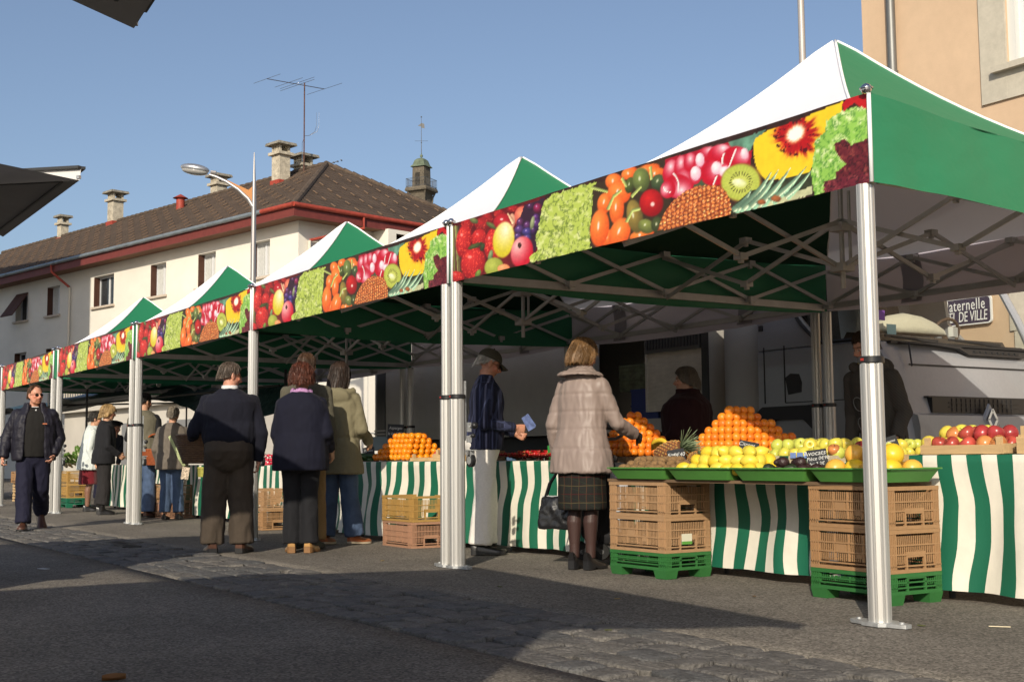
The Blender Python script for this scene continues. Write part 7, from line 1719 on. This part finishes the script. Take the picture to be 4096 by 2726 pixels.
# --- 13 vendor with the beret
f=Fig('stooping vendor in a black beret and dark navy coat behind the lettuces',(-21.3,2.05),20,1.72,lean=38,girth=1.08,skin=(.40,.2,.13),head=(0,22,0)); f.arms(((-.03,.16,-.24),(.03,.30,-.42)),((.03,.16,-.24),(.0,.30,-.42))); f.legs(); f.head(nose=1.3); f.hand(0); f.hand(1)
b=MB(); f.torso(b,0,TOR_M(.45)); f.sleeves(b,.085,.07,.052,.95); f.part('coat',b,fabric('dark_navy_cotton',(.018,.022,.032)),amp=.009); b=MB(); f.trousers(b,.10,.085,.09); f.part('trousers',b,MATS['navy_tracksuit'],amp=.006)
for i in (0,1): f.shoe(i,M_SHB)
f.hair(MATS['grey_black_hair'],front=.06,side=-.01,back=-.05,vol=.004); P=f._P
MB().loft([[P(rx*math.sin(2*pi*j/24),-.02+rx*1.12*math.cos(2*pi*j/24)-dz*.2,z+dz*math.cos(2*pi*j/24)) for j in range(24)] for rx,z,dz in ((.080,.06,0),(.105,.075,.01),(.125,.095,.015),(.11,.115,.01),(.05,.128,0),(.006,.132,0))]).build('beret',M_BLKF,f.root,smooth=3); f.finish()
# --- 14 vendor woman in maroon
P0=at(1588,842,2,1.62); P0=at(1588,842,1,2.9)
f=Fig('vendor woman with grey brown hair in a dark maroon sweater, facing left behind the oranges',(-4.70,2.9),214,1.64,girth=1.45,male=False,skin=(.50,.28,.19),head=(0,4,0)); f.arms(((-.06,.05,-.26),(.0,.2,-.40)),((.06,.05,-.26),(.02,.2,-.42))); f.legs(); f.head(nose=1.3); f.hand(0); f.hand(1)
b=MB(); f.torso(b,0,TOR_M(.47)+[(.875,.068,.064,-.014)]); f.sleeves(b,.088,.072,.052,.97); f.part('sweater',b,fabric('maroon_wool',(.022,.006,.008)),amp=.008); b=MB(); f.trousers(b,.10,.085,.09); f.part('trousers',b,M_BLKF,amp=.006)
for i in (0,1): f.shoe(i,M_SHB,L=.25)
f.hair(hairmat('ash_brown_hair',(.12,.10,.08)),front=.072,side=-.045,back=-.10,vol=.012,noise=.010,curl=.06); f.finish()
# --- 15 boy in the hoodie
P0=at(1968,778,1,2.75)
f=Fig('teenage boy in a dark hooded sweatshirt behind the apples, partly hidden by the nearest pole',(P0.x+.08,2.96),-86,P0.z+.09,lean=18,girth=.95,skin=(.48,.26,.18),head=(16,22,0)); f.arms(((-.06,.02,-.28),(-.03,.16,-.48)),((.06,.02,-.28),(.05,.12,-.52))); f.legs(); f.head(); f.hand(0); f.hand(1)
b=MB(); f.torso(b,0,[(.47,.20,.15,0)]+[(z,x*1.04,y*1.08,c) for z,x,y,c in TOR_M(.5)[1:]]); f.sleeves(b,.086,.072,.056,.97); b.ell(f.U((0,-.09,.82*f.H)),(.15,.07,.085),16,10,0,rotm(.5)); b.tube([f.U((.13*math.cos(a),.0-.09*math.sin(a),.845*f.H-.02*math.sin(a))) for a in [-.6+(pi+1.2)*j/12 for j in range(13)]],.034,10)
f.part('hoodie',b,lines_mat('dark_ribbed_jersey',(.050,.045,.040),[((.3,.3,1),90,.35,(.085,.078,.068))],.9),amp=.010); b=MB(); f.trousers(b,.10,.085,.09); f.part('trousers',b,M_BLKF,amp=.006)
pr=MB(); H=f.H
for cx_,cz in ((.06,.70),(.06,.61),(-.04,.66)):
    pts=[]
    for j in range(19):
        a=2*pi*j/18; x=cx_+.055*math.cos(a); z=cz*H+.055*math.sin(a); y=.146*math.sqrt(max(.05,1-(x/.215)**2))+.012; pts.append(f.U((x,y,z)))
    pr.tube(pts,.0035,5,cap=False)
pr.build('printed_rings',mat('print_grey',(.2,.2,.19),.8),f.root)
for i in (0,1): f.shoe(i,M_SHB)
f.hair(hairmat('short_brown_hair',(.055,.032,.018)),front=.055,side=-.005,back=-.06,vol=.006,noise=.003); f.finish()
# ================================================================ things carried
def world(fg,p): return fg.root.location+Matrix.Rotation(fg.root.rotation_euler.z,3,'Z')@V(p)
# handbag of the woman in pink
gp=lady.grip[0][0]; W=world(lady,gp); hb=empty('handbag',(W.x,W.y,0),math.radians(60)); tag(hb,'black leather handbag hanging from the hand of the woman in pink','handbag')
zt=W.z-.24
b=MB().loft([[(x*k,y*s_,z) for x,y in ((-.17,-.05),(.17,-.05),(.17,.05),(-.17,.05))] for k,s_,z in ((1.0,1.1,zt-.24),(1.02,1.15,zt-.22),(.97,1.0,zt-.10),(.90,.55,zt-.01),(.88,.35,zt))]); me=remesh(b,.010,3); wrinkle(me,.008,3,(12,12,9)); me.materials.append(mat('soft_black_leather',(.012,.012,.013),.25,bump=(12,.4,(1,1,1),.01))); link('bag_body',me,hb,3)
MB().bar((-.15,-.0,zt+.004),(.15,0,zt+.004),.012,.008).build('zip',M_ZINC,hb)
for s_ in (-1,1): MB().tube([(-.13,s_*.02,zt-.02),(-.09,s_*.02,zt+.10),(0,s_*.012,W.z-.012),(.09,s_*.02,zt+.10),(.13,s_*.02,zt-.02)],.008,6).build('handle',M_SHB,hb,smooth=SM)
hb.rotation_euler=(0,0,math.radians(35))
# shopping trolley
_w=at(1362,1302,2,0); tx,ty=_w.x-.076,_w.y+.168; tl=empty('shopping_trolley',(tx,ty,0),math.radians(-33)); tag(tl,'black and grey two wheeled shopping trolley between the pink coat and the crates','trolley')
b=MB().loft([[(x,y+dy,z) for x,y in ((-w_,-d_),(w_,-d_),(w_,d_),(-w_,d_))] for w_,d_,dy,z in ((.13,.09,.04,.16),(.15,.11,.05,.22),(.16,.12,.05,.5),(.165,.125,.05,.74),(.15,.11,.05,.77))]); me=remesh(b,.012,3); wrinkle(me,.010,8,(8,8,5)); me.materials.append(fabric('trolley_black',(.016,.016,.018),.7)); link('bag_body',me,tl,3)
b=MB().loft([[(x,y,z) for x,y in ((-.02,.05),(.168,.04),(.168,.18),(-.02,.185))] for z in (.25,.5,.72)]); me=remesh(b,.012,2); wrinkle(me,.006,5,(9,9,6)); me.materials.append(fabric('trolley_grey',(.42,.43,.46),.7)); link('side_pocket',me,tl,3)
b=MB()
for sx in (-1,1): b.tube([(sx*.10,-.085,.14),(sx*.10,-.05,.55),(sx*.10,-.015,.90),(sx*.10,-.01,.96)],.011,8); b.tube([(sx*.10,-.085,.16),(sx*.10,.15,.13),(sx*.10,.16,.02)],.008,6)
b.build('frame',M_STEEL,tl,smooth=SM)
MB().tube([(-.10,-.015,.88),(-.10,-.01,1.0),(-.10,.03,1.05),(-.085,.12,1.04),(-.06,.16,1.0),(.06,.16,1.0),(.085,.12,1.04),(.10,.03,1.05),(.10,-.01,1.0),(.10,-.015,.88)],.021,10).tube([(-.10,0.0,.95),(.10,0.0,.95)],.013,8).tube([(.10,-.0,.95),(.10,.10,.955),(.07,.155,.985)],.012,8).build('handle',mat('dark_grey_grip',(.085,.09,.095),.35),tl,smooth=SM)
for sx in (-1,1):
    wy,wz=-.10,.135
    for k in range(3):
        a=pi/2+2*pi*k/3+.0; c=(sx*.155,wy+.085*math.cos(a),.15+.085*math.sin(a)-.0)
        MB().lathe([(.030,-.014),(.056,-.014),(.062,-.006),(.062,.006),(.056,.014),(.030,.014)],20,0,c,rotm(0,pi/2,0)).lathe([(.0,-.016),(.036,-.012),(.036,.012),(0,.016)],14,1,c,rotm(0,pi/2,0)).build('wheel',[M_TYRE,mat('hub_grey',(.10,.10,.10),.4)],tl,smooth=SM)
    b=MB()
    for k in range(3): a=pi/2+2*pi*k/3; b.bar((sx*.172,wy,.15),(sx*.172,wy+.085*math.cos(a),.15+.085*math.sin(a)),.024,.008,up=(1,0,0))
    b.build('spider',M_BLK,tl)
MB().ell((.0,.03,.80),(.12,.09,.05),14,8).build('drawn_flap',MATS['trolley_black'],tl,smooth=3)
# wicker baskets
def basket(loc,rz,label,col,R0,R1,h,handle=True,cat='basket',ell_=.72):
    r=empty('wicker_basket',loc,rz); tag(r,label,cat); m=mat('wicker_%s'%label[:12].replace(' ','_'),col,.6,var=(30,.35),bump=(60,.5)); b=MB()
    nr=max(8,int(h/.016))
    for k in range(nr+1):
        t=k/nr; R_=R0+(R1-R0)*math.sin(t*pi/2); pts=[]
        for j in range(37): a=2*pi*j/36; wv=.006*(1 if (j+k)%2 else -1); pts.append(((R_+wv)*math.cos(a),(R_+wv)*ell_*math.sin(a),.01+h*t))
        b.tube(pts,.0085 if k<nr else .014,5,cap=False)
    b.loft([[((R0)*math.cos(2*pi*j/24),R0*ell_*math.sin(2*pi*j/24),z) for j in range(24)] for z in (.0,.015)])
    R2=[]; 
    b.loft([[((R0+(R1-R0)*math.sin(t*pi/2)-.012)*math.cos(2*pi*j/24),(R0+(R1-R0)*math.sin(t*pi/2)-.012)*ell_*math.sin(2*pi*j/24),.01+h*t) for j in range(24)] for t in (0,.4,.8,1)],cap=False)
    b.build('woven_body',m,r,smooth=3)
    if handle: MB().tube([((R1)*math.cos(a),0,h+ (R1*1.15)*math.sin(a)) for a in [pi*j/14 for j in range(15)]],.013,8).build('handle',m,r,smooth=3)
    return r
g_=vest.grip[1][0]; W=world(vest,g_); P_=at(355,1050,0,W.x+.25)
basket((P_.x,P_.y,P_.z-.12),.5,'orange brown wicker basket with tall handle held beside the third pole',(.30,.075,.02),.14,.20,.21)
S,E,Wr=swe.arm[0]; m_=world(swe,E.lerp(Wr,.55)); P_=at(466,1040,0,m_.x-.05)
bk=basket((P_.x,P_.y,P_.z-.10),.9,'large dark wicker basket on the arm of the man in the navy sweater',(.13,.068,.032),.17,.23,.24,handle=False)
pb_=MB().ell((.03,0,.22),(.12,.09,.10),14,10); me=remesh(pb_,.012,2); wrinkle(me,.03,4,(14,14,10)); me.materials.append(mat('thin_green_plastic',(.16,.30,.26),.3,spec=.6)); o=link('plastic_bag',me,None,3); o.location=V((P_.x,P_.y,P_.z-.06)); tag(o,'crumpled pale green plastic bag sticking out of the large dark basket','plastic bag')
P_=at(473,1083,1,-.1); P_=at(473,1088,0,-12.2)
b=MB(); basket((P_.x,P_.y,P_.z-.05),.3,'small straw yellow woven box basket left of the navy sweater',(.34,.32,.07),.11,.115,.11,handle=False,cat='basket',ell_=.7)
P_=at(372,1105,1,.85); basket((-13.75,1.05,.475),.1,'round straw bag with black side on the tan crates',(.40,.26,.10),.12,.17,.14,handle=False)
P_=at(645,1100,0,-6.9); basket((-6.75,.05,.50),.6,'small dark basket hanging behind the woman with auburn hair',(.02,.015,.012),.10,.13,.12)
